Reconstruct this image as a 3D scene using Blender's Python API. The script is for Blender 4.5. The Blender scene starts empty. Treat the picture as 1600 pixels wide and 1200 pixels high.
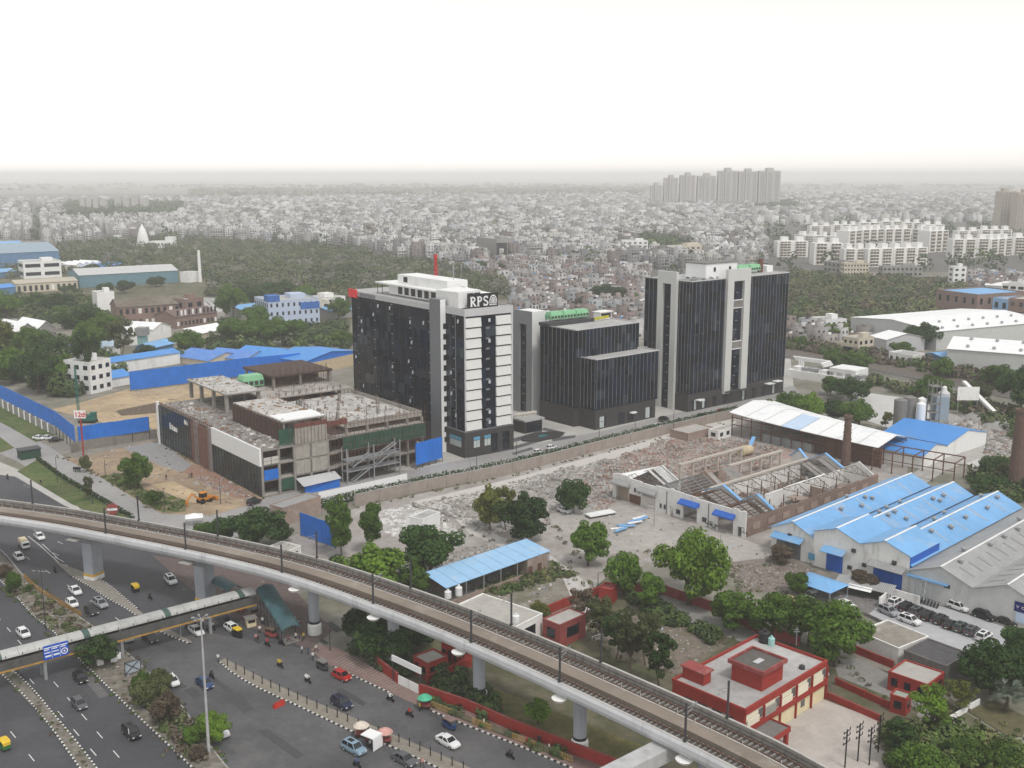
import bpy,math,random
import numpy as np
from mathutils import Vector
from mathutils.geometry import tessellate_polygon
# ------------------------------------------------------------------ camera, sky, sun, exposure
SC=bpy.context.scene
COL=SC.collection
F_PX,HOR,CAM_H=1650.0,272.0,88.0
PITCH=math.atan((600-HOR)/F_PX)
cam_d=bpy.data.cameras.new('camera')
cam_d.sensor_fit='HORIZONTAL';cam_d.sensor_width=36.0
cam_d.lens=36.0*F_PX/1600.0
cam_d.clip_start=1.0;cam_d.clip_end=40000.0
cam=bpy.data.objects.new('camera',cam_d);COL.objects.link(cam)
cam.location=(0,0,CAM_H);cam.rotation_euler=(math.pi/2-PITCH,0,0)
SC.camera=cam
SUN_EL,SUN_AZ=math.radians(58),math.radians(150)
w=bpy.data.worlds.new('World');SC.world=w;w.use_nodes=True
nt=w.node_tree;nt.nodes.clear()
sky=nt.nodes.new('ShaderNodeTexSky');sky.sky_type='NISHITA';sky.sun_disc=False
sky.sun_elevation=SUN_EL;sky.sun_rotation=SUN_AZ
sky.air_density=3.0;sky.dust_density=0.3;sky.ozone_density=1.0;sky.altitude=200
hs=nt.nodes.new('ShaderNodeHueSaturation');hs.inputs['Saturation'].default_value=0.10
bg=nt.nodes.new('ShaderNodeBackground');bg.inputs['Strength'].default_value=0.125
wo=nt.nodes.new('ShaderNodeOutputWorld')
nt.links.new(sky.outputs[0],hs.inputs['Color']);nt.links.new(hs.outputs[0],bg.inputs['Color'])
nt.links.new(bg.outputs[0],wo.inputs['Surface'])
sun_d=bpy.data.lights.new('sun','SUN');sun_d.energy=1.5;sun_d.angle=math.radians(10)
sun_d.color=(1.0,0.95,0.9)
sun=bpy.data.objects.new('sun',sun_d);COL.objects.link(sun)
sun.rotation_euler=(math.pi/2-SUN_EL,0,-SUN_AZ+math.pi)
sun.location=(0,0,300)
SC.view_settings.view_transform='Standard';SC.view_settings.look='None'
SC.view_settings.gamma=1.0;SC.view_settings.use_curve_mapping=False
SC.view_settings.exposure=0.25
SC.render.engine='CYCLES'
cy=SC.cycles
cy.max_bounces=6;cy.diffuse_bounces=2;cy.glossy_bounces=3;cy.transmission_bounces=2
cy.transparent_max_bounces=6;cy.volume_bounces=2
cy.use_denoising=True;cy.denoising_prefilter='ACCURATE'
cy.sample_clamp_indirect=6.0
# ------------------------------------------------------------------ helpers
R=random.Random(7)
PI=math.pi
_c,_s=math.cos(PITCH),math.sin(PITCH)
def G(px,py,z=0.0):
 """ground point (x, y) on the plane of height z seen at a pixel of the 1600x1200 photograph"""
 x=(px-800)/F_PX;u=(600-py)/F_PX
 t=(z-CAM_H)/(-_s+_c*u)
 return(t*x,t*(_c+_s*u))
def P(x,y,z=0.0):
 z-=CAM_H
 d=y*_c-z*_s;u=y*_s+z*_c
 return(800+F_PX*x/d,600-F_PX*u/d)
def H(pt,ytop):
 lo,hi=0.0,200.0
 for _ in range(40):
  m=(lo+hi)/2
  if P(pt[0],pt[1],m)[1]>ytop:lo=m
  else:hi=m
 return lo
def GP(*pts,z=0.0):return[G(a,b,z)for a,b in pts]
def frame(a,b,z=0.0):
 """origin and heading of the line seen from pixel a to pixel b"""
 A=G(*a,z);B=G(*b,z)
 return A,math.atan2(B[1]-A[1],B[0]-A[0]),math.dist(A,B)
def loc2(A,rz,x,y):
 return(A[0]+x*math.cos(rz)-y*math.sin(rz),A[1]+x*math.sin(rz)+y*math.cos(rz))
def to_local(A,rz,p):
 dx,dy=p[0]-A[0],p[1]-A[1]
 return(dx*math.cos(rz)+dy*math.sin(rz),-dx*math.sin(rz)+dy*math.cos(rz))
# ---- materials
_M={}
def mat(name,col,rough=0.85,var=0.18,scale=0.6,bump=0.0,metal=0.0,spec=0.3,big=0.0,bigscale=0.05,
  coord='pos',ribs=None,ribdepth=0.3,attr=None,rand=0.0,col2=None,detail=4.0,dirt=None):
 """procedural surface: base colour broken by two noises; ribs=(axis, period) gives corrugation relief"""
 if name in _M:return _M[name]
 m=bpy.data.materials.new(name);m.use_nodes=True
 t=m.node_tree;N=t.nodes;L=t.links
 b=N['Principled BSDF']
 b.inputs['Roughness'].default_value=rough;b.inputs['Metallic'].default_value=metal
 b.inputs['Specular IOR Level'].default_value=spec
 if coord=='pos':
  g=N.new('ShaderNodeNewGeometry');co=g.outputs['Position']
 else:
  g=N.new('ShaderNodeTexCoord');co=g.outputs['Object']
 n1=N.new('ShaderNodeTexNoise');n1.inputs['Scale'].default_value=scale
 n1.inputs['Detail'].default_value=detail;n1.inputs['Roughness'].default_value=0.65
 L.new(co,n1.inputs['Vector'])
 mr=N.new('ShaderNodeMapRange')
 mr.inputs['From Min'].default_value=0.3;mr.inputs['From Max'].default_value=0.7
 mr.inputs['To Min'].default_value=1-var;mr.inputs['To Max'].default_value=1+var
 L.new(n1.outputs['Fac'],mr.inputs['Value'])
 fac=mr.outputs[0]
 if big>0:
  n2=N.new('ShaderNodeTexNoise');n2.inputs['Scale'].default_value=bigscale
  n2.inputs['Detail'].default_value=3.0
  L.new(co,n2.inputs['Vector'])
  m2=N.new('ShaderNodeMapRange')
  m2.inputs['From Min'].default_value=0.3;m2.inputs['From Max'].default_value=0.7
  m2.inputs['To Min'].default_value=1-big;m2.inputs['To Max'].default_value=1+big
  L.new(n2.outputs['Fac'],m2.inputs['Value'])
  mm=N.new('ShaderNodeMath');mm.operation='MULTIPLY'
  L.new(fac,mm.inputs[0]);L.new(m2.outputs[0],mm.inputs[1]);fac=mm.outputs[0]
 if rand>0:
  oi=N.new('ShaderNodeObjectInfo')
  m3=N.new('ShaderNodeMapRange');m3.inputs['To Min'].default_value=1-rand;m3.inputs['To Max'].default_value=1+rand
  L.new(oi.outputs['Random'],m3.inputs['Value'])
  mm=N.new('ShaderNodeMath');mm.operation='MULTIPLY'
  L.new(fac,mm.inputs[0]);L.new(m3.outputs[0],mm.inputs[1]);fac=mm.outputs[0]
 if attr:
  a=N.new('ShaderNodeAttribute');a.attribute_name=attr;base=a.outputs['Color']
 elif col2:
  n4=N.new('ShaderNodeTexNoise');n4.inputs['Scale'].default_value=bigscale*2.3
  n4.inputs['Detail'].default_value=6.0;n4.inputs['Roughness'].default_value=0.7
  L.new(co,n4.inputs['Vector'])
  cr=N.new('ShaderNodeValToRGB')
  cr.color_ramp.elements[0].position=0.42;cr.color_ramp.elements[1].position=0.58
  cr.color_ramp.elements[0].color=(*col,1);cr.color_ramp.elements[1].color=(*col2,1)
  L.new(n4.outputs['Fac'],cr.inputs['Fac']);base=cr.outputs['Color']
 else:
  rgb=N.new('ShaderNodeRGB');rgb.outputs[0].default_value=(*col,1);base=rgb.outputs[0]
 vm=N.new('ShaderNodeVectorMath');vm.operation='SCALE'
 L.new(base,vm.inputs[0]);L.new(fac,vm.inputs['Scale'])
 out=vm.outputs[0]
 if dirt:
  mp=N.new('ShaderNodeMapping');mp.inputs['Scale'].default_value=(1,1,dirt[2]if len(dirt)>2 else 0.25)
  L.new(co,mp.inputs['Vector'])
  n5=N.new('ShaderNodeTexNoise');n5.inputs['Scale'].default_value=dirt[1];n5.inputs['Detail'].default_value=6
  n5.inputs['Roughness'].default_value=0.7
  L.new(mp.outputs[0],n5.inputs['Vector'])
  c5=N.new('ShaderNodeValToRGB');c5.color_ramp.elements[0].position=0.55;c5.color_ramp.elements[1].position=0.78
  L.new(n5.outputs['Fac'],c5.inputs['Fac'])
  mx=N.new('ShaderNodeMix');mx.data_type='RGBA'
  mx.inputs['B'].default_value=(*dirt[0],1)
  L.new(out,mx.inputs['A']);L.new(c5.outputs['Color'],mx.inputs['Factor'])
  out=mx.outputs['Result']
 L.new(out,b.inputs['Base Color'])
 nrm=None
 if bump>0:
  bp=N.new('ShaderNodeBump');bp.inputs['Strength'].default_value=min(1,bump);bp.inputs['Distance'].default_value=0.15
  L.new(n1.outputs['Fac'],bp.inputs['Height']);nrm=bp.outputs[0]
 if ribs:
  tc=N.new('ShaderNodeTexCoord')
  wv=N.new('ShaderNodeTexWave');wv.bands_direction=ribs[0];wv.wave_profile='SIN'
  wv.inputs['Scale'].default_value=0.314/ribs[1]
  L.new(tc.outputs['Object'],wv.inputs['Vector'])
  bp=N.new('ShaderNodeBump');bp.inputs['Strength'].default_value=1.0;bp.inputs['Distance'].default_value=ribdepth*ribs[1]
  L.new(wv.outputs['Fac'],bp.inputs['Height'])
  if nrm:L.new(nrm,bp.inputs['Normal'])
  nrm=bp.outputs[0]
 if nrm:L.new(nrm,b.inputs['Normal'])
 _M[name]=m
 return m
class MB:
 """collects polygons and links them as one mesh object"""
 def __init__(s):s.v=[];s.f=[];s.m=[]
 def add(s,vs,fs,m=0):
  o=len(s.v);s.v.extend([tuple(q)for q in vs])
  for f in fs:s.f.append(tuple(o+i for i in f));s.m.append(m)
 def box(s,x0,x1,y0,y1,z0,z1,m=0,mt=None):
  s.add([(x0,y0,z0),(x1,y0,z0),(x1,y1,z0),(x0,y1,z0),(x0,y0,z1),(x1,y0,z1),(x1,y1,z1),(x0,y1,z1)],
   [(0,3,2,1),(0,1,5,4),(1,2,6,5),(2,3,7,6),(3,0,4,7)],m)
  s.add([(x0,y0,z1),(x1,y0,z1),(x1,y1,z1),(x0,y1,z1)],[(0,1,2,3)],m if mt is None else mt)
 def obox(s,x,y,z0,sx,sy,sz,rz=0.0,m=0):
  c,n=math.cos(rz),math.sin(rz)
  q=[(-sx/2,-sy/2),(sx/2,-sy/2),(sx/2,sy/2),(-sx/2,sy/2)]
  q=[(x+a*c-b*n,y+a*n+b*c)for a,b in q]
  s.prism(q,z0,z0+sz,m)
 def prism(s,poly,z0,z1,m=0,mt=None,bottom=True):
  a=sum(poly[i][0]*poly[(i+1)%len(poly)][1]-poly[(i+1)%len(poly)][0]*poly[i][1]for i in range(len(poly)))
  if a<0:poly=poly[::-1]
  n=len(poly)
  s.add([(x,y,z0)for x,y in poly]+[(x,y,z1)for x,y in poly],[(i,(i+1)%n,n+(i+1)%n,n+i)for i in range(n)],m)
  s.flat(poly,z1,m if mt is None else mt)
  if bottom:s.flat(poly,z0,m,down=True)
 def flat(s,poly,z,m=0,down=False):
  vs=[(x,y,z)for x,y in poly]
  tr=tessellate_polygon([[Vector(q)for q in vs]])
  fs=[]
  for t in tr:
   a,b,c=(vs[i]for i in t)
   cr=(b[0]-a[0])*(c[1]-a[1])-(b[1]-a[1])*(c[0]-a[0])
   if abs(cr)<1e-12:continue
   fs.append(t if(cr>0)!=down else t[::-1])
  s.add(vs,fs,m)
 def quad(s,a,b,c,d,m=0):s.add([a,b,c,d],[(0,1,2,3)],m)
 def beam(s,p,q,w,h=None,m=0):
  h=w if h is None else h
  p,q=Vector(p),Vector(q);d=(q-p)
  if d.length<1e-6:return
  d.normalize()
  up=Vector((0,0,1))if abs(d.z)<0.95 else Vector((1,0,0))
  a=d.cross(up).normalized();b=a.cross(d).normalized()
  vs=[]
  for o in(p,q):
   for i,j in((-1,-1),(1,-1),(1,1),(-1,1)):vs.append(o+a*(i*w/2)+b*(j*h/2))
  s.add(vs,[(0,1,2,3),(7,6,5,4),(0,4,5,1),(1,5,6,2),(2,6,7,3),(3,7,4,0)],m)
 def tube(s,p,q,r0,r1=None,n=8,m=0):
  r1=r0 if r1 is None else r1
  p,q=Vector(p),Vector(q);d=(q-p).normalized()
  up=Vector((0,0,1))if abs(d.z)<0.95 else Vector((1,0,0))
  a=d.cross(up).normalized();b=a.cross(d).normalized()
  vs=[p+a*math.cos(2*PI*i/n)*r0+b*math.sin(2*PI*i/n)*r0 for i in range(n)]
  vs+=[q+a*math.cos(2*PI*i/n)*r1+b*math.sin(2*PI*i/n)*r1 for i in range(n)]
  fs=[(i,n+i,n+(i+1)%n,(i+1)%n)for i in range(n)]
  s.add(vs,fs+[tuple(range(n)),tuple(range(2*n-1,n-1,-1))],m)
 def lathe(s,prof,n=16,cx=0.0,cy_=0.0,m=0):
  k=len(prof);vs=[]
  for r,z in prof:
   for i in range(n):vs.append((cx+r*math.cos(2*PI*i/n),cy_+r*math.sin(2*PI*i/n),z))
  fs=[(j*n+i,j*n+(i+1)%n,(j+1)*n+(i+1)%n,(j+1)*n+i)for j in range(k-1)for i in range(n)]
  fs.append(tuple(range((k-1)*n,k*n)))
  s.add(vs,fs,m)
 def sweep(s,path,sect,m=0,closed=False,caps=True):
  """sect = [(offset to the right of travel, z)], path = [(x,y)] or [(x,y,z)]"""
  n=len(path);k=len(sect);vs=[]
  for i in range(n):
   a=path[max(0,i-1)];b=path[min(n-1,i+1)]
   d=Vector((b[0]-a[0],b[1]-a[1],0)).normalized();r=Vector((d.y,-d.x,0))
   z=path[i][2]if len(path[i])>2 else 0.0
   for o,h in sect:vs.append((path[i][0]+r.x*o,path[i][1]+r.y*o,z+h))
  fs=[]
  kk=k if closed else k-1
  for i in range(n-1):
   for j in range(kk):fs.append((i*k+j,i*k+(j+1)%k,(i+1)*k+(j+1)%k,(i+1)*k+j))
  if closed and caps:
   fs.append(tuple(range(k-1,-1,-1)));fs.append(tuple(range((n-1)*k,n*k)))
  s.add(vs,fs,m)
 def build(s,name,mats,parent=None,smooth=False,**props):
  me=bpy.data.meshes.new(name)
  me.from_pydata(s.v,[],s.f)
  if not isinstance(mats,(list,tuple)):mats=[mats]
  for q in mats:me.materials.append(q)
  if len(mats)>1:me.polygons.foreach_set('material_index',s.m)
  if smooth:me.polygons.foreach_set('use_smooth',[True]*len(me.polygons))
  me.update()
  o=bpy.data.objects.new(name,me);COL.objects.link(o)
  if parent:o.parent=parent
  for k_,v_ in props.items():o[k_]=v_
  return o
def ob(name,me,parent=None,loc=(0,0,0),rz=0.0,**props):
 o=bpy.data.objects.new(name,me);COL.objects.link(o)
 o.location=loc;o.rotation_euler=(0,0,rz)
 if parent:o.parent=parent
 for k_,v_ in props.items():o[k_]=v_
 return o
def thing(name,label,cat,loc=(0,0,0),rz=0.0,group=None):
 o=bpy.data.objects.new(name,None);COL.objects.link(o)
 if len(loc)==2:loc=(loc[0],loc[1],0)
 o.location=(loc[0],loc[1],loc[-1]);o.rotation_euler=(0,0,rz);o.empty_display_size=0.5
 o['label']=label;o['category']=cat
 if group:o['group']=group
 return o
def tag(o,label,cat,group=None):
 o['label']=label;o['category']=cat
 if group:o['group']=group
 return o
_kids={}
def kids(o):
 return[c for c in o.children]
def swap(o,ms):
 """this object's own materials in place of those of the shared mesh"""
 for i,sl in enumerate(o.material_slots):
  if sl.material and sl.material.name in ms:
   m_=ms[sl.material.name];sl.link='OBJECT';sl.material=m_
def dup(root,loc,rz=0.0,label=None,group=None,scale=None,ms=None,drop=()):
 if len(loc)==2:loc=(loc[0],loc[1],0)
 def cp(o,par):
  c=o.copy();COL.objects.link(c);c.parent=par
  if ms and c.type=='MESH':
   for i,sl in enumerate(o.material_slots):
    mm=o.data.materials[i]if i<len(o.data.materials)else None
    if mm and mm.name in ms:
     c.material_slots[i].link='OBJECT';c.material_slots[i].material=ms[mm.name]
  for ch in kids(o):
   if ch.name.split('.')[0]not in drop:cp(ch,c)
  return c
 r=cp(root,None)
 r.location=loc;r.rotation_euler=(0,0,rz)
 if scale is not None:r.scale=scale if isinstance(scale,(tuple,list))else(scale,)*3
 if label:r['label']=label
 if group:r['group']=group
 return r
def bulk(name,V,Q,m,col=None,parent=None,**props):
 """one mesh from numpy arrays: V (n,3), Q (m,4); col (m,3) is a colour per face"""
 V=np.asarray(V,np.float32);Q=np.asarray(Q,np.int32)
 me=bpy.data.meshes.new(name)
 me.vertices.add(len(V));me.vertices.foreach_set('co',V.ravel())
 nl=Q.size
 me.loops.add(nl);me.loops.foreach_set('vertex_index',Q.ravel())
 me.polygons.add(len(Q));me.polygons.foreach_set('loop_start',np.arange(0,nl,Q.shape[1],dtype=np.int32))
 me.polygons.foreach_set('loop_total',np.full(len(Q),Q.shape[1],np.int32))
 me.update(calc_edges=True)
 if col is not None:
  ca=me.attributes.new('tint','FLOAT_COLOR','FACE')
  c4=np.ones((len(Q),4),np.float32);c4[:,:3]=col
  ca.data.foreach_set('color',c4.ravel())
 for mm in(m if isinstance(m,(list,tuple))else[m]):me.materials.append(mm)
 o=bpy.data.objects.new(name,me);COL.objects.link(o)
 if parent:o.parent=parent
 for k_,v_ in props.items():o[k_]=v_
 return o
def inside(p,poly):
 x,y=p;r=False;n=len(poly);j=n-1
 for i in range(n):
  xi,yi=poly[i];xj,yj=poly[j]
  if(yi>y)!=(yj>y)and x<(xj-xi)*(y-yi)/(yj-yi)+xi:r=not r
  j=i
 return r
def densify(pts,step):
 out=[]
 for a,b in zip(pts,pts[1:]):
  n=max(1,int(math.dist(a,b)/step))
  for i in range(n):out.append(tuple(a[k]+(b[k]-a[k])*i/n for k in range(len(a))))
 out.append(tuple(pts[-1]));return out
def smooth_path(pts,step=2.0):
 """Catmull-Rom through the points"""
 q=[Vector((*p,0)if len(p)==2 else p)for p in pts]
 q=[q[0]*2-q[1]]+q+[q[-1]*2-q[-2]]
 out=[]
 for i in range(1,len(q)-2):
  n=max(1,int((q[i+1]-q[i]).length/step))
  for k in range(n):
   t=k/n;a,b,c,d=q[i-1],q[i],q[i+1],q[i+2]
   out.append(tuple(0.5*((2*b)+(c-a)*t+(2*a-5*b+4*c-d)*t*t+(3*b-a-3*c+d)*t**3)))
 out.append(tuple(q[-2]));return out
def offset(path,d):
 out=[]
 n=len(path)
 for i in range(n):
  a=path[max(0,i-1)];b=path[min(n-1,i+1)]
  v=Vector((b[0]-a[0],b[1]-a[1])).normalized()
  out.append((path[i][0]+v.y*d,path[i][1]-v.x*d))
 return out
def text(name,body,size,m,parent,loc,rot=(PI/2,0,0),extrude=.025,off=0.0):
 fc=bpy.data.curves.new('t','FONT');fc.body=body;fc.size=size;fc.extrude=extrude;fc.offset=off;fc.resolution_u=3
 fo=bpy.data.objects.new('t',fc);COL.objects.link(fo)
 bpy.context.view_layer.update()
 me=bpy.data.meshes.new_from_object(fo.evaluated_get(bpy.context.evaluated_depsgraph_get()))
 bpy.data.objects.remove(fo);bpy.data.curves.remove(fc)
 me.materials.clear();me.materials.append(m)
 o=bpy.data.objects.new(name,me);COL.objects.link(o);o.parent=parent;o.location=loc;o.rotation_euler=rot
 return o
def BX(a,*r,**k):
 b=MB();b.box(*a);return b.build(*r,**k)
# ---- shared materials
ASPHALT=mat('asphalt',(0.066,0.066,0.074),0.75,0.12,1.2,big=0.2,bigscale=0.035,bump=0.15,dirt=((0.095,0.093,0.095),0.11,1))
CONC_ROAD=mat('road_concrete',(0.30,0.29,0.285),0.85,0.10,0.8,big=0.12,bigscale=0.06)
CONCRETE=mat('concrete',(0.36,0.35,0.33),0.85,0.14,0.7,big=0.12,bigscale=0.1,dirt=((0.2,0.19,0.17),0.35))
CONC_DARK=mat('concrete_dark',(0.2,0.19,0.18),0.9,0.2,0.9,big=0.15,dirt=((0.08,0.075,0.07),0.4))
WHITE=mat('white_paint',(0.78,0.78,0.77),0.6,0.05,0.8,dirt=((0.55,0.53,0.5),0.25))
WHITE_CLEAN=mat('white_clean',(0.8,0.8,0.8),0.5,0.03,0.8)
WHITE_DIRTY=mat('white_weathered',(0.8,0.79,0.77),0.75,0.06,0.7,dirt=((0.42,0.39,0.35),0.4))
BLACK=mat('black_paint',(0.012,0.012,0.014),0.5,0.1)
DARK=mat('dark_steel',(0.05,0.05,0.055),0.5,0.1,1.0)
STEEL=mat('galvanised_steel',(0.33,0.34,0.35),0.45,0.08,1.0,metal=0.3)
RUST=mat('rusty_steel',(0.13,0.065,0.045),0.85,0.3,1.4)
BRICK=mat('brickwork',(0.215,0.155,0.128),0.9,0.22,1.5,big=0.15,bigscale=0.12)
BRICK_PALE=mat('pale_brickwork',(0.31,0.235,0.2),0.9,0.18,1.2,big=0.12,bigscale=0.12,dirt=((0.42,0.39,0.36),0.2,1))
RED=mat('red_paint',(0.30,0.033,0.024),0.7,0.14,0.9,dirt=((0.2,0.03,0.022),0.4))
RED_OLD=mat('faded_red_paint',(0.27,0.06,0.055),0.8,0.2,0.8,dirt=((0.4,0.22,0.21),0.35))
CREAM=mat('cream_paint',(0.72,0.62,0.40),0.7,0.06,0.8)
BLUE_SHEET=mat('blue_hoarding_sheet',(0.018,0.185,0.70),0.5,0.08,0.4,ribs=('X',0.5),big=0.08,bigscale=0.15)
BLUE_ROOF=mat('pale_blue_roof_sheet',(0.2,0.44,0.76),0.5,0.06,0.35,ribs=('X',0.35),big=0.07,bigscale=0.09,dirt=((0.42,0.5,0.6),0.12,1))
BLUE_ROOF2=mat('bright_blue_roof_sheet',(0.085,0.31,0.74),0.5,0.06,0.35,ribs=('X',0.4),dirt=((0.2,0.35,0.6),0.1,1))
BLUE_DOOR=mat('blue_door_paint',(0.018,0.12,0.52),0.5,0.05,0.6,ribs=('X',0.3))
GREY_ROOF=mat('grey_roof_sheet',(0.36,0.36,0.36),0.55,0.1,0.4,ribs=('X',0.4),big=0.1,bigscale=0.08)
WHITE_ROOF=mat('white_roof_sheet',(0.84,0.84,0.84),0.5,0.04,0.5,ribs=('X',0.5),ribdepth=.1,dirt=((0.6,0.64,0.7),0.1,1))
ASB_ROOF=mat('weathered_cement_sheet',(0.2,0.185,0.17),0.9,0.22,0.7,ribs=('X',0.6),big=0.15)
GLASS_DARK=mat('dark_blue_glass',(0.006,0.009,0.018),0.06,0.2,0.2,spec=0.5)
GLASS_CAR=mat('car_glass',(0.012,0.014,0.017),0.08,0.05,0.5,spec=0.6)
GREY_PANEL=mat('grey_cladding',(0.17,0.175,0.19),0.4,0.04,0.3)
LIGHT_PANEL=mat('light_grey_cladding',(0.5,0.5,0.51),0.45,0.05,0.3)
CHARCOAL=mat('charcoal_cladding',(0.045,0.042,0.042),0.5,0.12,0.6)
TYRE=mat('tyre_rubber',(0.012,0.012,0.012),0.9,0.1)
DIRT=mat('bare_earth',(0.33,0.25,0.165),0.95,0.2,0.35,big=0.2,bigscale=0.05,bump=0.4,col2=(0.27,0.2,0.14))
GRASS=mat('lawn',(0.055,0.095,0.022),0.95,0.3,1.2,big=0.25,bigscale=0.06,bump=0.5,col2=(0.11,0.125,0.045))
SKIN=mat('skin',(0.22,0.12,0.075),0.6,0.05)
WOOD=mat('bark',(0.11,0.085,0.062),0.95,0.25,2.0,bump=0.4)
def leafmat(name,c,rand=0.28):
 m=mat(name,tuple(v*1.45 for v in c),0.7,0.4,0.9,rand=rand,spec=0.2,big=0.25,bigscale=0.35)
 t=m.node_tree;bs=t.nodes['Principled BSDF'];tr=t.nodes.new('ShaderNodeBsdfTranslucent');mx=t.nodes.new('ShaderNodeMixShader');mx.inputs[0].default_value=.35
 src=bs.inputs['Base Color'].links[0].from_socket;out=t.nodes['Material Output']
 t.links.new(src,tr.inputs['Color']);t.links.new(bs.outputs[0],mx.inputs[1]);t.links.new(tr.outputs[0],mx.inputs[2]);t.links.new(mx.outputs[0],out.inputs['Surface'])
 return m
LEAF=[leafmat('leaves_mid_green',(0.062,0.112,0.015)),leafmat('leaves_fresh_green',(0.095,0.16,0.018)),
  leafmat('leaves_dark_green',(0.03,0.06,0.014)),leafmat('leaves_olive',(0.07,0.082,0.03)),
  leafmat('leaves_yellow_green',(0.13,0.145,0.03)),leafmat('leaves_brown_dry',(0.085,0.065,0.045)),
  leafmat('leaves_grey_green',(0.13,0.155,0.12))]
# ------------------------------------------------------------------ ground and roads
GROUND=mat('dusty_ground',(0.235,0.215,0.19),0.95,0.2,0.25,big=0.22,bigscale=0.02,bump=0.3,col2=(0.17,0.165,0.125))
DUST=mat('pale_dust',(0.37,0.345,0.325),0.95,0.12,0.5,big=0.15,bigscale=0.06,bump=0.3,col2=(0.30,0.265,0.245))
SAND=mat('sand',(0.44,0.335,0.205),0.95,0.14,0.35,big=0.18,bigscale=0.06,bump=0.4,col2=(0.36,0.27,0.18))
REDDUST=mat('brick_dust',(0.3,0.21,0.18),0.95,0.2,0.5,big=0.2,bump=0.5,col2=(0.33,0.29,0.265))
PAVING=mat('pale_paving',(0.42,0.405,0.38),0.85,0.06,1.5,big=0.1,bigscale=0.12)
PAVE_RED=mat('red_paving',(0.22,0.155,0.14),0.9,0.15,1.0,big=0.15,bigscale=0.15)
PAVE_DARK=mat('dark_paving',(0.09,0.09,0.095),0.8,0.12,1.0)
MARK=mat('road_paint',(0.62,0.62,0.6),0.8,0.25,2.0)
SCRUBGROUND=mat('scrub_ground',(0.14,0.125,0.085),0.95,0.25,0.3,big=0.25,bigscale=0.05,bump=0.4,col2=(0.085,0.09,0.045))
PALE_YARD=mat('pale_yard',(0.5,0.49,0.47),0.9,0.08,0.4,big=0.1)
_sh=[0]
def sheet(name,px,m,z,world=False):
 _sh[0]+=1;z+=_sh[0]*0.0011
 b=MB();b.flat(px if world else GP(*px),z);return b.build(name,m,kind='structure')
b=MB();b.quad((-14900,-500,0),(14900,-500,0),(14900,29900,0),(-14900,29900,0));b.build('ground',GROUND,kind='structure')
sheet('road',[(-420,760),(-60,728),(0,726),(26,736),(120,797),(215,832),(330,872),(400,915),(485,1016),(520,1042),(595,1077),
   (650,1102),(800,1162),(900,1202),(1100,1290),(1000,1500),(-700,1500),(-1500,1200)],ASPHALT,0.02)
sheet('access_road',[(120,797),(215,832),(330,872),(400,818),(500,792),(640,762),(800,724),(1000,677),(1145,642),(1250,616),
     (1240,602),(1080,640),(940,674),(830,695),(730,717),(640,735),(480,764),(400,781),(330,800),(250,800)],CONC_ROAD,0.03)
sheet('side_road',[(-260,570),(-60,620),(0,660),(52,686),(75,697),(98,712),(108,720),(160,748),(212,780),(252,803),(330,800),(330,872),(215,835),(207,811),
     (130,778),(60,742),(28,722),(-40,690),(-260,640)],CONC_ROAD,0.045)
sheet('footpath',[(-60,716),(0,722),(26,733),(60,752),(120,790),(135,805),(118,798),(100,790),(24,745),(-60,735)],PAVING,0.06)
b=MB();b.prism(GP((27,737),(58,719),(96,748),(207,812),(168,809),(112,788)),0,0.12);b.build('grass_verge',GRASS,kind='structure')
b=MB();b.prism(GP((-120,596),(0,634),(88,679),(56,691),(0,659),(-120,612)),0,0.12);b.build('grass_verge',GRASS,kind='structure')
b=MB();b.prism(GP((-120,660),(0,683),(22,700),(-10,711),(-120,690)),0,0.12);b.build('grass_verge',GRASS,kind='structure')
sheet('bare_lot',[(98,714),(120,716),(240,688),(262,692),(330,732),(412,780),(400,786),(330,806),(252,803),(212,780),(160,748)],DIRT,0.05)
sheet('gravel_yard',[(192,700),(240,690),(262,696),(300,728),(284,738),(250,728)],mat('grey_gravel',(0.27,0.265,0.265),0.95,0.2,1.5,bump=0.4),0.06)
sheet('brick_path',[(300,726),(330,734),(400,776),(372,780),(330,760),(286,738)],mat('brick_earth',(0.28,0.17,0.125),0.95,0.2,0.8,bump=0.3),0.062)
sheet('sand_patch',[(236,758),(270,752),(322,776),(318,788),(290,784)],SAND,0.064)
sheet('weedy_verge',[(155,744),(186,738),(232,768),(250,768),(290,782),(290,800),(256,802),(212,779)],mat('weedy_grass',(0.07,0.1,0.03),0.95,0.35,0.9,bump=0.5,col2=(0.2,0.16,0.09),bigscale=0.25),0.066)
sheet('sand_yard',[(80,640),(130,628),(200,608),(290,592),(380,600),(250,690),(236,668),(190,668)],SAND,0.02)
sheet('dark_yard_patch',[(180,642),(250,628),(250,645),(190,650)],mat('dark_earth',(0.12,0.085,0.06),0.95,0.2,0.5),0.03)
sheet('plaza',[(640,735),(730,717),(830,695),(940,674),(1080,640),(1240,602),(1235,560),(1000,560),(700,600),(560,640),(600,735)],PAVING,0.01)
for(a,c_,d,e)in[((800,686),(846,672),(848,676),(800,692)),((800,698),(856,682),(860,686),(800,703)),((800,708),(830,699),(834,702),(802,711)),
     ((850,668),(884,676),(880,679),(846,672)),((860,684),(900,680),(898,684),(864,690))]:
 sheet('paving_band',[a,c_,d,e],PAVE_DARK,0.022)
b=MB();cx,cy_=G(848,683);A_,rz_,_l=frame((727,716),(797,701))
ov=[loc2((cx,cy_),rz_,9*math.cos(t)if abs(math.cos(t))>.3 else 9*math.cos(t),4.2*math.sin(t))for t in[i*PI/16 for i in range(32)]]
b.prism(ov,0,0.5);b.build('planter_wall',CHARCOAL)['kind']='structure'
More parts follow.
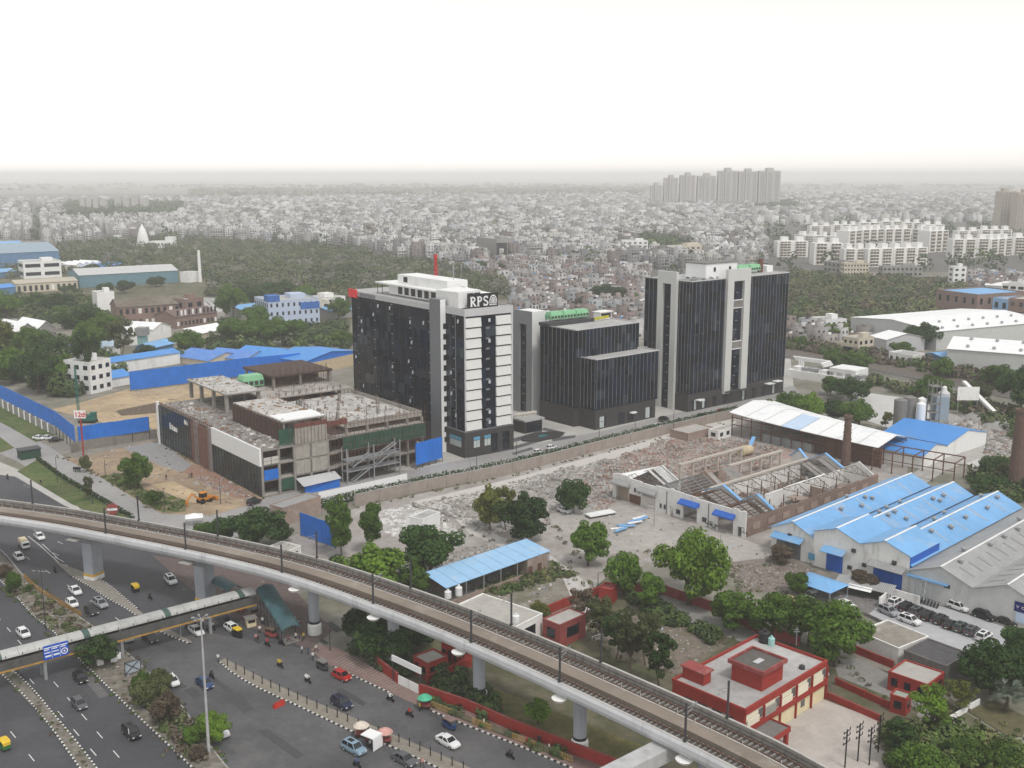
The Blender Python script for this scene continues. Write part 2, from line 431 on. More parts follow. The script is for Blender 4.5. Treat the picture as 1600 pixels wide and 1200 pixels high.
b=MB();b.prism([loc2((cx,cy_),rz_,2.2*math.cos(i*PI/4),1.2*math.sin(i*PI/4))for i in range(8)],0.5,0.56);b.build('pool_water',mat('pool_water',(0.03,0.2,0.2),0.1),kind='structure')
sheet('demolition_ground',[(430,850),(560,792),(800,741),(985,690),(1150,653),(1240,660),(1420,710),(1415,770),(1215,850),(1160,880),(1010,880),(940,930),(900,905),(740,870),(690,900),(600,900),(480,890)],DUST,0.012)
sheet('brick_dust_ground',[(925,735),(985,707),(1070,676),(1130,690),(1230,700),(1300,745),(1260,790),(1190,790),(1075,742),(1010,735)],REDDUST,0.024)
sheet('haul_track',[(700,800),(640,785),(800,748),(985,697),(1075,668),(1150,654),(1150,662),(1080,678),(990,707),(930,727),(800,762),(735,782),(720,800),(780,838),(860,868),(930,920),(945,985),(915,985),(880,905),(820,870),(735,835)],
 mat('track_dust',(0.5,0.47,0.445),0.95,0.08,0.5),0.036)
sheet('concrete_yard',[(860,812),(930,786),(1000,800),(1160,842),(1230,868),(1215,885),(1120,890),(1010,862),(900,870)],mat('yard_concrete',(0.36,0.335,0.31),0.9,0.14,0.5,big=0.14),0.03)
sheet('dry_field',[(740,920),(860,885),(940,925),(880,975),(830,985)],mat('dry_field',(0.24,0.215,0.185),0.95,0.2,0.4,bump=0.4,col2=(0.15,0.14,0.095),bigscale=0.07),0.03)
sheet('dirt_yard',[(1135,880),(1225,868),(1290,900),(1240,925),(1160,925)],mat('dark_dirt',(0.2,0.17,0.15),0.95,0.25,0.5,bump=0.5),0.03)
sheet('compound_ground',[(530,1020),(640,1075),(800,1140),(1000,1220),(1200,1330),(1500,1330),(1650,1200),(1420,1060),(1120,960),(950,900),(860,980),(640,960)],SCRUBGROUND,0.022)
sheet('courtyard',[(1205,1175),(1180,1142),(1284,1092),(1372,1126),(1370,1160),(1430,1215),(1330,1290),(1180,1240)],mat('court_paving',(0.44,0.40,0.365),0.9,0.06,1.2,big=0.12,bigscale=0.15,dirt=((0.34,0.31,0.28),0.12,1)),0.05)
sheet('compound_lane',[(1010,925),(1045,930),(1160,975),(1200,1000),(1190,1015),(1080,975)],mat('lane_grey',(0.25,0.24,0.225),0.9,0.12,0.8),0.05)
sheet('compound_lane',[(1300,1030),(1345,1030),(1400,1060),(1460,1090),(1440,1110),(1390,1090),(1310,1058)],mat('lane_grey',(0.25,0.24,0.225)),0.05)
sheet('compound_lawn',[(770,1075),(890,1120),(1040,1180),(1010,1215),(900,1178),(800,1140)],mat('dry_lawn',(0.14,0.12,0.05),0.95,0.25,0.8,bump=0.4,col2=(0.1,0.1,0.035)),0.05)
sheet('fallow_plot',[(900,960),(1012,955),(1135,1010),(1060,1055),(960,1030)],mat('fallow_soil',(0.2,0.165,0.14),0.95,0.2,0.6,bump=0.5,col2=(0.14,0.125,0.085),bigscale=0.1),0.05)
sheet('parking_lot',[(1355,962),(1400,925),(1600,990),(1640,1010),(1520,1040),(1450,1010)],mat('lot_concrete',(0.40,0.40,0.41),0.85,0.08,0.8,big=0.1),0.06)
sheet('yard_road',[(1240,925),(1300,900),(1440,930),(1600,975),(1700,1005),(1640,1012),(1420,945),(1380,960),(1330,960)],mat('yard_asphalt',(0.17,0.16,0.155),0.9,0.14,0.8,big=0.15),0.05)
sheet('plant_yard',[(1290,635),(1340,612),(1440,625),(1500,655),(1600,690),(1700,720),(1700,760),(1540,740),(1420,680)],PALE_YARD,0.02)
sheet('railway_ballast',[(1200,556),(1330,572),(1600,628),(1800,668),(1800,652),(1600,612),(1330,558),(1200,543)],mat('ballast',(0.13,0.105,0.09),0.95,0.2,0.8),0.3)
SCRUB_A=[(-300,470),(0,420),(110,385),(250,370),(560,385),(720,415),(800,440),(800,470),(560,455),(545,520),(420,500),(330,470),(180,470)]
sheet('scrubland',SCRUB_A,SCRUBGROUND,0.02)
SCRUB_B=[(1232,425),(1300,430),(1480,440),(1500,470),(1470,500),(1440,525),(1300,530),(1228,515)]
sheet('scrubland',SCRUB_B,SCRUBGROUND,0.02)
sheet('service_road',[(356,1202),(302,1130),(270,1086),(232,1052),(197,1020),(160,990),(128,968),(300,985),(485,1016),(520,1042),(595,1077),(650,1102),(800,1162),(900,1202),(1100,1290),(1000,1500),(500,1400)],
 mat('worn_asphalt',(0.108,0.106,0.109),.8,.1,1.0,big=.2,bigscale=.05,bump=.15,col2=(.085,.084,.088),dirt=((.15,.145,.14),.09,1)),0.012)
for k in range(26):
 p=G(R.choice((R.uniform(20,300),R.uniform(300,760))),R.uniform(960,1190));a=-.85+R.uniform(-.1,.1)
 if P(*p)[0]<300 and P(*p)[1]<1000:continue
 w_,l_=R.uniform(.5,1.6),R.uniform(1.5,6);c,n=math.cos(a),math.sin(a)
 sheet('road_patch',[(p[0]+u*c-v*n,p[1]+u*n+v*c)for u,v in((-l_,-w_),(l_,-w_*.9),(l_*.95,w_),(-l_*.9,w_))],mat('patch_dark',(.068,.067,.07),.8,.2,1.5)if k%3 else mat('patch_pale',(.13,.125,.122),.85,.2,1.5),0.015,True)
sheet('garden_path',[(1440,1100),(1500,1125),(1545,1160),(1600,1200),(1560,1210),(1500,1160),(1430,1125)],mat('path_grey',(.3,.28,.25),.9,.1,.8),0.05)
sheet('garden_plot',[(1512,1112),(1552,1094),(1605,1122),(1598,1152),(1572,1150)],mat('plot_soil',(.11,.1,.05),.95,.25,.8,bump=.4),0.07)
sheet('lane_by_shed',[(1420,745),(1455,720),(1540,690),(1560,705),(1480,735),(1440,760)],mat('slab_lane',(.38,.36,.34),.9,.15,.4),0.05)
sheet('city_streets',[(-400,395),(0,374),(250,378),(560,396),(700,424),(1010,500),(1230,548),(1232,425),(1480,425),(1900,440),(2100,303),(-700,303)],mat('street_dust',(.12,.115,.105),.95,.2,.1),0.01)
# ---- kerbs, medians and markings
KB=[mat('kerb_black',(0.03,0.03,0.032),0.8,0.2,2),mat('kerb_white',(0.6,0.59,0.56),0.8,0.2,2)]
def kerb(b,path,h=0.22,wd=0.25,step=0.55):
 path=densify(path,step)
 for i,(p,q)in enumerate(zip(path,path[1:])):
  b.beam((p[0],p[1],h/2),(q[0],q[1],h/2),wd,h+0.02,i%2)
def median(poly,kerbs,name,m,h=0.2):
 o=MB();o.prism(GP(*poly),0,h);root=o.build(name,m,kind='structure')
 kb=MB()
 for k in kerbs:kerb(kb,smooth_path(GP(*k),4))
 kb.build('kerb',KB,root,kind='stuff')
 return root
MED_SOIL=mat('median_soil',(0.15,0.13,0.105),0.95,0.25,0.8,bump=0.5,col2=(0.2,0.185,0.16),bigscale=0.2)
m1l=[(-260,860),(-120,958),(0,1052),(66,1120),(124,1200),(200,1310),(270,1420)]
m1r=[(-240,860),(-98,958),(24,1052),(88,1122),(150,1200),(225,1310),(300,1420)]
median(m1l+m1r[::-1],[m1l,m1r],'median_strip',MED_SOIL)
m2l=[(-190,770),(-60,858),(8,915),(52,962),(84,988),(110,1016),(200,1105),(300,1200),(420,1320)]
m2r=[(-180,768),(-20,846),(42,905),(128,968),(160,990),(197,1020),(232,1052),(270,1086),(302,1130),(332,1172),(356,1202),(470,1320)]
median(m2l+m2r[::-1],[m2l],'median_strip',MED_SOIL)
b=MB()
kerb(b,smooth_path(GP(*m2r),4));b.build('kerb',[mat('kerb_grey',(0.3,0.29,0.27)),mat('kerb_grey2',(0.36,0.35,0.33))],kind='structure')
m3=[(86,878),(112,888),(140,898),(165,912),(190,932),(214,952),(226,962),(214,962),(196,950),(170,936),(140,916),(110,900)]
median(m3,[[(112,901),(140,917),(170,937),(196,951),(214,963)],[(140,897),(165,911),(190,931),(216,953)]],'traffic_island',mat('island_concrete',(0.25,0.23,0.2),0.9,0.15,0.8))
m4l=[(342,1034),(360,1050),(400,1074),(470,1106),(555,1146),(612,1168),(690,1204),(800,1262)]
m4r=[(352,1030),(374,1042),(412,1062),(480,1093),(565,1128),(640,1160),(724,1196),(830,1250)]
median(m4l+m4r[::-1],[m4l],'divider_strip',mat('divider_concrete',(0.23,0.205,0.17),0.9,0.2,0.8))
m5=[(228,968),(256,980),(282,994),(300,1004),(296,1006),(262,992),(236,980)]
median(m5,[[(232,979),(262,993),(297,1007)]],'traffic_island',mat('island_concrete',(0.25,0.23,0.2)))
pv_in=[(485,1016),(512,1040),(595,1077),(650,1102),(720,1131),(800,1162),(900,1204),(1000,1250)]
pv_out=[(500,1008),(530,1014),(620,1066),(655,1085),(730,1108),(800,1140),(900,1178),(1010,1224)]
pm=median(pv_in+pv_out[::-1],[[(520,1042),(595,1077),(612,1085)],[(672,1111),(720,1131),(800,1162),(900,1204)]],'pavement',PAVE_RED,0.15)
sheet('bazaar_ground',[(236,868),(330,880),(420,880),(520,985),(485,1016),(440,1000),(400,985),(330,950)],mat('bazaar_tiles',(0.12,0.092,0.085),0.9,0.2,0.8,big=0.2),0.035)
b=MB()
for i in range(22):
 t=i/21
 p=G(520+95*t,1034+45*t);q=G(548+90*t,1018+50*t)
 b.beam((*p,0.155),(*q,0.155),0.12,0.012)
b.build('tile_joint',mat('pale_joint',(0.36,0.28,0.25)),pm,kind='stuff')
def dash(b,a,c_,n,ln=2.6,wd=0.15,z=0.034):
 A,B=Vector(G(*a)),Vector(G(*c_));d=(B-A).normalized();nn=Vector((d.y,-d.x))*wd/2
 for i in range(n):
  p=A+(B-A)*(i/max(1,n-1));q=p+d*ln
  b.quad((*(p-nn),z),(*(p+nn),z),(*(q+nn),z),(*(q-nn),z))
b=MB()
dash(b,(-20,945),(265,1275),14);dash(b,(-60,938),(232,1275),14)
dash(b,(40,870),(180,965),5);dash(b,(-10,1110),(110,1260),5)
dash(b,(98,850),(60,832),2)
ml=smooth_path(GP(*m2l),3);b.sweep(offset(ml,-0.9),[(-0.08,0.034),(0.08,0.034)])
ml=smooth_path(GP(*m1l),3);b.sweep(offset(ml,-0.6),[(-0.08,0.034),(0.08,0.034)])
for a,c_ in(((62,852),(112,898)),((66,850),(90,872)),((78,862),(92,868)),((84,870),(100,878)),((92,880),(106,884)),((44,838),(62,852)),((50,892),(72,893)),((26,736),(118,800))):
 p,q=G(*a),G(*c_);b.beam((*p,0.03),(*q,0.03),0.18,0.012)
b.build('road_markings',MARK,kind='structure')
rb=MB()
for off in(0,4.5,9.0):
 A=Vector(G(1200,552));B=Vector(G(1800,662));d=(B-A).normalized();nn=Vector((-d.y,d.x))
 for s_ in(-0.8,0.8):
  p=A+nn*(off+s_-2);q=B+nn*(off+s_-2)
  rb.beam((*p,0.4),(*q,0.4),0.16,0.2)
rb.build('railway_tracks',STEEL,kind='structure')
# ------------------------------------------------------------------ metro viaduct
ZT=13.4
near=GP((-520,752),(-220,779),(0,806),(150,831),(400,884),(600,950),(800,1033),(1092,1171),(1232,1250),(1440,1375),z=ZT)
VP=offset(smooth_path(near,3.0),-4.9)
girder_m=mat('viaduct_concrete',(0.60,0.605,0.62),0.7,0.07,0.35,big=0.06,dirt=((0.33,0.33,0.34),0.3))
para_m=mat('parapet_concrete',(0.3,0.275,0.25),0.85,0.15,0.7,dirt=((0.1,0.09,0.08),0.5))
cap_m=mat('parapet_cap',(0.42,0.405,0.38),0.8,0.12,0.8)
bed_m=mat('track_bed',(0.085,0.07,0.062),0.95,0.2,1.2)
tan_m=mat('tan_walkway',(0.225,0.185,0.15),0.85,0.08,0.4,big=0.14,bigscale=0.08,dirt=((0.36,0.33,0.3),0.15,1))
vi=thing('metro_viaduct','long curving elevated metro viaduct with two tracks on round grey piers','viaduct',(0,0,0))
VN=len(VP)
pier_px=[(147,907),None,(480,995),(609,1036),(748,1096),(899,1186),(1085,1290)]
pier_xy=[G(*p)if p else G(314,948)for p in pier_px]
def near_i(p):return min(range(VN),key=lambda i:(VP[i][0]-p[0])**2+(VP[i][1]-p[1])**2)
def seg3(path):return[(x,y,ZT)for x,y in path]
cuts=[0]+[near_i(p)for p in pier_xy]+[VN-1]
for a,c_ in zip(cuts,cuts[1:]):
 if c_-a<2:continue
 pth=[list(q)for q in seg3(VP[a:c_+1])]
 d=Vector((pth[-1][0]-pth[-2][0],pth[-1][1]-pth[-2][1])).normalized()*0.06
 pth[-1][0]-=d.x;pth[-1][1]-=d.y
 g=MB()
 half=[(4.95,-0.06),(5.15,-0.55),(5.15,-1.3),(4.85,-1.95),(4.2,-2.5),(3.2,-2.8)]
 g.sweep(pth,half+[(-x,z)for x,z in half[::-1]]+[(-4.6,-0.06),(-4.6,-1.25),(4.6,-1.25),(4.6,-0.06)],closed=True)
 sg=g.build('girder_segment',girder_m,vi)
 for s_ in(1,-1):
  g=MB();g.sweep(pth,[(s_*4.95,0.0),(s_*4.95,-0.058),(s_*4.55,-0.058),(s_*4.55,0.0)][::1 if s_<0 else-1],closed=True);g.build('parapet_cap',cap_m,vi)
g=MB();g.sweep(seg3(VP),[(-4.59,-1.2),(4.59,-1.2)][::-1]);g.build('track_bed',bed_m,vi)
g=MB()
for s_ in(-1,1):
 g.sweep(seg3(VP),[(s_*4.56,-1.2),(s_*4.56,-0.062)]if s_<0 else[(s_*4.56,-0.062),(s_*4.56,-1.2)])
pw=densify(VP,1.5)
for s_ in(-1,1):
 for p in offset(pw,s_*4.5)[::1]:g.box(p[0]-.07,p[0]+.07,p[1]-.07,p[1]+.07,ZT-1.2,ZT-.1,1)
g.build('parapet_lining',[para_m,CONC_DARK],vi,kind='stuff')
g=MB();g.sweep(seg3(VP),[(-1.0,-1.19),(-1.0,-0.55),(1.3,-0.55),(1.3,-1.19)]);g.build('centre_walkway',tan_m,vi)
g=MB();g.sweep(seg3(VP),[(-1.25,-0.56),(-1.25,-0.45),(-1.01,-0.45),(-1.01,-0.56)])
for p in offset(densify(VP,2.4),-1.13):g.box(p[0]-.05,p[0]+.05,p[1]-.05,p[1]+.05,ZT-.45,ZT+.1)
g.build('walkway_rail',cap_m,vi)
for off in(-3.55,-2.1,2.2,3.65):
 g=MB();g.sweep(seg3(VP),[(off+.07,-1.0),(off+.07,-0.85),(off-.07,-0.85),(off-.07,-1.0)]);g.build('rail',RUST,vi)
for off in(-2.82,2.92):
 g=MB()
 ps=offset(densify(VP,0.8),off)
 for i in range(0,len(ps)-1):
  p,q=Vector(ps[i]),Vector(ps[i+1]);d=(q-p).normalized()
  g.beam((p.x-d.y*-1.15,p.y+d.x*-1.15,ZT-1.1),(p.x+d.y*-1.15,p.y-d.x*-1.15,ZT-1.1),0.28,0.18)
 g.build('sleeper',CONC_DARK,vi,kind='stuff')
g=MB()
for off,z in((4.3,-0.7),(4.3,-0.45),(-4.3,-0.5)):g.sweep(seg3(VP),[(off+.05,z),(off,z+.06),(off-.05,z),(off,z-.06)],closed=True)
g.build('cable_run',DARK,vi)
pier_m=mat('pier_paint',(0.36,0.38,0.42),0.6,0.06,0.5,dirt=((0.25,0.25,0.27),0.3))
for i,p in enumerate(pier_xy):
 ii=near_i(p);c0=VP[ii];a=VP[max(0,ii-1)];q=VP[min(VN-1,ii+1)]
 ang=math.atan2(q[1]-a[1],q[0]-a[0])
 g=MB();zb=ZT-2.8
 if i<2:
  c,n=math.cos(ang),math.sin(ang)
  def rr(sx,sy):return[(c0[0]+x*c-y*n,c0[1]+x*n+y*c)for x,y in((-sx,-sy),(sx,-sy),(sx,sy),(-sx,sy))]
  g.prism(rr(1.35,1.5),0,zb-2.0,0)
  lo,hi=rr(1.35,1.5),rr(1.5,3.6)
  g.add([(x,y,zb-2.0)for x,y in lo]+[(x,y,zb-.5)for x,y in hi]+[(x,y,zb)for x,y in hi],
   [(k,(k+1)%4,4+(k+1)%4,4+k)for k in range(4)]+[(4+k,4+(k+1)%4,8+(k+1)%4,8+k)for k in range(4)]+[(8,9,10,11)])
  pr=g.build('pier',pier_m,vi)
  g=MB();g.prism(rr(1.45,1.6),0,1.0,0);g.prism(rr(1.46,1.61),1.0,1.5,1);g.build('pier_base',[WHITE_DIRTY,mat('yellow_band',(0.6,0.36,0.05),0.7)],pr)
  g=MB();g.obox(c0[0],c0[1],zb-.02,3.0,11.5,0.02,ang);g.build('bearing_plate',CONCRETE,pr)
 else:
  g.lathe([(1.05,0),(1.05,zb-1.6),(1.3,zb-0.9),(2.0,zb-.25),(2.0,zb)],20,c0[0],c0[1])
  pr=g.build('pier',pier_m,vi,smooth=False)
  g=MB();g.lathe([(1.35,0),(1.35,1.9),(1.1,2.3),(1.06,2.3)],20,c0[0],c0[1]);g.build('pier_base',WHITE_DIRTY,pr)
  g=MB();g.lathe([(1.1,2.3),(1.1,2.75),(1.0,2.75)],20,c0[0],c0[1]);g.build('pier_band',BLACK,pr)
  s0=offset(VP,4.7)[ii]
  g=MB();g.lathe([(0.15,zb-.35),(0.9,zb-.2),(1.25,zb+.25),(1.1,zb+.32)],14,s0[0],s0[1]);g.build('bearing_bracket',WHITE_DIRTY,pr)
g=MB();p,q=G(915,1235,10),G(1055,1163,10)
g.beam((*p,10.0),(*q,10.0),2.8,2.0);g.build('cross_beam',mat('portal_concrete',(0.44,0.44,0.44),0.8,0.12,0.7,dirt=((0.25,0.24,0.22),0.4)),vi)
g=MB();g.box(-.09,.09,-.15,.15,0,5.6);g.box(-.2,.2,-.22,.22,-.05,.25)
mast=thing('overhead_line_mast','dark steel overhead line mast on the viaduct parapet','mast')
g.build('pole',DARK,mast)
g=MB()
g.beam((0,0.1,4.7),(0,2.3,5.0),.07);g.beam((0,0.1,3.8),(0,2.3,5.0),.06);g.beam((0,.1,4.3),(0,1.5,4.1),.05);g.tube((0,2.2,4.9),(0,2.2,4.2),.03,n=5)
g.build('bracket',STEEL,mast)
ord_w=['first','second','third','fourth','fifth','sixth','seventh','eighth','ninth','tenth','eleventh','twelfth','thirteenth','fourteenth','fifteenth','sixteenth','seventeenth','eighteenth','nineteenth','twentieth']
fi=0
for s_,lst in((1,[(158,834),(295,862),(436,895),(591,946),(731,1000),(886,1069),(1066,1163)]),(-1,[(50,784),(212,814),(344,840),(486,874),(649,920),(792,972),(951,1040),(1135,1127)])):
 for k,px in enumerate(lst):
  w_=G(*px,ZT);edge=offset(VP,s_*4.7);ii=min(range(VN),key=lambda i:math.dist(edge[i],w_))
  a=VP[max(0,ii-1)];q=VP[min(VN-1,ii+1)];ang=math.atan2(q[1]-a[1],q[0]-a[0])
  rz=ang if s_>0 else ang+PI
  lab='dark overhead line mast, %s along the %s parapet counted from the road junction end'%(ord_w[k],'roadside' if s_>0 else 'far')
  lc=(edge[ii][0],edge[ii][1],ZT)
  if fi==0:mast.location=lc;mast.rotation_euler=(0,0,rz);mast['label']=lab;mast['group']='overhead line masts on the viaduct'
  else:dup(mast,lc,rz,lab,'overhead line masts on the viaduct')
  fi+=1
# ------------------------------------------------------------------ covered footbridge over the highway
A=(-112.0,151.8);B=(-52.0,199.4)
fb_d=Vector((B[0]-A[0],B[1]-A[1])).normalized();fb_L=math.dist(A,B);fb_rz=math.atan2(fb_d.y,fb_d.x)
fb=thing('footbridge','long covered footbridge with weathered barrel roof spanning the highway','footbridge',A,fb_rz)
roof_m=mat('weathered_roof_sheet',(0.4,0.4,0.385),0.75,0.15,0.5,dirt=((0.24,0.245,0.235),0.35,1),big=0.1)
green_m=mat('green_roof_band',(0.055,0.1,0.085),0.7,0.15,0.6)
tealm=mat('teal_roof_sheet',(0.05,0.11,0.125),0.5,0.25,0.4,dirt=((0.13,0.17,0.18),0.25,1))
def barrel(b,x0,x1,rw,z,rise,m=0,n=8,yc=0.0,z1=None):
 z1=z if z1 is None else z1
 vs=[]
 for x,zz in((x0,z),(x1,z1)):
  for i in range(n+1):
   a=PI*i/n
   vs.append((x,yc-rw*math.cos(a),zz+rise*math.sin(a)))
 for x,zz in((x0,z),(x1,z1)):
  for i in range(n+1):
   a=PI*i/n
   vs.append((x,yc-(rw-.08)*math.cos(a),zz+(rise-.08)*math.sin(a)-.02))
 k=n+1
 fs=[(i,k+i,k+i+1,i+1)for i in range(n)]+[(2*k+i,2*k+i+1,3*k+i+1,3*k+i)for i in range(n)]
 fs+=[(i,i+1,2*k+i+1,2*k+i)for i in range(n)]+[(k+i,3*k+i,3*k+i+1,k+i+1)for i in range(n)]
 b.add(vs,fs,m)
x=0.0;k=0
while x<fb_L-.1:
 band=k%6==5
 ln=1.1 if band else 2.75
 x1=min(fb_L,x+ln)
 b=MB();barrel(b,x,x1-.04,1.65,6.0,.85 if not band else.9);b.build('roof_sheet',green_m if band else roof_m,fb)
 x=x1;k+=1
BX((0,fb_L,-1.6,1.6,3.9,4.3,),'deck',CONC_DARK,fb)
for s_ in(-1,1):
 b=MB()
 b.box(0,fb_L,s_*1.62-.05,s_*1.62+.05,3.75,5.5);b.build('side_panel',mat('side_cladding',(0.085,0.085,0.082),0.7,0.25,0.8),fb)
 BX((0,fb_L,s_*1.68-.06,s_*1.68+.06,3.6,3.9,),'edge_beam',mat('ochre_paint',(0.42,0.24,0.05),0.7,0.3,0.5),fb)
b=MB();xx=0
while xx<fb_L:
 for s_ in(-1,1):b.box(xx-.05,xx+.05,s_*1.62-.04,s_*1.62+.04,5.5,6.5)
 xx+=2.75
b.build('roof_post',DARK,fb,kind='stuff')
for d_ in(22.5,36.5,50.0,67.0):
 b=MB()
 for s_ in(-1.2,1.2):b.box(d_-.25,d_+.25,s_-.25,s_+.25,0,3.6)
 b.box(d_-.3,d_+.3,-1.6,1.6,3.2,3.6);b.beam((d_,-1.2,.8),(d_,1.2,2.9),.15);b.build('trestle',STEEL,fb)
sx0=to_local(A,fb_rz,G(58,1012,4.9))[0];sx1=to_local(A,fb_rz,G(97,1003,4.9))[0]
ds=thing('direction_sign','blue overhead direction sign with white lettering hung on the footbridge','road sign',(*loc2(A,fb_rz,sx0,-1.95),4.0),fb_rz)
sw=sx1-sx0;sh=2.6
BX((0,sw,-.06,.06,0,sh,),'board',mat('sign_blue',(0.012,0.09,0.5),0.5,0.03),ds)
b=MB()
for c in range(3):
 x0=sw*(c/3)+.12;x1=sw*((c+1)/3)-.14
 b.box(x0,x1,-.085,-.065,sh-.55,sh-.35);b.box(x0,x1-.3,-.085,-.065,sh-.85,sh-.68)
 if c<2:
  b.box(x0+.1,x1,-.085,-.065,.5,.8);b.box(x0,x1-.1,-.085,-.065,1.2,1.38)
 if c:b.box(sw*c/3-.03,sw*c/3+.03,-.085,-.065,.15,sh-.15)
b.build('lettering',WHITE_CLEAN,ds)
b=MB();cxx=sw*5/6
for i in range(12):
 a0,a1=i*PI/6,(i+1)*PI/6
 for r0,r1 in((.42,.6),(0.0,.18)):
  b.add([(cxx+r0*math.cos(a0),-.085,.9+r0*math.sin(a0)),(cxx+r1*math.cos(a0),-.085,.9+r1*math.sin(a0)),(cxx+r1*math.cos(a1),-.085,.9+r1*math.sin(a1)),(cxx+r0*math.cos(a1),-.085,.9+r0*math.sin(a1))],[(0,1,2,3)])
b.build('emblem',WHITE_CLEAN,ds)
p0=G(414,912,7.2);p1=G(456,978,3.6)
st_rz=math.atan2(p1[1]-p0[1],p1[0]-p0[0]);sl=math.dist(p0,p1)
st=thing('footbridge_stair','footbridge stair under a curved teal roof descending beside the bazaar','stair',p0,st_rz)
n_=7
for k in range(n_):
 b=MB();x0,x1=sl*k/n_,sl*(k+1)/n_-.04
 barrel(b,x0,x1,1.9,6.1-3.4*k/n_,1.0,z1=6.1-3.4*(k+1)/n_);b.build('roof_sheet',tealm,st)
b=MB();nst=24
for k in range(nst):
 x0,x1=sl*k/nst,sl*(k+1)/nst
 b.box(x0,x1,-1.5,1.5,max(0,3.9-3.9*k/nst-.35),4.05-4.05*k/nst)
b.build('stair_flight',CONC_DARK,st)
b=MB()
for k in range(8):
 x0=sl*k/7.5
 for s_ in(-1.75,1.75):b.box(x0-.06,x0+.06,s_-.06,s_+.06,0,6.2-3.4*x0/sl)
b.build('post',DARK,st,kind='stuff')
q0=G(338,893,6.5);q1=G(366,906,6.8);r2=math.atan2(q1[1]-q0[1],q1[0]-q0[0]);l2=math.dist(q0,q1)
s2=thing('stair_canopy','short dark teal barrel canopy behind the footbridge end under the viaduct','canopy',q0,r2)
b=MB();barrel(b,0,l2,1.5,4.6,.9);b.build('roof_sheet',tealm,s2)
b=MB()
for xx in(0.2,l2-.2):
 for s_ in(-1.4,1.4):b.box(xx-.07,xx+.07,s_-.07,s_+.07,0,4.7)
b.build('post',DARK,s2)
# ------------------------------------------------------------------ office campus
def ysol(A,rz,x,z,px,lo=-20,hi=120):
 """depth y along a building's side x=const at which height z is seen in pixel column px (columns fall with y)"""
 f=lambda y:P(*loc2(A,rz,x,y),z)[0]-px
 s0=f(lo)>0
 for _ in range(50):
  m=(lo+hi)/2
  if(f(m)>0)==s0:lo=m
  else:hi=m
 return lo
def xsol(A,rz,y,z,px,lo=-20,hi=120):
 f=lambda x:P(*loc2(A,rz,x,y),z)[0]-px
 s0=f(lo)>0
 for _ in range(50):
  m=(lo+hi)/2
  if(f(m)>0)==s0:lo=m
  else:hi=m
 return lo
GL=[mat('curtain_glass_a',(0.003,0.007,0.018),0.05,0.2,0.2,spec=0.2),mat('curtain_glass_b',(0.006,0.013,0.032),0.07,0.2,0.2,spec=0.3),
 mat('curtain_glass_c',(0.003,0.005,0.011),0.09,0.2,0.2,spec=0.15),mat('curtain_glass_sky',(0.03,0.04,0.055),.1,.2,.3,spec=.4)]  # last glass is paler: sky reflection painted into random panes
_pane={}
def panes(root,face,c,a0,a1,z0,z1,na,nz,tilt=0.5,skip=None):
 """curtain wall of single glass panes: face 'f' lies in y=c looking to -y, 'l' in x=c looking to -x"""
 w_=(a1-a0)/na;h_=(z1-z0)/nz
 key=(round(w_,2),round(h_,2))
 if key not in _pane:
  ms=[]
  for g_ in GL:
   b=MB();b.box(-w_/2+.03,w_/2-.03,0,.05,.03,h_-.03)
   me_o=b.build('glass_pane',g_);ms.append(me_o.data);bpy.data.objects.remove(me_o)
  _pane[key]=ms
 for i in range(na):
  for k in range(nz):
   if skip and skip(i,k):continue
   me=_pane[key][3]if R.random()<.07 else R.choice(_pane[key][:3])
   o=bpy.data.objects.new('glass_pane',me);COL.objects.link(o);o.parent=root
   a=a0+(i+.5)*w_;z=z0+k*h_
   t1,t2=math.radians(R.gauss(0,tilt)),math.radians(R.gauss(0,tilt))
   if face=='f':o.location=(a,c-.05,z);o.rotation_euler=(t1,0,t2)
   else:o.location=(c-.05,a,z);o.rotation_euler=(t1,0,-PI/2+t2)
def fins(root,face,c,pos,z0,z1,m,w_=0.075,d_=0.16):
 for a in pos:
  b=MB()
  if face=='f':b.box(a-w_/2,a+w_/2,c-d_,c-.06,z0,z1)
  else:b.box(c-d_,c-.06,a-w_/2,a+w_/2,z0,z1)
  b.build('fin',m,root)
FIN=mat('pale_fin',(0.25,0.25,0.245),0.5,0.05)
CORE=mat('facade_core',(0.015,0.016,0.02),0.5,0.1)
ROOFM=mat('roof_screed',(0.40,0.395,0.385),0.9,0.15,0.4,big=0.12,dirt=((0.25,0.24,0.23),0.2,1))
PANELW=mat('white_panel',(0.66,0.655,0.635),0.55,0.04,0.5)
def linspace(a,b,n):return[a+(b-a)*i/(n-1)for i in range(n)]if n>1 else[a]
# ---- tower with the lettered sign
A=G(727,716);RZ=math.radians(37.0)
W_,D_,HT=18.6,78.0,47.0
rt=thing('office_tower','dark glass office tower with white stacked panels and a lettered rooftop sign','office tower',A,RZ)
yf1=ysol(A,RZ,-1.9,10,690.5);yf2=ysol(A,RZ,-1.9,30,672)
yb=ysol(A,RZ,0,44,549)
D_=yb
BX((0.08,W_,0.08,D_,0,HT-.3,0,1,),'wall',[CORE,ROOFM],rt)
b=MB();b.box(-.35,W_+.3,-.35,yf1-.02,0,8.3);b.box(-.2,.0,yf2,D_,0,8.0);b.build('podium',CHARCOAL,rt)
BX((-.42,W_+.36,-.42,yf1-.03,8.3,8.55,),'podium_cornice',GREY_PANEL,rt)
nl=26;panes(rt,'l',0.06,yf2+.3,D_-.2,8.2,45.0,nl,11)
panes(rt,'l',0.06,.5,yf1-.2,8.7,45.0,5,11)
fins(rt,'l',0.06,linspace(yf2+.6,D_-.4,14),8.2,45.0,mat('dark_fin',(0.03,0.03,0.035),0.5),.1,.2)
BX((-.15,0.0,yf1*.45,yf1*.45+.25,8.7,45,),'drain_pipe',GREY_PANEL,rt)
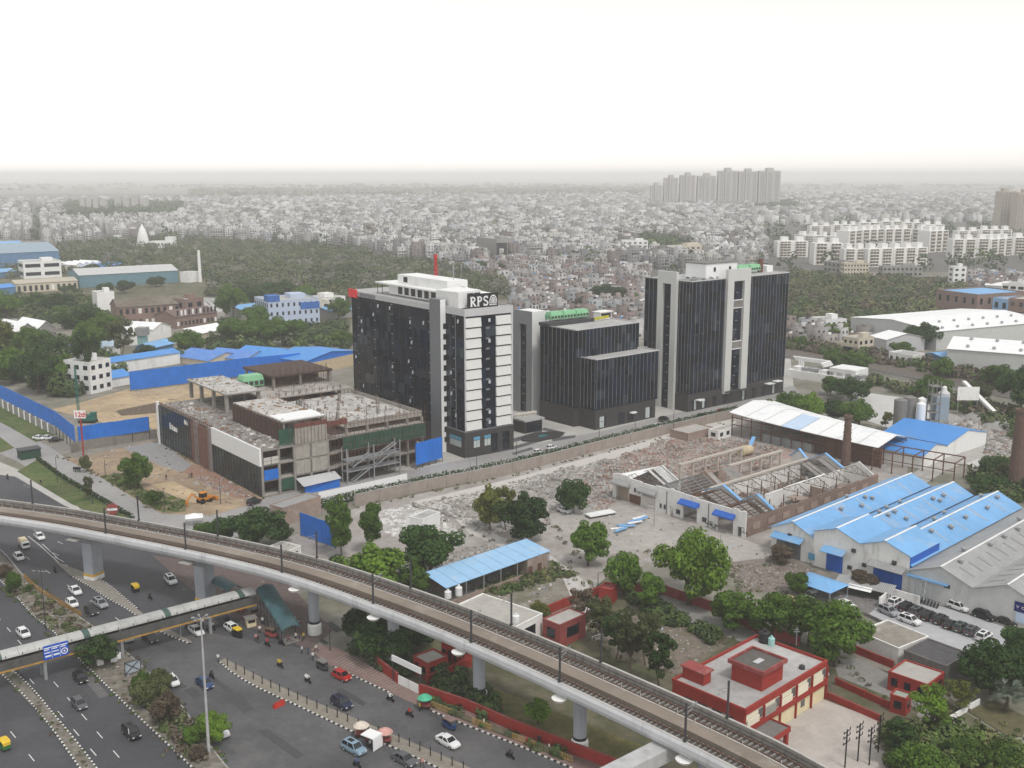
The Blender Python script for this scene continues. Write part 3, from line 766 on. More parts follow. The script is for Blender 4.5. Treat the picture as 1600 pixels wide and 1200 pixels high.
b=MB();b.box(-.03,.03,-.45,.45,0,.22);vent_me=b.build('vent',STEEL,rt);vent_me.location=(-.12,yf2+3,11.2)
win=MB();win.box(-.45,-.4,-.4,.4,0,1.15);win_o=win.build('open_window',mat('open_window',(0.5,0.53,0.56),0.2),rt);win_o.location=(-.1,yf2+6,40);win_o.rotation_euler=(0,.12,0)
for k in range(11):
 for y in linspace(yf2+3,D_-5,5)+[yf1*.55]:
  if R.random()<.9:
   o=vent_me.copy();COL.objects.link(o);o.location=(-.12,y+R.uniform(-.3,.3),11.0+k*3.345)
  if R.random()<.33:
   o=win_o.copy();COL.objects.link(o);o.location=(-.08,y+R.uniform(-3,3),9.2+k*3.345)
BX((-1.9,0,yf1+.06,yf2,0,49.3,),'blade_wall',GREY_PANEL,rt)
b=MB();b.box(-1.95,.0,yf1,yf1+.05,0,49.4)
b.build('blade_edge',WHITE_CLEAN,rt)
for k in range(12):
 BX((-1.0,-.02,yf1-.04,yf1-.005,3.2+k*3.345,5.0+k*3.345,),'slot',BLACK,rt)
c1,c2,c3,c4=.35,W_*.335,W_*.645,W_-.75
for k in range(11):
 z0=8.75+k*3.27
 for x0,x1 in((c1,c2),(c3,c4)):
  b=MB()
  b.add([(x0,-.55,z0+.05),(x1,-.55,z0+.05),(x1,-.2,z0+2.85),(x0,-.2,z0+2.85),(x0,.05,z0+.05),(x1,.05,z0+.05),(x1,.05,z0+2.85),(x0,.05,z0+2.85)],
   [(0,1,2,3),(3,2,6,7),(0,4,5,1),(0,3,7,4),(1,5,6,2)]);b.build('panel',PANELW,rt)
 if R.random()<.75:
  BX(((c2+c3)/2-.9,(c2+c3)/2+.5,-.12,.02,z0+2.3,z0+2.9,),'vent',GREY_PANEL,rt)
 if R.random()<.55:
  BX(((c2+c3)/2-.1,(c2+c3)/2+.7,-.3,-.26,z0+1.2,z0+2.3,),'open_window',_M['open_window'],rt)
panes(rt,'f',0.06,c2+.15,c3-.15,8.7,44.7,3,11)
for x0,x1 in((-.02,.3),(c4+.1,W_+.02)):
 BX((x0,x1,-.35,.05,8.55,47.3,),'edge_strip',LIGHT_PANEL,rt)
BX((.3,c4+.1,-.3,.06,44.9,47.3,),'parapet_band',LIGHT_PANEL,rt)
for bx_ in((-.1,.3,.06,yf1-.02,45.1,47.3),(-.1,.3,yf2+.02,D_,45.2,47.0),(.31,W_,D_-.3,D_,46.6,47.2),(W_-.3,W_,.1,D_-.31,46.6,47.2)):
 BX((*bx_,),'parapet',LIGHT_PANEL,rt)
SKYB=mat('shop_blue',(0.1,0.3,0.45),0.5);SHOPW=mat('shop_window',(0.45,0.5,0.5),0.15)
for face,a0,a1 in(('l',1.6,yf1-2.2),('f',3.0,5.4),('f',7.2,9.6)):
 b=MB()
 if face=='l':b.box(-.5,-.36,a0,a1,5.4,6.4)
 else:b.box(a0,a1,-.5,-.36,5.4,6.4)
 b.build('shop_sign',SKYB,rt)
 n=max(2,int((a1-a0)/1.2))
 for i in range(n):
  u0,u1=a0+(a1-a0)*i/n+.06,a0+(a1-a0)*(i+1)/n-.06
  b=MB()
  if face=='l':b.box(-.42,-.36,u0,u1,3.2,5.2)
  else:b.box(u0,u1,-.42,-.36,3.0,5.2)
  b.build('shop_window',SHOPW,rt)
for x0,x1 in((9.8,12.4),(14.4,17.2)):
 for i in range(3):
  u0=x0+(x1-x0)*i/3
  BX((u0+.05,u0+(x1-x0)/3-.05,-.4,-.36,.6,6.6,),'glass_pane',GLASS_DARK,rt)
b=MB();b.box(5.2,15,yf2+1,54,HT,50.4);ph=b.build('penthouse',WHITE,rt)
for k in range(7):
 y0=yf2+3.0+k*4.2
 BX((5.1,5.25,y0,y0+2.6,47.5,50.0,),'window',GLASS_DARK,ph)
BX((3.2,16.5,yf2-1,60,50.4,50.9,),'roof_slab',WHITE,rt)
for yy in(56,59.3):
 b=MB();b.tube((3.8,yy,HT-.3),(3.8,yy,50.4),.12,n=6);b.build('column',DARK,rt)
b=MB();b.box(6.5,14.5,19,50,50.9,54.0);up=b.build('upper_room',WHITE,rt)
BX((6.4,6.52,43.5,46,51.6,53.4,),'window',GLASS_DARK,up)
b=MB();b.add([(1.0,4.5,HT),(9.5,4.5,HT),(9.5,17,HT),(1.0,17,HT),(1.0,4.5,52),(9.5,4.5,52.3),(9.5,17,52.3),(1.0,17,51.8)],
    [(0,1,5,4),(1,2,6,5),(2,3,7,6),(3,0,4,7),(4,5,6,7)]);b.build('stair_room',WHITE,rt)
for k in range(2):
 BX((4.3+k*2.6,6.6+k*2.6,4.4,4.5,47.3,51.5,),'glass_pane',GLASS_DARK,rt)
b=MB();b.add([(10,6,51),(17.5,6,50.4),(17.5,17,50.4),(10,17,52.8)],[(0,1,2,3)]);b.add([(10,6,50.7),(17.5,6,50.1),(17.5,17,50.1),(10,17,52.5)],[(3,2,1,0)]);b.build('canopy_roof',WHITE,rt)
b=MB();b.box(3.2,14.4,2.0,2.5,HT-.3,51.4);sb=b.build('sign_board',BLACK,rt)
lw=.42
def stroke(b,pts,w_=lw,y=1.93):
 for p,q in zip(pts,pts[1:]):b.beam((p[0],y,p[1]),(q[0],y,q[1]),.1,w_)if abs(p[1]-q[1])<1e-6 else b.beam((p[0],y,p[1]),(q[0],y,q[1]),w_ if True else.1,.1)
def letter(b,ch,x,z,h,w_,y=1.9):
 def bar(p,q,t=lw):
  d=Vector((q[0]-p[0],q[1]-p[1]));L_=d.length;d.normalize();n=Vector((-d.y,d.x))*t/2
  pts=[(p[0]-n.x,p[1]-n.y),(q[0]-n.x,q[1]-n.y),(q[0]+n.x,q[1]+n.y),(p[0]+n.x,p[1]+n.y)]
  b.add([(x+u,y,z+v)for u,v in pts]+[(x+u,y+.08,z+v)for u,v in pts],[(0,1,2,3),(4,7,6,5),(0,4,5,1),(1,5,6,2),(2,6,7,3),(3,7,4,0)])
 def arc(cx_,cz,rx,rz_,a0,a1,t=lw,n=8):
  pr=[(cx_+rx*math.cos(a0+(a1-a0)*i/n),cz+rz_*math.sin(a0+(a1-a0)*i/n))for i in range(n+1)]
  for p,q in zip(pr,pr[1:]):bar(p,q,t)
 hp=PI/2
 if ch in 'RP':
  bar((.45,0),(.45,h),.6);bar((0,.12),(.95,.12),.26);bar((0,h-.12),(.9,h-.12),.26)
  arc(.7,h*.72,w_*.5,h*.23,hp,-hp,.5)
  if ch=='R':bar((.9,h*.48),(w_-.2,.1),.55);bar((w_-.5,.12),(w_+.15,.12),.26)
 if ch=='S':
  arc(w_/2,h*.74,w_*.38,h*.2,PI*.12,PI*1.5,.5);arc(w_/2,h*.27,w_*.4,h*.21,hp,-PI*.85,.5)
  bar((w_-.25,h),(w_-.25,h*.72),.22);bar((.2,0),(.2,h*.3),.22)
b=MB();letter(b,'R',3.7,47.5,3.1,2.2);letter(b,'P',6.3,47.5,3.1,2.0);letter(b,'S',8.7,47.5,3.1,1.9);b.build('lettering',WHITE_CLEAN,sb)
b=MB()
for r0,r1 in((1.25,1.5),(.75,.95),(.3,.5)):
 for i in range(10):
  a0,a1=PI*i/10,PI*(i+1)/10
  b.add([(12.5+r*math.cos(a),1.92,48.5+r*1.55*math.sin(a))for r,a in((r0,a0),(r1,a0),(r1,a1),(r0,a1))],[(0,1,2,3)])
for i in range(1,8):
 a=PI*i/8;b.beam((12.5,1.92,48.5),(12.5+1.3*math.cos(a),1.92,48.5+2.0*math.sin(a)),.1,.05)
b.box(11.0,14.0,1.9,1.96,48.2,48.4)
for i,wd_ in enumerate((.4,.35,.4,.4,.35)):b.box(11.1+i*.58,11.1+i*.58+wd_,1.9,1.96,47.5,47.95)
b.build('emblem',WHITE_CLEAN,sb)
b=MB();b.box(-.9,-.35,D_-5.0,D_+.4,44.7,47.6)
for s_ in range(2):b.tube((-.45,D_-4.5+s_*2.6,46.3),(.2,D_-4.5+s_*2.6,46.3),.12,n=5)
b.build('red_sign',mat('red_sign_face',(0.75,0.035,0.04),0.5),rt)
b=MB()
for i in range(6):b.box(-.3,-.12,D_-8-i*1.9,D_-7-i*1.9+.4,45.4,46.7)
b.build('sign_lettering',mat('grey_letters',(0.2,0.2,0.22),0.5),rt)
lm=thing('lattice_mast','red lattice mast among aerials on the tower roof','mast',(*loc2(A,RZ,14.5,38),54.0),RZ)
b=MB()
for i,j in((-.6,-.6),(.6,-.6),(.6,.6),(-.6,.6)):b.beam((i,j,-7),(i*.4,j*.4,6.5),.16)
for k in range(9):
 z=-6+k*1.4;t=1-.6*(z+7)/13.5;s_=.6*t
 b.beam((-s_,-s_,z),(s_,-s_,z+1.2),.1);b.beam((s_,-s_,z),(s_,s_,z+1.2),.1);b.beam((s_,s_,z),(-s_,s_,z+1.2),.1)
b.build('lattice',mat('red_mast_paint',(0.5,0.03,0.03),0.6),lm)
BX((-.5,.5,-.25,.25,5.6,7.2,),'aerial_panel',_M['red_mast_paint'],lm)
for k,(x,y)in enumerate(((11,22),(12.2,24),(13.4,21),(13.8,26))):
 b=MB();b.tube((0,0,0),(0,0,5.5-k*.6),.07,n=5);b.tube((0,0,4.0-k*.6),(0,0,5.6-k*.6),.16,n=6)
 tag(b.build('aerial',STEEL),'slim rooftop aerial, %s of four behind the sign tower stair room'%ord_w[k],'aerial','aerials on the tower roof').location=(*loc2(A,RZ,x,y),54.0)
TOWER_A,TOWER_RZ=A,RZ
# ---- glass block with a step, between the towers
A=G(930,672);RZ=math.radians(40.0)
yd=10.5;WB=xsol(A,RZ,0,24.8,1029.5);HL,HU=24.8,34.5
x_u0,x_u1=-2.6,WB-2.5
yu=ysol(A,RZ,x_u0,HU,900,-5,60);yd2=ysol(A,RZ,x_u0,HU,843.5,0,90)
mb_=thing('glass_office_block','stepped dark glass office block with pale vertical fins between the two towers','office building',A,RZ)
b=MB();b.box(.1,WB,.1,yu+1,6.8,HL,0,1);b.box(x_u0+.1,x_u1,yu+.1,yd2,6.8,HU,0,1);b.build('wall',[CORE,ROOFM],mb_)
b=MB();b.box(-.1,WB-1.2,-.1,yu+.5,0,6.75);b.box(x_u0,WB-1.2,yu+.52,yd2,0,6.74);b.build('podium',CHARCOAL,mb_)
panes(mb_,'f',.1,.1,WB,7.2,HL-.3,14,5);panes(mb_,'l',.1,.1,yu,7.2,HL-.3,4,5)
panes(mb_,'f',yu+.1,x_u0+.1,x_u1,HL,HU-.3,14,3);panes(mb_,'l',x_u0+.1,yu+.2,yd2,7.2,HU-.3,9,8)
fins(mb_,'f',.06,linspace(.4,WB-.2,17),7.4,HL,FIN);fins(mb_,'l',.06,linspace(.5,yu,5),7.4,HL,FIN)
fins(mb_,'f',yu+.06,linspace(x_u0+1.2,x_u1-.2,18),HL,HU,FIN);fins(mb_,'l',x_u0+.06,linspace(yu+1.4,yd2-.3,9),7.4,HU,FIN)
for bx_ in((-.1,WB+.1,-.12,.25,HL,HL+.35),(-.1,.2,.26,yu-.02,HL,HL+.35),(WB-.2,WB+.1,.26,yu,HL,HL+.35),(x_u0-.05,x_u1+.1,yu-.1,yu+.3,HU,HU+.35),
   (x_u0-.05,x_u0+.3,yu+.31,yd2,HU,HU+.35),(x_u1-.3,x_u1+.1,yu+.31,yd2,HU,HU+.35)):
 BX((*bx_,),'parapet',LIGHT_PANEL,mb_)
for i in range(6):
 x0=2+i*4.7
 if i in(1,4):continue
 for k in range(3):
  BX((x0+k*1.1,x0+1.0+k*1.1,-.16,-.1,.5,4.4,),'glass_pane',SHOPW if i in(0,5)and k<2 else GLASS_DARK,mb_)
BX((17,19.5,-1.6,-.1,3.6,4.0,),'canopy',WHITE,mb_)
for k in range(5):
 b=MB();b.tube((WB-4+k*.9,yu-1-k*.2,HL+.35),(WB-4+k*.9,yu-1-k*.2,HL+.9),.25,n=8);b.build('roof_vent',LIGHT_PANEL,mb_)
for k in range(2):
 BX((5.5+k*1.6,5.9+k*1.6,yu-.6,yu-.2,HL,HL+2.6,),'flue',BLACK,mb_)
chg=mat('chiller_green',(0.22,0.48,0.27),0.5,0.06)
def chiller(loc,rz,label,L_=6.0,W2=3.4,H2=3.2):
 t=thing('cooling_unit',label,'cooling unit',loc,rz,'green cooling units')
 BX((0,L_,0,W2,.5,H2*.62,),'body',chg,t)
 b=MB();b.add([(0,0,H2*.62),(L_,0,H2*.62),(L_,W2,H2*.62),(0,W2,H2*.62),(.4,.4,H2),(L_-.4,.4,H2),(L_-.4,W2-.4,H2),(.4,W2-.4,H2)],
     [(0,1,5,4),(1,2,6,5),(2,3,7,6),(3,0,4,7),(4,5,6,7)]);b.build('hood',chg,t)
 n=4
 for i in range(n):
  BX((L_*i/n+.25,L_*(i+1)/n-.25,-.06,.0,.9,H2*.55,),'louvre',DARK,t)
 for x in(.3,L_-.3):
  for y in(.3,W2-.3):
   BX((x-.15,x+.15,y-.15,y+.15,0,.5,),'leg',STEEL,t)
 return t
for k in range(3):chiller((*loc2(A,RZ,12-k*6.0,yd2-4+k*.4),HU+1.4),RZ,'green cooling unit on the stepped block roof, %s from the yellow pipework'%ord_w[k])
b=MB();b.box(-4,19,yd2-6,yd2-1,HU+.1,HU+1.3);tag(b.build('plant_deck',DARK),'dark steel deck carrying the green cooling units on the stepped block','plant deck').location=(*A,0)
bpy.context.scene.objects['plant_deck'].rotation_euler=(0,0,RZ)
b=MB()
for k in range(3):b.tube((18+k*.2,yd2-7,HU+.8+k*.35),(27,yd2-5.5,HU+.8+k*.35),.18,n=6)
o=tag(b.build('yellow_pipework',mat('yellow_pipe',(0.55,0.5,0.05),0.5)),'yellow pipework on the roof of the stepped glass block','pipework');o.location=(*A,0);o.rotation_euler=(0,0,RZ);o['kind']='thing'
b=MB();b.box(24,30,yd2-4,yd2-.5,HU,HU+2.6);b.box(23.5,30.5,yd2-4.5,yd2,HU+2.6,HU+2.9);o=b.build('roof_room',WHITE_DIRTY,mb_)
BX((24.5,29.5,yd2-4.1,yd2-4.0,HU+.6,HU+2.2,),'window',GLASS_DARK,o)
S=G(833,648);hS=38.6
stw=thing('stair_tower','grey framed stair tower with a white flank and dark window strip beside the stepped block','stair tower',S,RZ)
xs=xsol(S,RZ,0,20,858,0,40);ys=ysol(S,RZ,0,20,803.5,0,60)
BX((0.05,xs,0.05,ys,0,hS-.4,),'wall',WHITE,stw)
yy=[0,ys*.3,ys*.66,ys]
for y0,y1 in((yy[0],yy[1]),(yy[2],yy[3])):
 BX((-.7,.0,y0,y1-.02,0,hS,),'frame_leg',mat('mid_grey_cladding',(0.27,0.275,0.285),0.45,0.05),stw)
BX((-.7,.0,yy[1],yy[2]-.02,hS-5,hS,),'frame_head',_M['mid_grey_cladding'],stw)
BX((-.7,xs,-.05,.03,0,hS,),'flank',WHITE_CLEAN,stw)
panes(stw,'l',0.02,yy[1]+.05,yy[2]-.07,0.5,hS-5.1,2,10)
for k in range(9):
 BX((-.2,-.1,(yy[1]+yy[2])/2-.4,(yy[1]+yy[2])/2+.4,3.8+k*3.2,4.05+k*3.2,),'ledge',STEEL,stw)
S2=G(797,690);b=MB();p_=loc2(TOWER_A,TOWER_RZ,26,30)
wg=thing('rear_wing','dark glazed wing with a strip of blue netting behind the white panelled tower','office wing',p_,TOWER_RZ)
b.box(0,9,0,26,0,33);b.build('wall',CORE,wg)
BX((2.0,5.0,-.2,-.05,6,15,),'netting',BLUE_SHEET,wg)
panes(wg,'l',0.0,.3,25,1,32,8,9)
p0=G(820,679);pv_=thing('entrance_pavilion','low dark pavilion with a flat white roof between the towers','pavilion',p0,RZ)
px_=xsol(p0,RZ,0,4.5,851,0,40);py_=ysol(p0,RZ,0,4.5,793,0,40)
BX((.6,px_-.6,.6,py_,0,4.2,),'wall',CHARCOAL,pv_)
BX((0,px_,0,py_,4.2,4.8,),'roof_slab',ROOFM,pv_)
for i in range(4):
 BX((1.2+i*(px_-2)/4,1.1+(i+1)*(px_-2)/4,.5,.58,.4,3.9,),'glass_pane',GLASS_DARK,pv_)
for k in range(5):
 b=MB();b.tube((-.9,0,.8),(.9,0,.8),.65,n=10);b.box(-.8,.8,-.5,.5,0,.4)
 tag(b.build('roof_tank',mat('pale_tank',(0.5,0.47,0.42),0.6)),'pale drum tank on the pavilion roof, %s of the row from its open end'%ord_w[4-k],'tank','tanks on the pavilion roof').location=(*loc2(p0,RZ,2+k*1.7,py_-3-k*.3),4.8)
# ---- tall tower with white frames
A=G(1074,644);RZ=math.radians(39.5);HT=49.0
xe=xsol(A,RZ,0,45,1232.5);ye=ysol(A,RZ,0,45,1007.5)
tw=thing('office_tower','tall dark glass tower with two white portal frames and pale fins','office tower',A,RZ)
BX((.1,xe,.1,ye,0,HT,0,1,),'wall',[CORE,ROOFM],tw)
xf0=xsol(A,RZ,-1.2,45,1137.5);xf1=xsol(A,RZ,-1.2,45,1173)
yf0=ysol(A,RZ,-1.2,45,1056.5);yf1=ysol(A,RZ,-1.2,45,1027)
BX((-.15,xe-.5,-.15,yf0-.05,0,6.5,),'podium',CHARCOAL,tw)
panes(tw,'f',.1,.1,xf0,6.8,HT-.5,9,11);panes(tw,'f',.1,xf1,xe,6.8,HT-.5,9,11)
panes(tw,'l',.1,.1,yf0,6.8,HT-.5,4,11);panes(tw,'l',.1,yf1,ye,1,HT-.5,4,12)
fins(tw,'f',.06,linspace(.5,xf0-.5,9),6.8,HT,FIN);fins(tw,'f',.06,linspace(xf1+.6,xe-.1,14),6.8,HT,FIN)
fins(tw,'l',.06,linspace(.8,yf0-.8,4),6.8,HT,FIN);fins(tw,'l',.06,linspace(yf1+.8,ye-.2,4),6.8,HT,FIN)
for bx_ in((-.05,xf0-.02,-.1,.2),(xf1+.02,xe,-.1,.2),(-.05,.2,.22,yf0-.02),(-.05,.2,yf1+.02,ye),(xe-.25,xe,.22,ye)):
 BX((*bx_,HT,HT+.4,),'parapet',LIGHT_PANEL,tw)
lf=mat('frame_cladding',(0.55,0.55,0.53),0.5,0.04,0.4)
def portal(root,face,a0,a1,z0,z1,leg):
 def bx(u0,u1,c0,c1,w0,w1):
  b=MB()
  if face=='f':b.box(u0,u1,c0,c1,w0,w1)
  else:b.box(c0,c1,u0,u1,w0,w1)
  return b
 bx(a0,a0+leg,-1.2,.05,z0,z1).build('frame_leg',lf,root);bx(a1-leg,a1,-1.2,.05,z0,z1).build('frame_leg',lf,root)
 bx(a0+leg+.01,a1-leg-.01,-1.2,.05,z1-4.6,z1).build('frame_head',lf,root)
 panes(root,face,-.1,a0+leg+.1,a1-leg-.1,z0,z1-4.7,2,12)
 for k in range(11):
  bx((a0+a1)/2-.55,(a0+a1)/2+.55,-.3,-.16,z0+2.8+k*3.6,z0+3.0+k*3.6).build('ledge',STEEL,root)
portal(tw,'f',xf0,xf1,4.5,52.5,(xf1-xf0)*.27);portal(tw,'l',yf0,yf1,0,52.3,(yf1-yf0)*.28)
for z in(21.5,37.5):
 u0,u1=xf0+(xf1-xf0)*.27,xf1-(xf1-xf0)*.27
 BX((u0,u1,-.5,-.16,z,z+3.0,),'balcony_recess',CONC_DARK,tw)
 for dz in(0,3.0):
  BX((u0,u1,-.62,-.16,z+dz-.15,z+dz+.15,),'balcony_edge',WHITE,tw)
for i in range(9):
 if i==4:continue
 x0=2.2+i*6.0
 for k in range(2):
  BX((x0+k*1.3,x0+1.15+k*1.3,-.2,-.15,.5,4.2,),'glass_pane',SHOPW if(i+k)%4==1 else GLASS_DARK,tw)
for x0,x1,z in((4,7,4.0),(20,27,5.2),(28,33,5.0),(46,50,5.0),(51,55,5.4)):
 BX((x0,x1,-2.6,-.16,z,z+.3,),'canopy',WHITE if z<4.5 or x0>40 else CHARCOAL,tw)
xp0,xp1=12.5,31.0
b=MB();b.box(xp0,xp1,4,14,HT,54.6);ph=b.build('penthouse',WHITE_CLEAN,tw)
BX((xp0-.3,xp1+.3,3.7,14.3,54.6,55.0,),'roof_slab',CONC_DARK,ph)
for x in(17,26):
 BX((x,x+1.2,3.9,4.0,51.6,53.2,),'window',BLACK,ph)
for k in range(14):
 b=MB();s_=R.uniform(.3,.7);b.box(-s_,s_,-s_*.6,s_*.6,0,R.uniform(.4,1.1))
 o=b.build('roof_plant',R.choice([DARK,STEEL,CONC_DARK]),tw);o.location=(R.uniform(1.5,18),R.uniform(1.5,14)if k%2 else R.uniform(1,3),HT)
b=MB()
for k in range(5):b.tube((1.2,2+k*1.3,HT+.5),(11.5,2+k*1.3,HT+.5),.12,n=5)
b.build('pipe_run',STEEL,tw,kind='stuff')
for k in range(2):chiller((*loc2(A,RZ,37+k*7.5,8),HT+.5),RZ,'green cooling unit on the tall framed tower, %s from the penthouse'%ord_w[k],6.5,4,3.0)
b=MB();b.tube((52,9,HT),(52,9,HT+5.5),1.1,n=12);b.build('roof_tank',mat('rust_brown_tank',(0.14,0.06,0.045),0.7),tw)
BX((55,59,8,13,HT,HT+2.5,),'roof_room',WHITE,tw)
TW_A,TW_RZ=A,RZ
# ---- boundary wall, hedge and street furniture along the campus road
wp=GP((440,818),(555,791),(640,772),(800,739),(985,692),(1150,652),(1250,628))
hgt=3.2
bw=thing('boundary_wall','long plastered boundary wall between the campus road and demolition site','wall',wp[1])
wm=mat('wall_plaster',(0.31,0.265,0.235),0.9,0.12,0.5,dirt=((0.25,0.17,0.14),0.2,1))
path=smooth_path(wp[1:],6.0)
for i,(p,q)in enumerate(zip(path,path[1:])):
 p2=Vector((p[0]-wp[1][0],p[1]-wp[1][1]));q2=Vector((q[0]-wp[1][0],q[1]-wp[1][1]));d=(q2-p2).normalized()*.05
 b=MB();b.beam((p2.x+d.x,p2.y+d.y,hgt/2),(q2.x-d.x,q2.y-d.y,hgt/2),.3,hgt);b.build('wall_panel',wm,bw)
 b=MB();b.beam((p2.x,p2.y,hgt/2+.1),(p2.x+d.x*.001,p2.y+.4,hgt/2+.1),.4,hgt+.2);b.build('pillar',wm,bw)
 b=MB();b.beam((p2.x+d.x,p2.y+d.y,hgt+.06),(q2.x-d.x,q2.y-d.y,hgt+.06),.4,.12);b.build('coping',CONCRETE,bw)
def leaf_cloud(n,rad,size,seed,shape=None,core=0.0):
 """n leaf quads scattered through a union of ellipsoid lobes; lobes = [(centre, radii)]"""
 rg=np.random.default_rng(seed)
 lobes=shape
 wts=np.array([l[1][0]*l[1][1]for l in lobes]);wts=wts/wts.sum()
 ids=rg.choice(len(lobes),n,p=wts)
 d=rg.normal(size=(n,3));d/=np.linalg.norm(d,axis=1)[:,None]
 rr_=1-np.abs(rg.normal(0,.16,n));rr_=np.clip(rr_,.25,1.08)
 C_=np.array([l[0]for l in lobes])[ids];RD=np.array([l[1]for l in lobes])[ids]
 pos=C_+d*RD*rr_[:,None]
 nrm=d+rg.normal(0,.38,(n,3))+np.array([0,0,.35]);nrm/=np.linalg.norm(nrm,axis=1)[:,None]
 t=np.cross(nrm,rg.normal(size=(n,3)));t/=np.linalg.norm(t,axis=1)[:,None];bt=np.cross(nrm,t)
 sz=size*rg.uniform(.6,1.35,n)[:,None]
 V=np.stack([pos-t*sz*.5-bt*sz*.2,pos+t*sz*.1-bt*sz*.45,pos+t*sz*.6+bt*sz*.1,pos-t*sz*.1+bt*sz*.5],1).reshape(-1,3)
 Q=np.arange(4*n).reshape(-1,4)
 return V,Q
hp=offset(smooth_path(GP((455,806),(555,782),(640,763),(800,730),(985,684),(1150,645)),1.2),0)
lob=[((p[0],p[1],1.5+R.uniform(-.2,.2)),(.9,.9,1.55))for p in hp]
V,Q=leaf_cloud(9000,1,.5,3,lob)
tag(bulk('hedge',V,Q,LEAF[2]),'long clipped dark hedge along the campus road side of the wall','hedge')
# ------------------------------------------------------------------ building under construction
def bits(name,poly,z,n,s0,s1,mats,root=None,seed=1,hz=None,flat=.5,world=True,**kw):
 """n broken pieces lying inside a polygon: real lumps in one object, too many to count"""
 rg=random.Random(seed);xs_=[p[0]for p in poly];ys_=[p[1]for p in poly]
 Vs=[];Fs=[];cols=[];k=0
 while k<n:
  p=(rg.uniform(min(xs_),max(xs_)),rg.uniform(min(ys_),max(ys_)))
  if not inside(p,poly):continue
  k+=1
  s_=s0+(s1-s0)*rg.random()**2.5;a=rg.random()*PI;c,d=math.cos(a),math.sin(a)
  sx,sy,sz=s_,s_*rg.uniform(.4,1),s_*rg.uniform(.15,flat)
  zz=z if hz is None else z+hz(p)
  o=len(Vs);t=[rg.uniform(-.3,.3)*s_ for _ in range(4)]
  for i,(u,v)in enumerate(((-1,-1),(1,-1),(1,1),(-1,1))):
   Vs.append((p[0]+u*sx/2*c-v*sy/2*d,p[1]+u*sx/2*d+v*sy/2*c,zz-.05))
  for i,(u,v)in enumerate(((-1,-1),(1,-1),(1,1),(-1,1))):
   q=rg.uniform(.5,.95)
   Vs.append((p[0]+u*q*sx/2*c-v*q*sy/2*d,p[1]+u*q*sx/2*d+v*q*sy/2*c,zz+sz+t[i]*.4))
  Fs+=[(o,o+1,o+5,o+4),(o+1,o+2,o+6,o+5),(o+2,o+3,o+7,o+6),(o+3,o,o+4,o+7),(o+4,o+5,o+6,o+7)]
  cc=rg.choice(mats);j=rg.uniform(.75,1.2)
  cols+=[tuple(q*j for q in cc)]*5
 return bulk(name,Vs,Fs,TINT,np.array(cols),parent=root,kind='stuff',**kw)
TINT=mat('broken_masonry',(.3,.3,.3),0.95,0.15,2.0,attr='tint')
GREYS=[(.29,.275,.255),(.35,.335,.32),(.21,.2,.185),(.4,.385,.365)]
REDS=[(.27,.15,.115),(.21,.125,.1),(.26,.195,.165),(.28,.25,.23)]
A=G(410,778);RZ=math.radians(38.5)
cb=thing('unfinished_building','half built concrete commercial block with scaffolding, dark glazed side and debris on its decks','construction site',A,RZ)
CONC_B=mat('raw_concrete',(0.27,0.25,0.225),0.9,0.18,0.7,big=0.15,dirt=((0.15,0.13,0.115),0.4))
SLAB_T=mat('dusty_slab',(0.36,0.335,0.31),0.95,0.2,0.5,big=0.25,bigscale=0.15,dirt=((0.15,0.13,0.115),0.3,1))
NET=mat('green_netting',(0.022,0.075,0.05),0.9,0.25,0.6)
RUSTN=mat('rusty_formwork',(0.075,0.048,0.04),0.9,0.3,0.8)
def slab(x0,x1,y0,y1,z,t=.4,m=None,name='floor_slab'):
 b=MB();b.box(x0,x1,y0,y1,z-t,z,0,1);return b.build(name,m or[CONC_B,SLAB_T],cb)
def cols_(pts,z0,z1,s_=.7):
 for x,y in pts:
  BX((x-s_/2,x+s_/2,y-s_/2,y+s_/2,z0,z1,),'column',CONC_B,cb)
def rebar(pts,z,h=1.6):
 b=MB()
 for x,y in pts:
  for i in range(5):
   u,v=R.uniform(-.35,.35),R.uniform(-.35,.35)
   b.beam((x+u,y+v,z),(x+u*1.4,y+v*1.4,z+h*R.uniform(.6,1.1)),.06)
 b.build('rebar',RUST,cb,kind='stuff')
PALE_S=mat('pale_slab',(.46,.44,.42),.95,.18,.5,big=.2,bigscale=.15,dirt=((.16,.13,.11),.25,1));DARK_S=mat('dark_deck',(.2,.185,.17),.95,.25,.6,big=.25,bigscale=.2,dirt=((.4,.38,.36),.3,1))
for z in(.3,4.6,9.0):slab(.4,24,.4,76,z)
slab(.35,24,0,77,13.4,.4,[CONC_B,DARK_S])
slab(24.01,55,1.2,46,4.6);slab(24.01,55,1.2,46,9.0);slab(24.01,54.5,0.6,46,13.4);slab(28,55,2.5,45,15.4,.4,[CONC_B,PALE_S])
slab(24,56,46.01,84,9.0);slab(24,56,46.01,84,13.4);slab(24,56,46.01,84,17.0)
cols_([(x,.5)for x in(.5,5.6,10.4,15.5,21)],0,13.4);cols_([(x,y)for x in(8,16,23)for y in range(8,76,9)],0,13.4,.6)
cols_([(x,1.8)for x in(28,35,42,49,54.3)],0,15.0);cols_([(x,y)for x in(30,40,50)for y in(14,28,42)],0,15.0,.6)
cols_([(54.4,y)for y in(12,24,36)],0,15.0);cols_([(x,y)for x in(28,40,54)for y in(52,66,80)],0,17,.6)
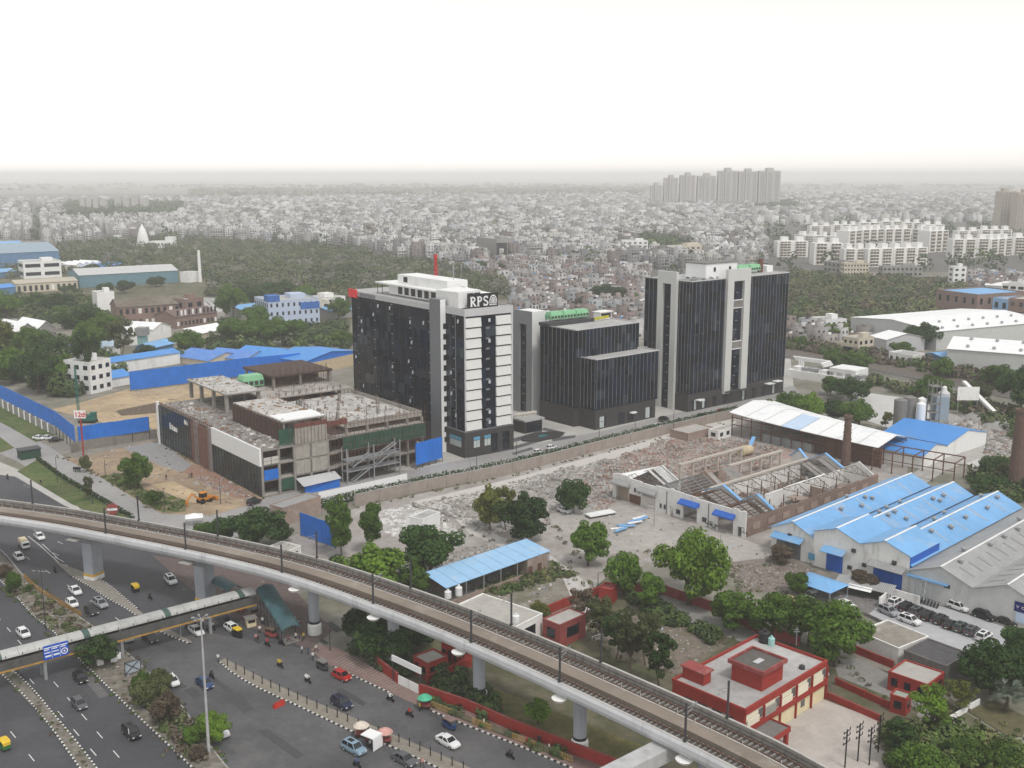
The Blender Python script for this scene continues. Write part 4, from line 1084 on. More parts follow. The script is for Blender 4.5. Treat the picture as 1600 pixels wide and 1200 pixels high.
def glaz(y0,y1,z0,z1,ny,nz):
 panes_m=[mat('site_glass_a',(0.014,0.03,0.032),.12,.2,.3),mat('site_glass_b',(0.01,0.016,0.018),.15,.2,.3),mat('site_glass_c',(0.03,0.045,0.045),.2,.2,.3)]
 for i in range(ny):
  for k in range(nz):
   b=MB();h=(z1-z0)/nz;w_=(y1-y0)/ny
   b.box(-.05,.02,y0+i*w_+.07,y0+(i+1)*w_-.07,z0+k*h+.08,z0+(k+1)*h-.08)
   b.build('glass_pane',R.choice(panes_m),cb)
 BX((.03,.34,y0,y1,z0,z1,),'facade_core',CORE,cb)
 for i in range(ny+1):
  b=MB();yy_=y0+i*(y1-y0)/ny;b.box(-.2,.0,yy_-.06,yy_+.06,z0,z1);b.build('mullion',DARK,cb)
glaz(.5,33,0.3,8.8,15,3);glaz(49.5,76.2,.3,13.2,12,4)
BX((-.25,.3,.1,33,8.9,13.9,),'white_panel',WHITE_CLEAN,cb)
BX((-.6,.3,76.3,77.2,0,14.4,),'end_fin',WHITE_CLEAN,cb)
for y0,y1,m in((33.1,35.4,'pier'),(35.5,37.5,'brick'),(37.6,43.6,'brick'),(43.7,46,'pier'),(46.1,49.3,'brick')):
 b=MB();b.box(-.5 if m=='pier' else-.1,.34,y0,y1,0,13.6 if m=='pier' else 12.6)
 b.build('stair_pier' if m=='pier' else 'brick_infill',mat('grey_pier',(.25,.22,.21),.9,.15)if m=='pier' else mat('infill_brick',(.22,.115,.09),.9,.2,1.5),cb)
b=MB()
for y in linspace(34,76,30):b.box(.2,.5,y-.12,y+.12,13.4,14.3)
for y in linspace(34,50,12):
 b.beam((-.9,y,0),(-.9,y,14.5),.08)
for z in(3,6,9,12):b.beam((-.9,34,z),(-.9,50,z),.08)
b.build('scaffold_tube',RUST,cb,kind='stuff')
b=MB()
for y0,w_,z0,h in((64.2,.9,7.0,1.7),(66.0,.7,7.0,2.1),(63.1,.6,7.0,1.4),(62.2,.6,7.0,1.4),(61.3,.6,7.0,1.3),(60.4,.6,7.0,1.3),(52.2,.6,11.0,1.2),(51.2,.6,11,1.1),(53.2,.7,11.0,1.4)):
 b.box(-.3,-.2,y0,y0+w_,z0,z0+h)
b.build('sign_lettering',mat('sign_white',(.85,.83,.8),.5),cb,kind='stuff')
slab(12,24.5,49.5,81.5,19.6,.5,[CONC_B,PALE_S]);cols_([(x,y)for x in(12.8,23.7)for y in(51,61,71,80)],13.4,19.1,1.0)
slab(9.5,23.3,5.5,38.5,19.2,.4,[CONC_B,PALE_S]);cols_([(x,y)for x in(10.3,22.5)for y in(6.3,17,28,37.8)],13.4,18.8,.6)
BX((9.2,9.45,5.5,38.5,13.5,18.7,),'scaffold_screen',RUSTN,cb)
for y in linspace(6,38,15):
 BX((9.0,9.15,y-.05,y+.05,13.4,19.6,),'scaffold_pole',RUST,cb)
BX((9.7,23.2,5.7,14,19.22,19.5,),'white_sheet',WHITE_CLEAN,cb)
BX((1.0,5.2,.1,.3,4.7,7.6,),'blue_sheet',BLUE_SHEET,cb)
for k in range(2):
 for j in range(2):
  BX((.9+k*2.3,3.05+k*2.3,-.1,.1,9.2+j*1.05,10.15+j*1.05,),'balcony_board',mat('pale_board',(.5,.47,.43),.8,.1),cb)
for z0,z1 in((4.7,8.6),(9.1,13.0),(13.5,18.0)):
 n=4
 for i in range(n):
  x0,x1=10.8+i*2.5,10.8+(i+1)*2.5-.05
  BX((x0,x1,.15,.5,z0,z1-.02,),'shuttered_wall',mat('shuttered_concrete',(.33,.305,.27),.9,.16,.8,dirt=((.2,.18,.16),.4)),cb)
BX((5.9,10.2,.4,.45,14,18.4,),'green_net',NET,cb)
b=MB();b.box(10.8,20.8,.3,.5,18.1,19.3);b.box(21,28,1.0,1.2,16.8,18.4);b.build('red_formwork',mat('red_oxide_formwork',(.16,.055,.045),.85,.3,1.0),cb,kind='stuff')
for i in range(7):
 x0=26+i*4.1
 b=MB();b.add([(x0,.3,9.3+R.uniform(-.3,.5)),(x0+4,.3,9.3+R.uniform(-.3,.5)),(x0+4,.5,13.2),(x0,.5,13.2+(0.2 if i>3 else-.6))],[(0,1,2,3)])
 b.add([(x0,.34,9.3),(x0+4,.34,9.3),(x0+4,.54,13.1),(x0,.54,13.1)],[(3,2,1,0)]);b.build('green_net',NET,cb)
BX((5.9,10.2,.2,.25,1,4.1,),'green_net',NET,cb)
BX((28,55,2.6,3.0,15.4,16.8,),'parapet',CONC_B,cb)
BX((54.6,55,3.1,45,15.4,16.6,),'parapet',CONC_B,cb)
for i in range(6):
 BX((25+i*4.8,29.6+i*4.8,7,7.2,.4,4.1,),'blue_sheet',BLUE_SHEET,cb)
cols_([(x,y)for x in(31,38,45,52)for y in(12,24,36)][::2]+[(29,20),(29,34)],15.4,17.9,.7)
rebar([(x,y)for x in(31,38,45,52)for y in(12,24,36)],17.7,1.5)
b=MB()
for i in range(26):
 x=21.5+i*1.3;b.beam((x,-.6,4.6 if i%3 else 0),(x,-.6,18+R.uniform(-1,1.5)),.09)
for z in(6.5,8.8,11,13.8,15.2,17):b.beam((21.2,-.65,z),(54.5,-.65,z+R.uniform(-.2,.2)),.08)
for i in range(14):x=9+i*1.1;b.beam((x,-.3,13.4),(x,-.3,20),.08)
for y in linspace(5,46,22):b.beam((24.6,y,13.4),(24.6,y,18.2+R.random()),.1);b.beam((27.6,y,13.4),(27.6,y,18+R.random()),.1)
for i in range(120):x,y=R.uniform(1,54),R.uniform(47,83)if R.random()<.5 else R.uniform(2,46);z=13.5 if x<24 else(17.0 if y>46 else 15.5);a=R.uniform(0,PI);l=R.uniform(1,3);b.beam((x,y,z),(x+l*math.cos(a),y+l*math.sin(a),z+R.uniform(0,.8)),.14)
b.build('scaffold_tube',RUST,cb,kind='stuff')
BX((24.2,27.8,4,46,13.45,13.6,),'well_shade_sheet',RUSTN,cb)  # flat dark sheet on the deck, painting the shade of a deep gap
b=MB();b.add([(10,-5.5,2.6),(22.5,-4.5,2.6),(23,.4,3.6),(10.5,.4,3.6)],[(0,1,2,3),(3,2,1,0)]);b.build('canopy',LIGHT_PANEL,cb)
BX((11,22,-4.2,-4.0,0,2.4,),'blue_sheet',BLUE_SHEET,cb)
for x0,x1 in((.6,10.6),(24.2,54.6)):
 for z in(.4,4.7,9.1):BX((x0,x1,5.2,5.4,z,z+3.8,),'dark_backing',RUSTN,cb)  # dark sheets added inside so the open floors look shaded
b=MB()
for k,(x0,x1,z0,z1)in enumerate(((27,33,0.4,3.6),(34,40,3.6,6.9),(27,33,3.6+1.2,7.8),(36,42,6.9,9.6))):
 for y in(-3.2,-1.6):b.beam((x0,y,z0),(x1,y,z1),.2,.35)
 for i in range(9):
  t=(i+.5)/9;b.beam((x0+(x1-x0)*t,-3.2,z0+(z1-z0)*t),(x0+(x1-x0)*t,-1.6,z0+(z1-z0)*t),.3,.08)
for z in(3.6,6.9):b.box(25,43,-3.3,-.2,z-.2,z)
for x in(25,34,43):
 for y in(-3.3,-.4):b.beam((x,y,0),(x,y,10.5),.3)
for z in(4.6,7.9):b.beam((25,-3.4,z),(43,-3.4,z),.1)
b.build('steel_stair',STEEL,cb)
slab(33,56,60,83,21.4,.7,[RUSTN,RUSTN],'formwork_deck')
cols_([(x,y)for x in(34,44,55)for y in(61,72,82)],17,20.7,.8)
b=MB()
for x in linspace(33.5,55.5,24):b.beam((x,60.3,17),(x,60.3,20.7),.12)
for x in linspace(30,55.5,20):b.beam((x,46.5,13.4),(x,46.5,16.6),.12)
b.build('prop',RUST,cb,kind='stuff')
b=MB();b.box(24.2,55.6,58,58.3,9.2,16.5);b.box(33.4,55.6,70,70.3,17.0,20.6);b.build('dark_backing',RUSTN,cb)
rebar([(x,y)for x in(28,35,42,49,54.3)for y in(2.8,14,28,42)],15.4,2.0);rebar([(x,y)for x in(12.8,23.7)for y in(51,61,71,80)],19.6,.9);rebar([(x,y)for x in(10.3,22.5)for y in(6.3,17,28)],19.2,.9)
rebar([(34+i*2.2,60.5)for i in range(10)],21.4,2.2);rebar([(29+i*2.5,47)for i in range(10)],17,1.6)
bits('debris',[(1,1),(9,1),(9,76),(1,76)],13.4,420,.3,1.5,GREYS+[(.2,.12,.08),(.5,.48,.45)],cb,3,flat=.4)
bits('debris',[(12,50),(24,50),(24,81),(12,81)],19.6,140,.3,1.6,GREYS+[(.3,.2,.12)],cb,4,flat=.3)
bits('debris',[(28.5,3),(54,3),(54,44),(28.5,44)],15.4,200,.3,1.8,GREYS+[(.2,.12,.08)],cb,5,flat=.35)
bits('debris',[(9.6,14),(23,14),(23,38),(9.6,38)],19.2,120,.3,1.6,[(.3,.2,.12),(.5,.47,.42),(.2,.15,.12)],cb,6,flat=.2)
chiller((*loc2(A,RZ,25.5,66),17.0),RZ,'large green cooling unit on the unfinished building',7.5,5.0,4.2)
CB_A,CB_RZ=A,RZ
# ---- blue sheet hoardings
def hoarding(label,pts,z0,z1,step=2.4,m=None,posts=True,group='blue sheet hoardings',cat='hoarding',name='site_hoarding',base=None):
 o=pts[0];t=thing(name,label,cat,(*o,0),0,group)
 pth=densify(pts,step)
 for p,q in zip(pth,pth[1:]):
  u=Vector((p[0]-o[0],p[1]-o[1]));v=Vector((q[0]-o[0],q[1]-o[1]));d=(v-u);L_=d.length
  ang=math.atan2(d.y,d.x)
  b=MB();b.box(.02,L_-.02,-.06,.06,0,z1-z0)
  s_=b.build('sheet_panel',m or BLUE_SHEET,t);s_.location=(u.x,u.y,z0+R.uniform(-.06,.06));s_.rotation_euler=(0,0,ang)
 if posts:
  b=MB()
  for p in pth[::2]:b.box(p[0]-o[0]-.1,p[0]-o[0]+.1,p[1]-o[1]+.1,p[1]-o[1]+.3,0,z1-.2)
  b.build('post',DARK,t,kind='stuff')
 return t
h1=GP((-160,574),(0,634),(88,680),(119,706))
hoarding('tall blue hoarding above a concrete post fence beside the grass verge',h1,3.2,8.6)
o=h1[0];cf=thing('concrete_fence','pale concrete post and panel fence under the blue hoarding','fence',(*o,0))
ff=densify(offset(h1[:3],.5),6.0)
for p,q in zip(ff,ff[1:]):
 b=MB();b.beam((p[0]-o[0],p[1]-o[1],1.5),(q[0]-o[0],q[1]-o[1],1.5),.12,3.0);b.build('fence_panel',mat('fence_grey',(.27,.26,.245),.9,.15),cf)
 BX((p[0]-o[0]-.2,p[0]-o[0]+.2,p[1]-o[1]-.4,p[1]-o[1]+.05,0,3.5,),'post',WHITE_DIRTY,cf)
hoarding('short blue hoarding on a grey brick wall beside the glazed unfinished building',GP((124,704),(234,687)),3.2,8.0,2.6)
wl=GP((112,708),(124,704),(246,684))
gw=thing('site_wall','low weathered grey brick wall under the short blue hoarding','wall',(*wl[0],0))
for p,q in zip(densify(wl,4),densify(wl,4)[1:]):
 b=MB();b.beam((p[0]-wl[0][0],p[1]-wl[0][1]-.3,1.6),(q[0]-wl[0][0],q[1]-wl[0][1]-.3,1.6),.3,3.2);b.build('wall_panel',mat('grey_brick',(.22,.2,.18),.95,.2,1.2,dirt=((.13,.11,.1),.4)),gw)
hoarding('long bright blue hoarding behind the sand yard',GP((204,612),(290,601),(372,590),(470,580)),0.6,8.4,3.0)
hoarding('blue sheet screen standing at the end of the unfinished building next to the lettered tower',GP((650,734),(691,722)),1.4,8.2,1.4)
hoarding('blue sheet screen with rounded end among trees near the rubble',GP((470,838),(524,858)),.4,6.2,1.6)
sp=G(131,716);t=thing('post_sign','white board with red numeral on a tall red post by the blue hoarding','sign',(*sp,0))
hs_=H(sp,641);b=MB();b.tube((0,0,0),(0,0,hs_-1.5),.3,n=8);b.build('post',mat('post_red',(.3,.04,.03),.7),t)
BX((-1.8,1.8,-.45,-.35,hs_-2.5,hs_,),'board',WHITE_CLEAN,t)
text('lettering','12th',2.1,mat('sign_red',(.6,.05,.03),.6),t,(-1.65,-.5,hs_-2.0),off=.05)
sp=G(124,660);hs_=H(sp,572);t=thing('boring_rig','green boring rig with a slim lattice mast in the sand yard','boring rig',(*sp,0))
b=MB()
for i,j in((-.5,-.5),(.5,-.5),(.5,.5),(-.5,.5)):b.beam((i*.7,j*.7,1),(i*.4,j*.4,hs_),.13)
for k in range(int(hs_/1.5)-1):b.beam((-.3,-.3,1+k*1.5),(.3,-.3,2.5+k*1.5),.07)
b.build('mast',mat('rig_green',(.02,.14,.11),.5),t)
b=MB();b.box(.8,6,-1.4,1.4,.9,3.0);b.box(4.6,6.6,-1.3,0,3.0,4.0);b.build('body',_M['rig_green'],t)
for s_ in(-1,1):
 BX((0.2,6.2,s_*1.2-.35,s_*1.2+.35,0,.9,),'crawler_track',TYRE,t)
# ------------------------------------------------------------------ generic industrial buildings
def shed(label,a,c_,depth,he,hr,roof,wall,name='industrial_shed',cat='shed',bays=1,ridge='y',over=.5,doors=(),group=None,skew=0.0,vents=0,rz=None,A=None,L=None,gmat=None):
 """pitched-roof building on the ground line seen from pixel a to pixel c_; ridge runs back from that line ('y') or along it ('x')"""
 if A is None:A,rz,L=frame(a,c_)
 t=thing(name,label,cat,A,rz,group)
 if ridge=='x':
  b=MB();b.add([(0,0,0),(L,0,0),(L,depth,0),(0,depth,0),(0,0,he),(L,0,he),(L,depth,he),(0,depth,he),(0,depth/2,hr-.1),(L,depth/2,hr-.1)],
      [(0,1,5,4),(1,2,6,9,5),(2,3,7,6),(3,0,4,8,7)]);b.build('wall',wall,t)
  for s_ in(0,1):
   y0,y1=(-over,depth/2)if s_==0 else(depth+over,depth/2)
   z0=he-(hr-he)*over/(depth/2)
   vs=[(-over,y0,z0),(L+over,y0,z0),(L+over,y1,hr),(-over,y1,hr)]
   b=MB();b.add(vs+[(x,y,z-.12)for x,y,z in vs],[(0,1,2,3)if s_==0 else(3,2,1,0),(7,6,5,4)if s_==0 else(4,5,6,7),(0,4,5,1),(1,5,6,2),(3,7,4,0)]);b.build('roof',roof,t)
 else:
  bwid=L/bays
  b=MB()
  for k in range(bays):
   x0,x1=k*bwid,(k+1)*bwid;xm=(x0+x1)/2
   b.add([(x0,0,0),(x1,0,0),(x1,0,he),(xm,0,hr-.1),(x0,0,he)],[(0,1,2,3,4)])
   b.add([(x0,depth,0),(x1,depth,0),(x1,depth,he),(xm,depth,hr-.1),(x0,depth,he)],[(4,3,2,1,0)])
  b.add([(0,0,0),(0,depth,0),(0,depth,he),(0,0,he)],[(3,2,1,0)]);b.add([(L,0,0),(L,depth,0),(L,depth,he),(L,0,he)],[(0,1,2,3)])
  b.build('wall',wall,t)
  for k in range(bays):
   x0,x1=k*bwid,(k+1)*bwid;xm=(x0+x1)/2
   for s_ in(0,1):
    e=over if(s_==0 and k==0)or(s_==1 and k==bays-1)else 0
    xa=x0-e if s_==0 else x1+e
    za=he-(hr-he)*e/(bwid/2)
    vs=[(xa,-over,za),(xm,-over,hr),(xm,depth+over,hr),(xa,depth+over,za)]
    b=MB();b.add(vs+[(x,y,z-.12)for x,y,z in vs],[(0,1,2,3)if s_==0 else(3,2,1,0),(7,6,5,4)if s_==0 else(4,5,6,7),(0,4,5,1),(0,3,7,4)]);b.build('roof',roof,t)
 for x0,x1,z0,z1,m in doors:
  BX((x0,x1,-.14,-.03,z0,z1,),'door' if z0<.5 else 'window',m,t)
 return t
def block(label,a,c_,depth,h,wall,name='building',cat='building',nwin=0,floors=0,roofm=None,hut=True,parapet=.7,wm_=None,sides=True,group=None,A=None,rz=None,L=None,ww=.45,band=None):
 if A is None:A,rz,L=frame(a,c_)
 t=thing(name,label,cat,A,rz,group)
 BX((0,L,0,depth,0,h,0,1,),'wall',[wall,roofm or ROOFM],t)
 for bx in((-.05,L+.05,-.05,.2),(-.05,L+.05,depth-.2,depth+.05),(-.05,.2,.21,depth-.21),(L-.2,L+.05,.21,depth-.21)):
  BX((*bx,h,h+parapet,),'parapet',wall,t)
 wmm=wm_ or GLASS_DARK
 if floors:
  fh=h/floors
  for f in range(floors):
   for i in range(nwin):
    w_=L/nwin;x0=w_*(i+.5-ww/2)
    BX((x0,x0+w_*ww,-.07,.0,f*fh+fh*.35,f*fh+fh*.78,),'window',wmm,t)
   if sides:
    n2=max(1,int(nwin*depth/L))
    for i in range(n2):
     w_=depth/n2;y0=w_*(i+.5-ww/2)
     for xx0,xx1 in((-.07,0),(L,L+.07)):
      BX((xx0,xx1,y0,y0+w_*ww,f*fh+fh*.35,f*fh+fh*.78,),'window',wmm,t)
   if band:
    BX((-.4,L+.4,-.9,-.02,f*fh+fh*.95,f*fh+fh*.95+.3,),'ledge',band,t)
 if hut:
  BX((L*.55,L*.85,depth*.4,depth*.8,h,h+2.7,),'roof_room',wall,t)
 return t
SHUT=mat('roller_shutter',(.16,.17,.18),.5,.08,ribs=('Z',.25))
# ---- blue three-bay warehouse
A,RZ,L=frame((1204,862),(1418,925));L=34.4
wh=shed('large blue roofed warehouse with white gabled front and blue doors',None,None,58,6.4,9.0,BLUE_ROOF,WHITE_DIRTY,'warehouse','warehouse',3,'y',A=A,rz=RZ,L=L)
WH_A,WH_RZ=A,RZ
for k in range(2):
 x0,x1=11.5+k*11.45,11.5+(k+1)*11.45;xm=(x0+x1)/2
 b=MB();b.add([(x0,-.6,0),(x1,-.6,0),(x1,-.6,8.2),(xm,-.6,10.2),(x0,-.6,8.2)],[(0,1,2,3,4)])
 if k==0:b.add([(x0,-.6,0),(x0,13,0),(x0,13,8.2),(x0,-.6,8.2)],[(3,2,1,0)])
 b.add([(x0,13,5),(x1,13,5),(x1,13,8.2),(xm,13,10.2),(x0,13,8.2)],[(4,3,2,1,0)]);b.build('gable_wall',WHITE_DIRTY,wh)
 if k==1:
  BX((x1-.05,x1+.1,-.6,13,3.0,8.15,),'blue_end_wall',BLUE_DOOR,wh)
 for s_ in(0,1):
  xa=x0-(.3 if k==0 else 0)if s_==0 else x1+(.3 if k==1 else 0)
  vs=[(xa,-.95,8.3),(xm,-.95,10.4),(xm,13.4,10.4),(xa,13.4,8.3)]
  b=MB();b.add(vs+[(x,y,z-.15)for x,y,z in vs],[(0,1,2,3)if s_==0 else(3,2,1,0),(7,6,5,4)if s_==0 else(4,5,6,7),(0,4,5,1),(0,3,7,4)]);b.build('roof',BLUE_ROOF,wh)
 BX((xm-.22,xm+.22,-1,13.4,10.38,10.52,),'ridge_cap',WHITE,wh)
for k in range(3):
 xm=(k+.5)*L/3
 BX((xm-.22,xm+.22,13.5 if k else-.5,58.5,8.98,9.12,),'ridge_cap',WHITE,wh)
 if k:BX((k*L/3-.25,k*L/3+.25,13.5,58.4,6.36,6.55,),'valley_gutter',mat('gutter_navy',(.02,.04,.1),.6),wh)
 for j in range(4):
  for s_ in(-1,1):
   b=MB();y0=17+j*10.5+k;xx=xm+s_*2.9;zz=9.0-2.9*2.6/(L/6)
   if R.random()<.7:
    o=MB();o.add([(-2.3,-.2,2.3*s_*.4535*1),(2.3,-.2,-2.3*s_*.4535),(2.3,.2,-2.3*s_*.4535),(-2.3,.2,2.3*s_*.4535)],[(0,1,2,3)]);oo=o.build('roof_strip',mat('faded_strip',(.42,.42,.45),.6),wh);oo.location=(xx,y0,zz+.04)
for k in range(24):
 bay=R.randrange(3);s_=R.choice((-1,1,1));off=R.uniform(.8,4.2)
 x=(bay+.5)*L/3+s_*off;z=9.0-off*.4535
 b=MB();b.lathe([(.35,0),(.35,.45),(.6,.55),(.6,.85),(.25,1.05)],10);v_=b.build('turbine_vent',STEEL,wh);v_.location=(x,R.uniform(17,56),z-.05)
for x0,x1,z1,m in((1.6,8.0,4.4,SHUT),(15.0,19.0,4.6,BLUE_DOOR),(26.4,33.0,4.4,BLUE_DOOR)):
 yy_=-.1 if x0<10 else-.7
 b=MB();b.box(x0,x1,yy_-.1,yy_+.02,0,z1);d_=b.build('door',m,wh)
 b=MB();cm=BLUE_ROOF if x0<20 else GREY_ROOF
 b.add([(x0-.8,yy_-2.0,z1+.2),(x1+.8,yy_-2.0,z1+.2),(x1+.8,yy_,z1+1.1),(x0-.8,yy_,z1+1.1),(x0-.8,yy_-2.0,z1+.05),(x1+.8,yy_-2.0,z1+.05),(x1+.8,yy_,z1+.9),(x0-.8,yy_,z1+.9)],
  [(0,1,2,3),(7,6,5,4),(0,4,5,1),(1,5,6,2),(3,7,4,0)]);b.build('awning',cm,wh)
for x,z in((5.0,5.0),(21.5,5.8),(31,5.6),(20.8,1.7),(24.2,3.2)):
 BX((x-.45,x+.45,-1.05 if x>10 else-.4,-.6 if x>10 else-.02,z,z+.8,),'wall_fan',DARK,wh)
BX((10.4,12.0,-.75,-.62,1.2,2.8,),'blue_notice',SKYB,wh)
# ---- grey twin-gable showroom
gs=shed('long grey roofed shed with skylight strips beside the blue warehouse',None,None,62,5.8,8.4,GREY_ROOF,mat('dusty_white_wall',(.55,.55,.54),.8,.08,.5,dirt=((.35,.34,.32),.3)),'showroom','shed',2,'y',A=loc2(A,RZ,34.9,-1.6),rz=RZ,L=27.0)
for k in range(2):
 xm=6.75+k*13.5
 BX((xm-.2,xm+.2,-.4,62,8.38,8.5,),'ridge_cap',WHITE,gs)
for k in range(12):
 for s_,bay in((1,0),(-1,1)):
  y0=4+k*4.4;xm=6.75+bay*13.5
  o=MB();o.add([(-1.6,-.35,1.6*s_*.385),(1.6,-.35,-1.6*s_*.385),(1.6,.35,-1.6*s_*.385),(-1.6,.35,1.6*s_*.385)],[(0,1,2,3)])
  oo=o.build('skylight',mat('skylight_strip',(.3,.29,.28)if 0 else(.24,.235,.23),.5),gs);oo.location=(xm+s_*3.6,y0,8.4-3.6*.385+.05)
for k in range(7):
 b=MB();b.lathe([(.35,0),(.35,.45),(.6,.55),(.6,.85),(.25,1.05)],10);v_=b.build('turbine_vent',STEEL,gs);v_.location=(6.75+R.choice((-1,1))*1.4,6+k*7.5,7.8)
BX((.6,5.0,-.12,-.02,0,4.3,),'door',mat('white_shutter',(.66,.67,.68),.5,.03,ribs=('X',.3)),gs)
BX((-.2,8.5,-.9,-.02,4.6,4.9,),'awning',BLUE_ROOF,gs)
BX((7.6,8.8,-.1,-.02,4.0,4.8,),'window',DARK,gs)
b=MB();b.box(21.8,26.9,-.22,-.05,3.4,5.4);sg=b.build('sign_board',mat('navy_sign',(.01,.015,.12),.5),gs)
BX((22.2,26.8,-.2,-.05,1.2,3.3,),'banner',mat('pale_banner',(.5,.6,.75),.6),gs)
text('lettering','V  O  L  V  O',.85,WHITE_CLEAN,sg,(22.2,-.25,4.1))
# ---- white roofed open shed and the chimneys
nE0,nE1,rd0,rd1,fE0,fE1=(74,351),(111,309.5),(84.5,361.5),(119,317),(93,370),(124.5,322)
ws=thing('open_shed','long white roofed open shed with rusty screens behind the demolition site','shed',(*nE0,0))
def rel(p,z):return(p[0]-nE0[0],p[1]-nE0[1],z)
NS=8
for k in range(NS):
 def lerp(a,c_,t):return tuple(a[i]+(c_[i]-a[i])*t for i in range(2))
 t0,t1=k/NS,(k+1)/NS-.004
 lift=lambda t:1.2*(1-t)**3-.5*t
 for e0,e1,ze in((nE0,nE1,7.3),(fE0,fE1,7.4)):
  vs=[rel(lerp(e0,e1,t0),ze+lift(t0)),rel(lerp(e0,e1,t1),ze+lift(t1)),rel(lerp(rd0,rd1,t1),9.2+lift(t1)),rel(lerp(rd0,rd1,t0),9.2+lift(t0))]
  b=MB();b.add(vs,[(0,1,2,3)]);b.add([(x,y,z-.15)for x,y,z in vs],[(3,2,1,0)])
  b.add(vs[:2]+[(x,y,z-.15)for x,y,z in vs[:2]],[(0,2,3,1)])
  b.build('roof_sheet',WHITE_ROOF if not(k==3 and ze<7.35)else mat('bluish_sheet',(.5,.62,.78),.5,.08),ws)
for k in range(15):
 t=k/14;p=lerp(nE0,nE1,t);q=lerp(fE0,fE1,t);i_=lerp(p,q,.08)
 for s_ in(i_,lerp(p,q,.92)):
  BX((s_[0]-nE0[0]-.15,s_[0]-nE0[0]+.15,s_[1]-nE0[1]-.15,s_[1]-nE0[1]+.15,0,7.1,),'post',RUST,ws)
 if k<14:
  p2=lerp(lerp(nE0,nE1,(k+1)/14),lerp(fE0,fE1,(k+1)/14),.12);p1_=lerp(p,q,.12)
  z1=2.6 if 2<k<8 else(6.2 if k>=8 else 0)
  if z1:
   b=MB();b.beam(rel(p1_,z1/2),rel(p2,z1/2),.1,z1);b.build('screen_panel',STEEL if k<8 else R.choice([RUST,RUSTN,RUST]),ws)
b=MB();b.beam(rel(lerp(nE0,fE0,.85),3),rel(lerp(nE1,fE1,.85),3),.2,6);b.build('back_wall',CONC_DARK,ws)
b=MB()
for z in(6.4,4.0):b.beam(rel(lerp(nE0,fE0,.06),z),rel(lerp(nE1,fE1,.06),z),.25)
b.build('tie_beam',RUST,ws)
BRICKC=mat('chimney_brick',(.135,.085,.07),.95,.2,1.2,dirt=((.06,.045,.04),.3))
def chimney(px,top,r0,r1,label):
 p=G(*px);h=H(p,top);t=thing('brick_chimney',label,'chimney',(*p,0))
 n=7
 for k in range(n):
  a,c_=k/n,(k+1)/n;ra,rc=r0+(r1-r0)*a,r0+(r1-r0)*c_
  b=MB();b.lathe([(ra,h*a),(rc,h*c_-.25),(rc+.14,h*c_-.25),(rc+.14,h*c_)],14);b.build('shaft_ring',BRICKC,t)
 b=MB();b.lathe([(r1+.1,h),(r1+.3,h+.3),(r1+.3,h+1.0),(r1-.4,h+1.0),(r1-.4,h-.5)],14);b.build('crown',BRICKC,t)
 return t
chimney((1321,727),654,1.5,1.0,'short round brick chimney in front of the long white roofed shed')
chimney((1586,765),645,2.2,1.6,'tall tapering brick chimney standing in scrub beyond the blue warehouse')
A2,r2,l2=frame((1440,722),(1500,700))
shed('bright blue roofed shed with stained gable, nearer of a pair beyond the steel frame',(1441,733),(1478,716),20,4.2,6.4,BLUE_ROOF2,WHITE_DIRTY,over=.3,group='blue shed pair',ridge='y',rz=None)
shed('bright blue roofed shed with white gable, farther of a pair by the batching plant',(1478,716),(1540,695),22,4.5,7.2,BLUE_ROOF2,WHITE,over=.3,group='blue shed pair')
A3,r3,l3=frame((1360,742),(1474,735))
sf=thing('steel_frame','bare rusty portal frame left standing between the open shed and blue sheds','steel frame',G(1362,735),math.radians(-40))
b=MB()
for k in range(5):
 for y in(0,9):
  b.beam((k*6,y,0),(k*6,y,6.5),.3)
 b.beam((k*6,0,6.5),(k*6,9,6.5),.25)
for y in(0,9):b.beam((0,y,6.5),(24,y,6.5),.3);b.beam((0,y,4),(24,y,4),.2)
b.build('frame',RUST,sf)
# ------------------------------------------------------------------ demolition site
A,RZ,L=frame((957,777),(1164,841));hw=6.9
rf=thing('ruined_factory','roofless white fronted factory being demolished, with bare trusses and gables','ruined building',A,RZ)
RF_A,RF_RZ=A,RZ
openings=[(1.2,6.0,0,4.6),(10.5,15.6,0,4.4),(25.0,29.6,0,4.4),(36.2,41.0,0,4.2),(20.6,21.8,0,2.4),(42.4,43.6,0,2.5)]
xs_=sorted({0,L}|{v for o in openings for v in o[:2]})
WR=mat('ruin_white',(.7,.69,.67),.8,.08,.6,dirt=((.42,.38,.34),.4))
for x0,x1 in zip(xs_,xs_[1:]):
 op=[o for o in openings if o[0]<=x0+1e-6 and o[1]>=x1-1e-6]
 BX((x0+.01,x1-.01,0,.4,op[0][3]if op else 0,hw+.4*math.sin(x0),),'wall_panel',WR,rf)
BX((6.3,10.4,-.1,0,0.2,2.6,),'dismantled_frame',RUST,rf)
for x0,x1,z,m in((.4,6.6,4.8,GREY_ROOF),(24.2,30.4,4.6,BLUE_DOOR),(35.4,41.6,4.4,BLUE_DOOR),(10,16,4.6,GREY_ROOF)):
 b=MB();b.add([(x0,-1.5,z),(x1,-1.5,z),(x1,-.02,z+.9),(x0,-.02,z+.9),(x0,-1.5,z-.35),(x1,-1.5,z-.35),(x1,-.02,z),(x0,-.02,z)],[(0,1,2,3),(0,4,5,1),(1,5,6,2),(3,7,4,0),(7,6,5,4)]);b.build('awning',m,rf)
for x0,z in((22.8,1.0),(31.4,1.0),(17.2,1.2),(18.6,1.2),(8.0,3.4),(9.4,3.4)):
 BX((x0,x0+1.3 if x0>20 else x0+.6,-.12,-.0,z,z+1.2,),'window',DARK,rf)
for x in(19.6,33.4):b=MB();b.tube((x,-.2,0),(x,-.2,6.2),.09,n=6);b.build('drain_pipe',DARK,rf)
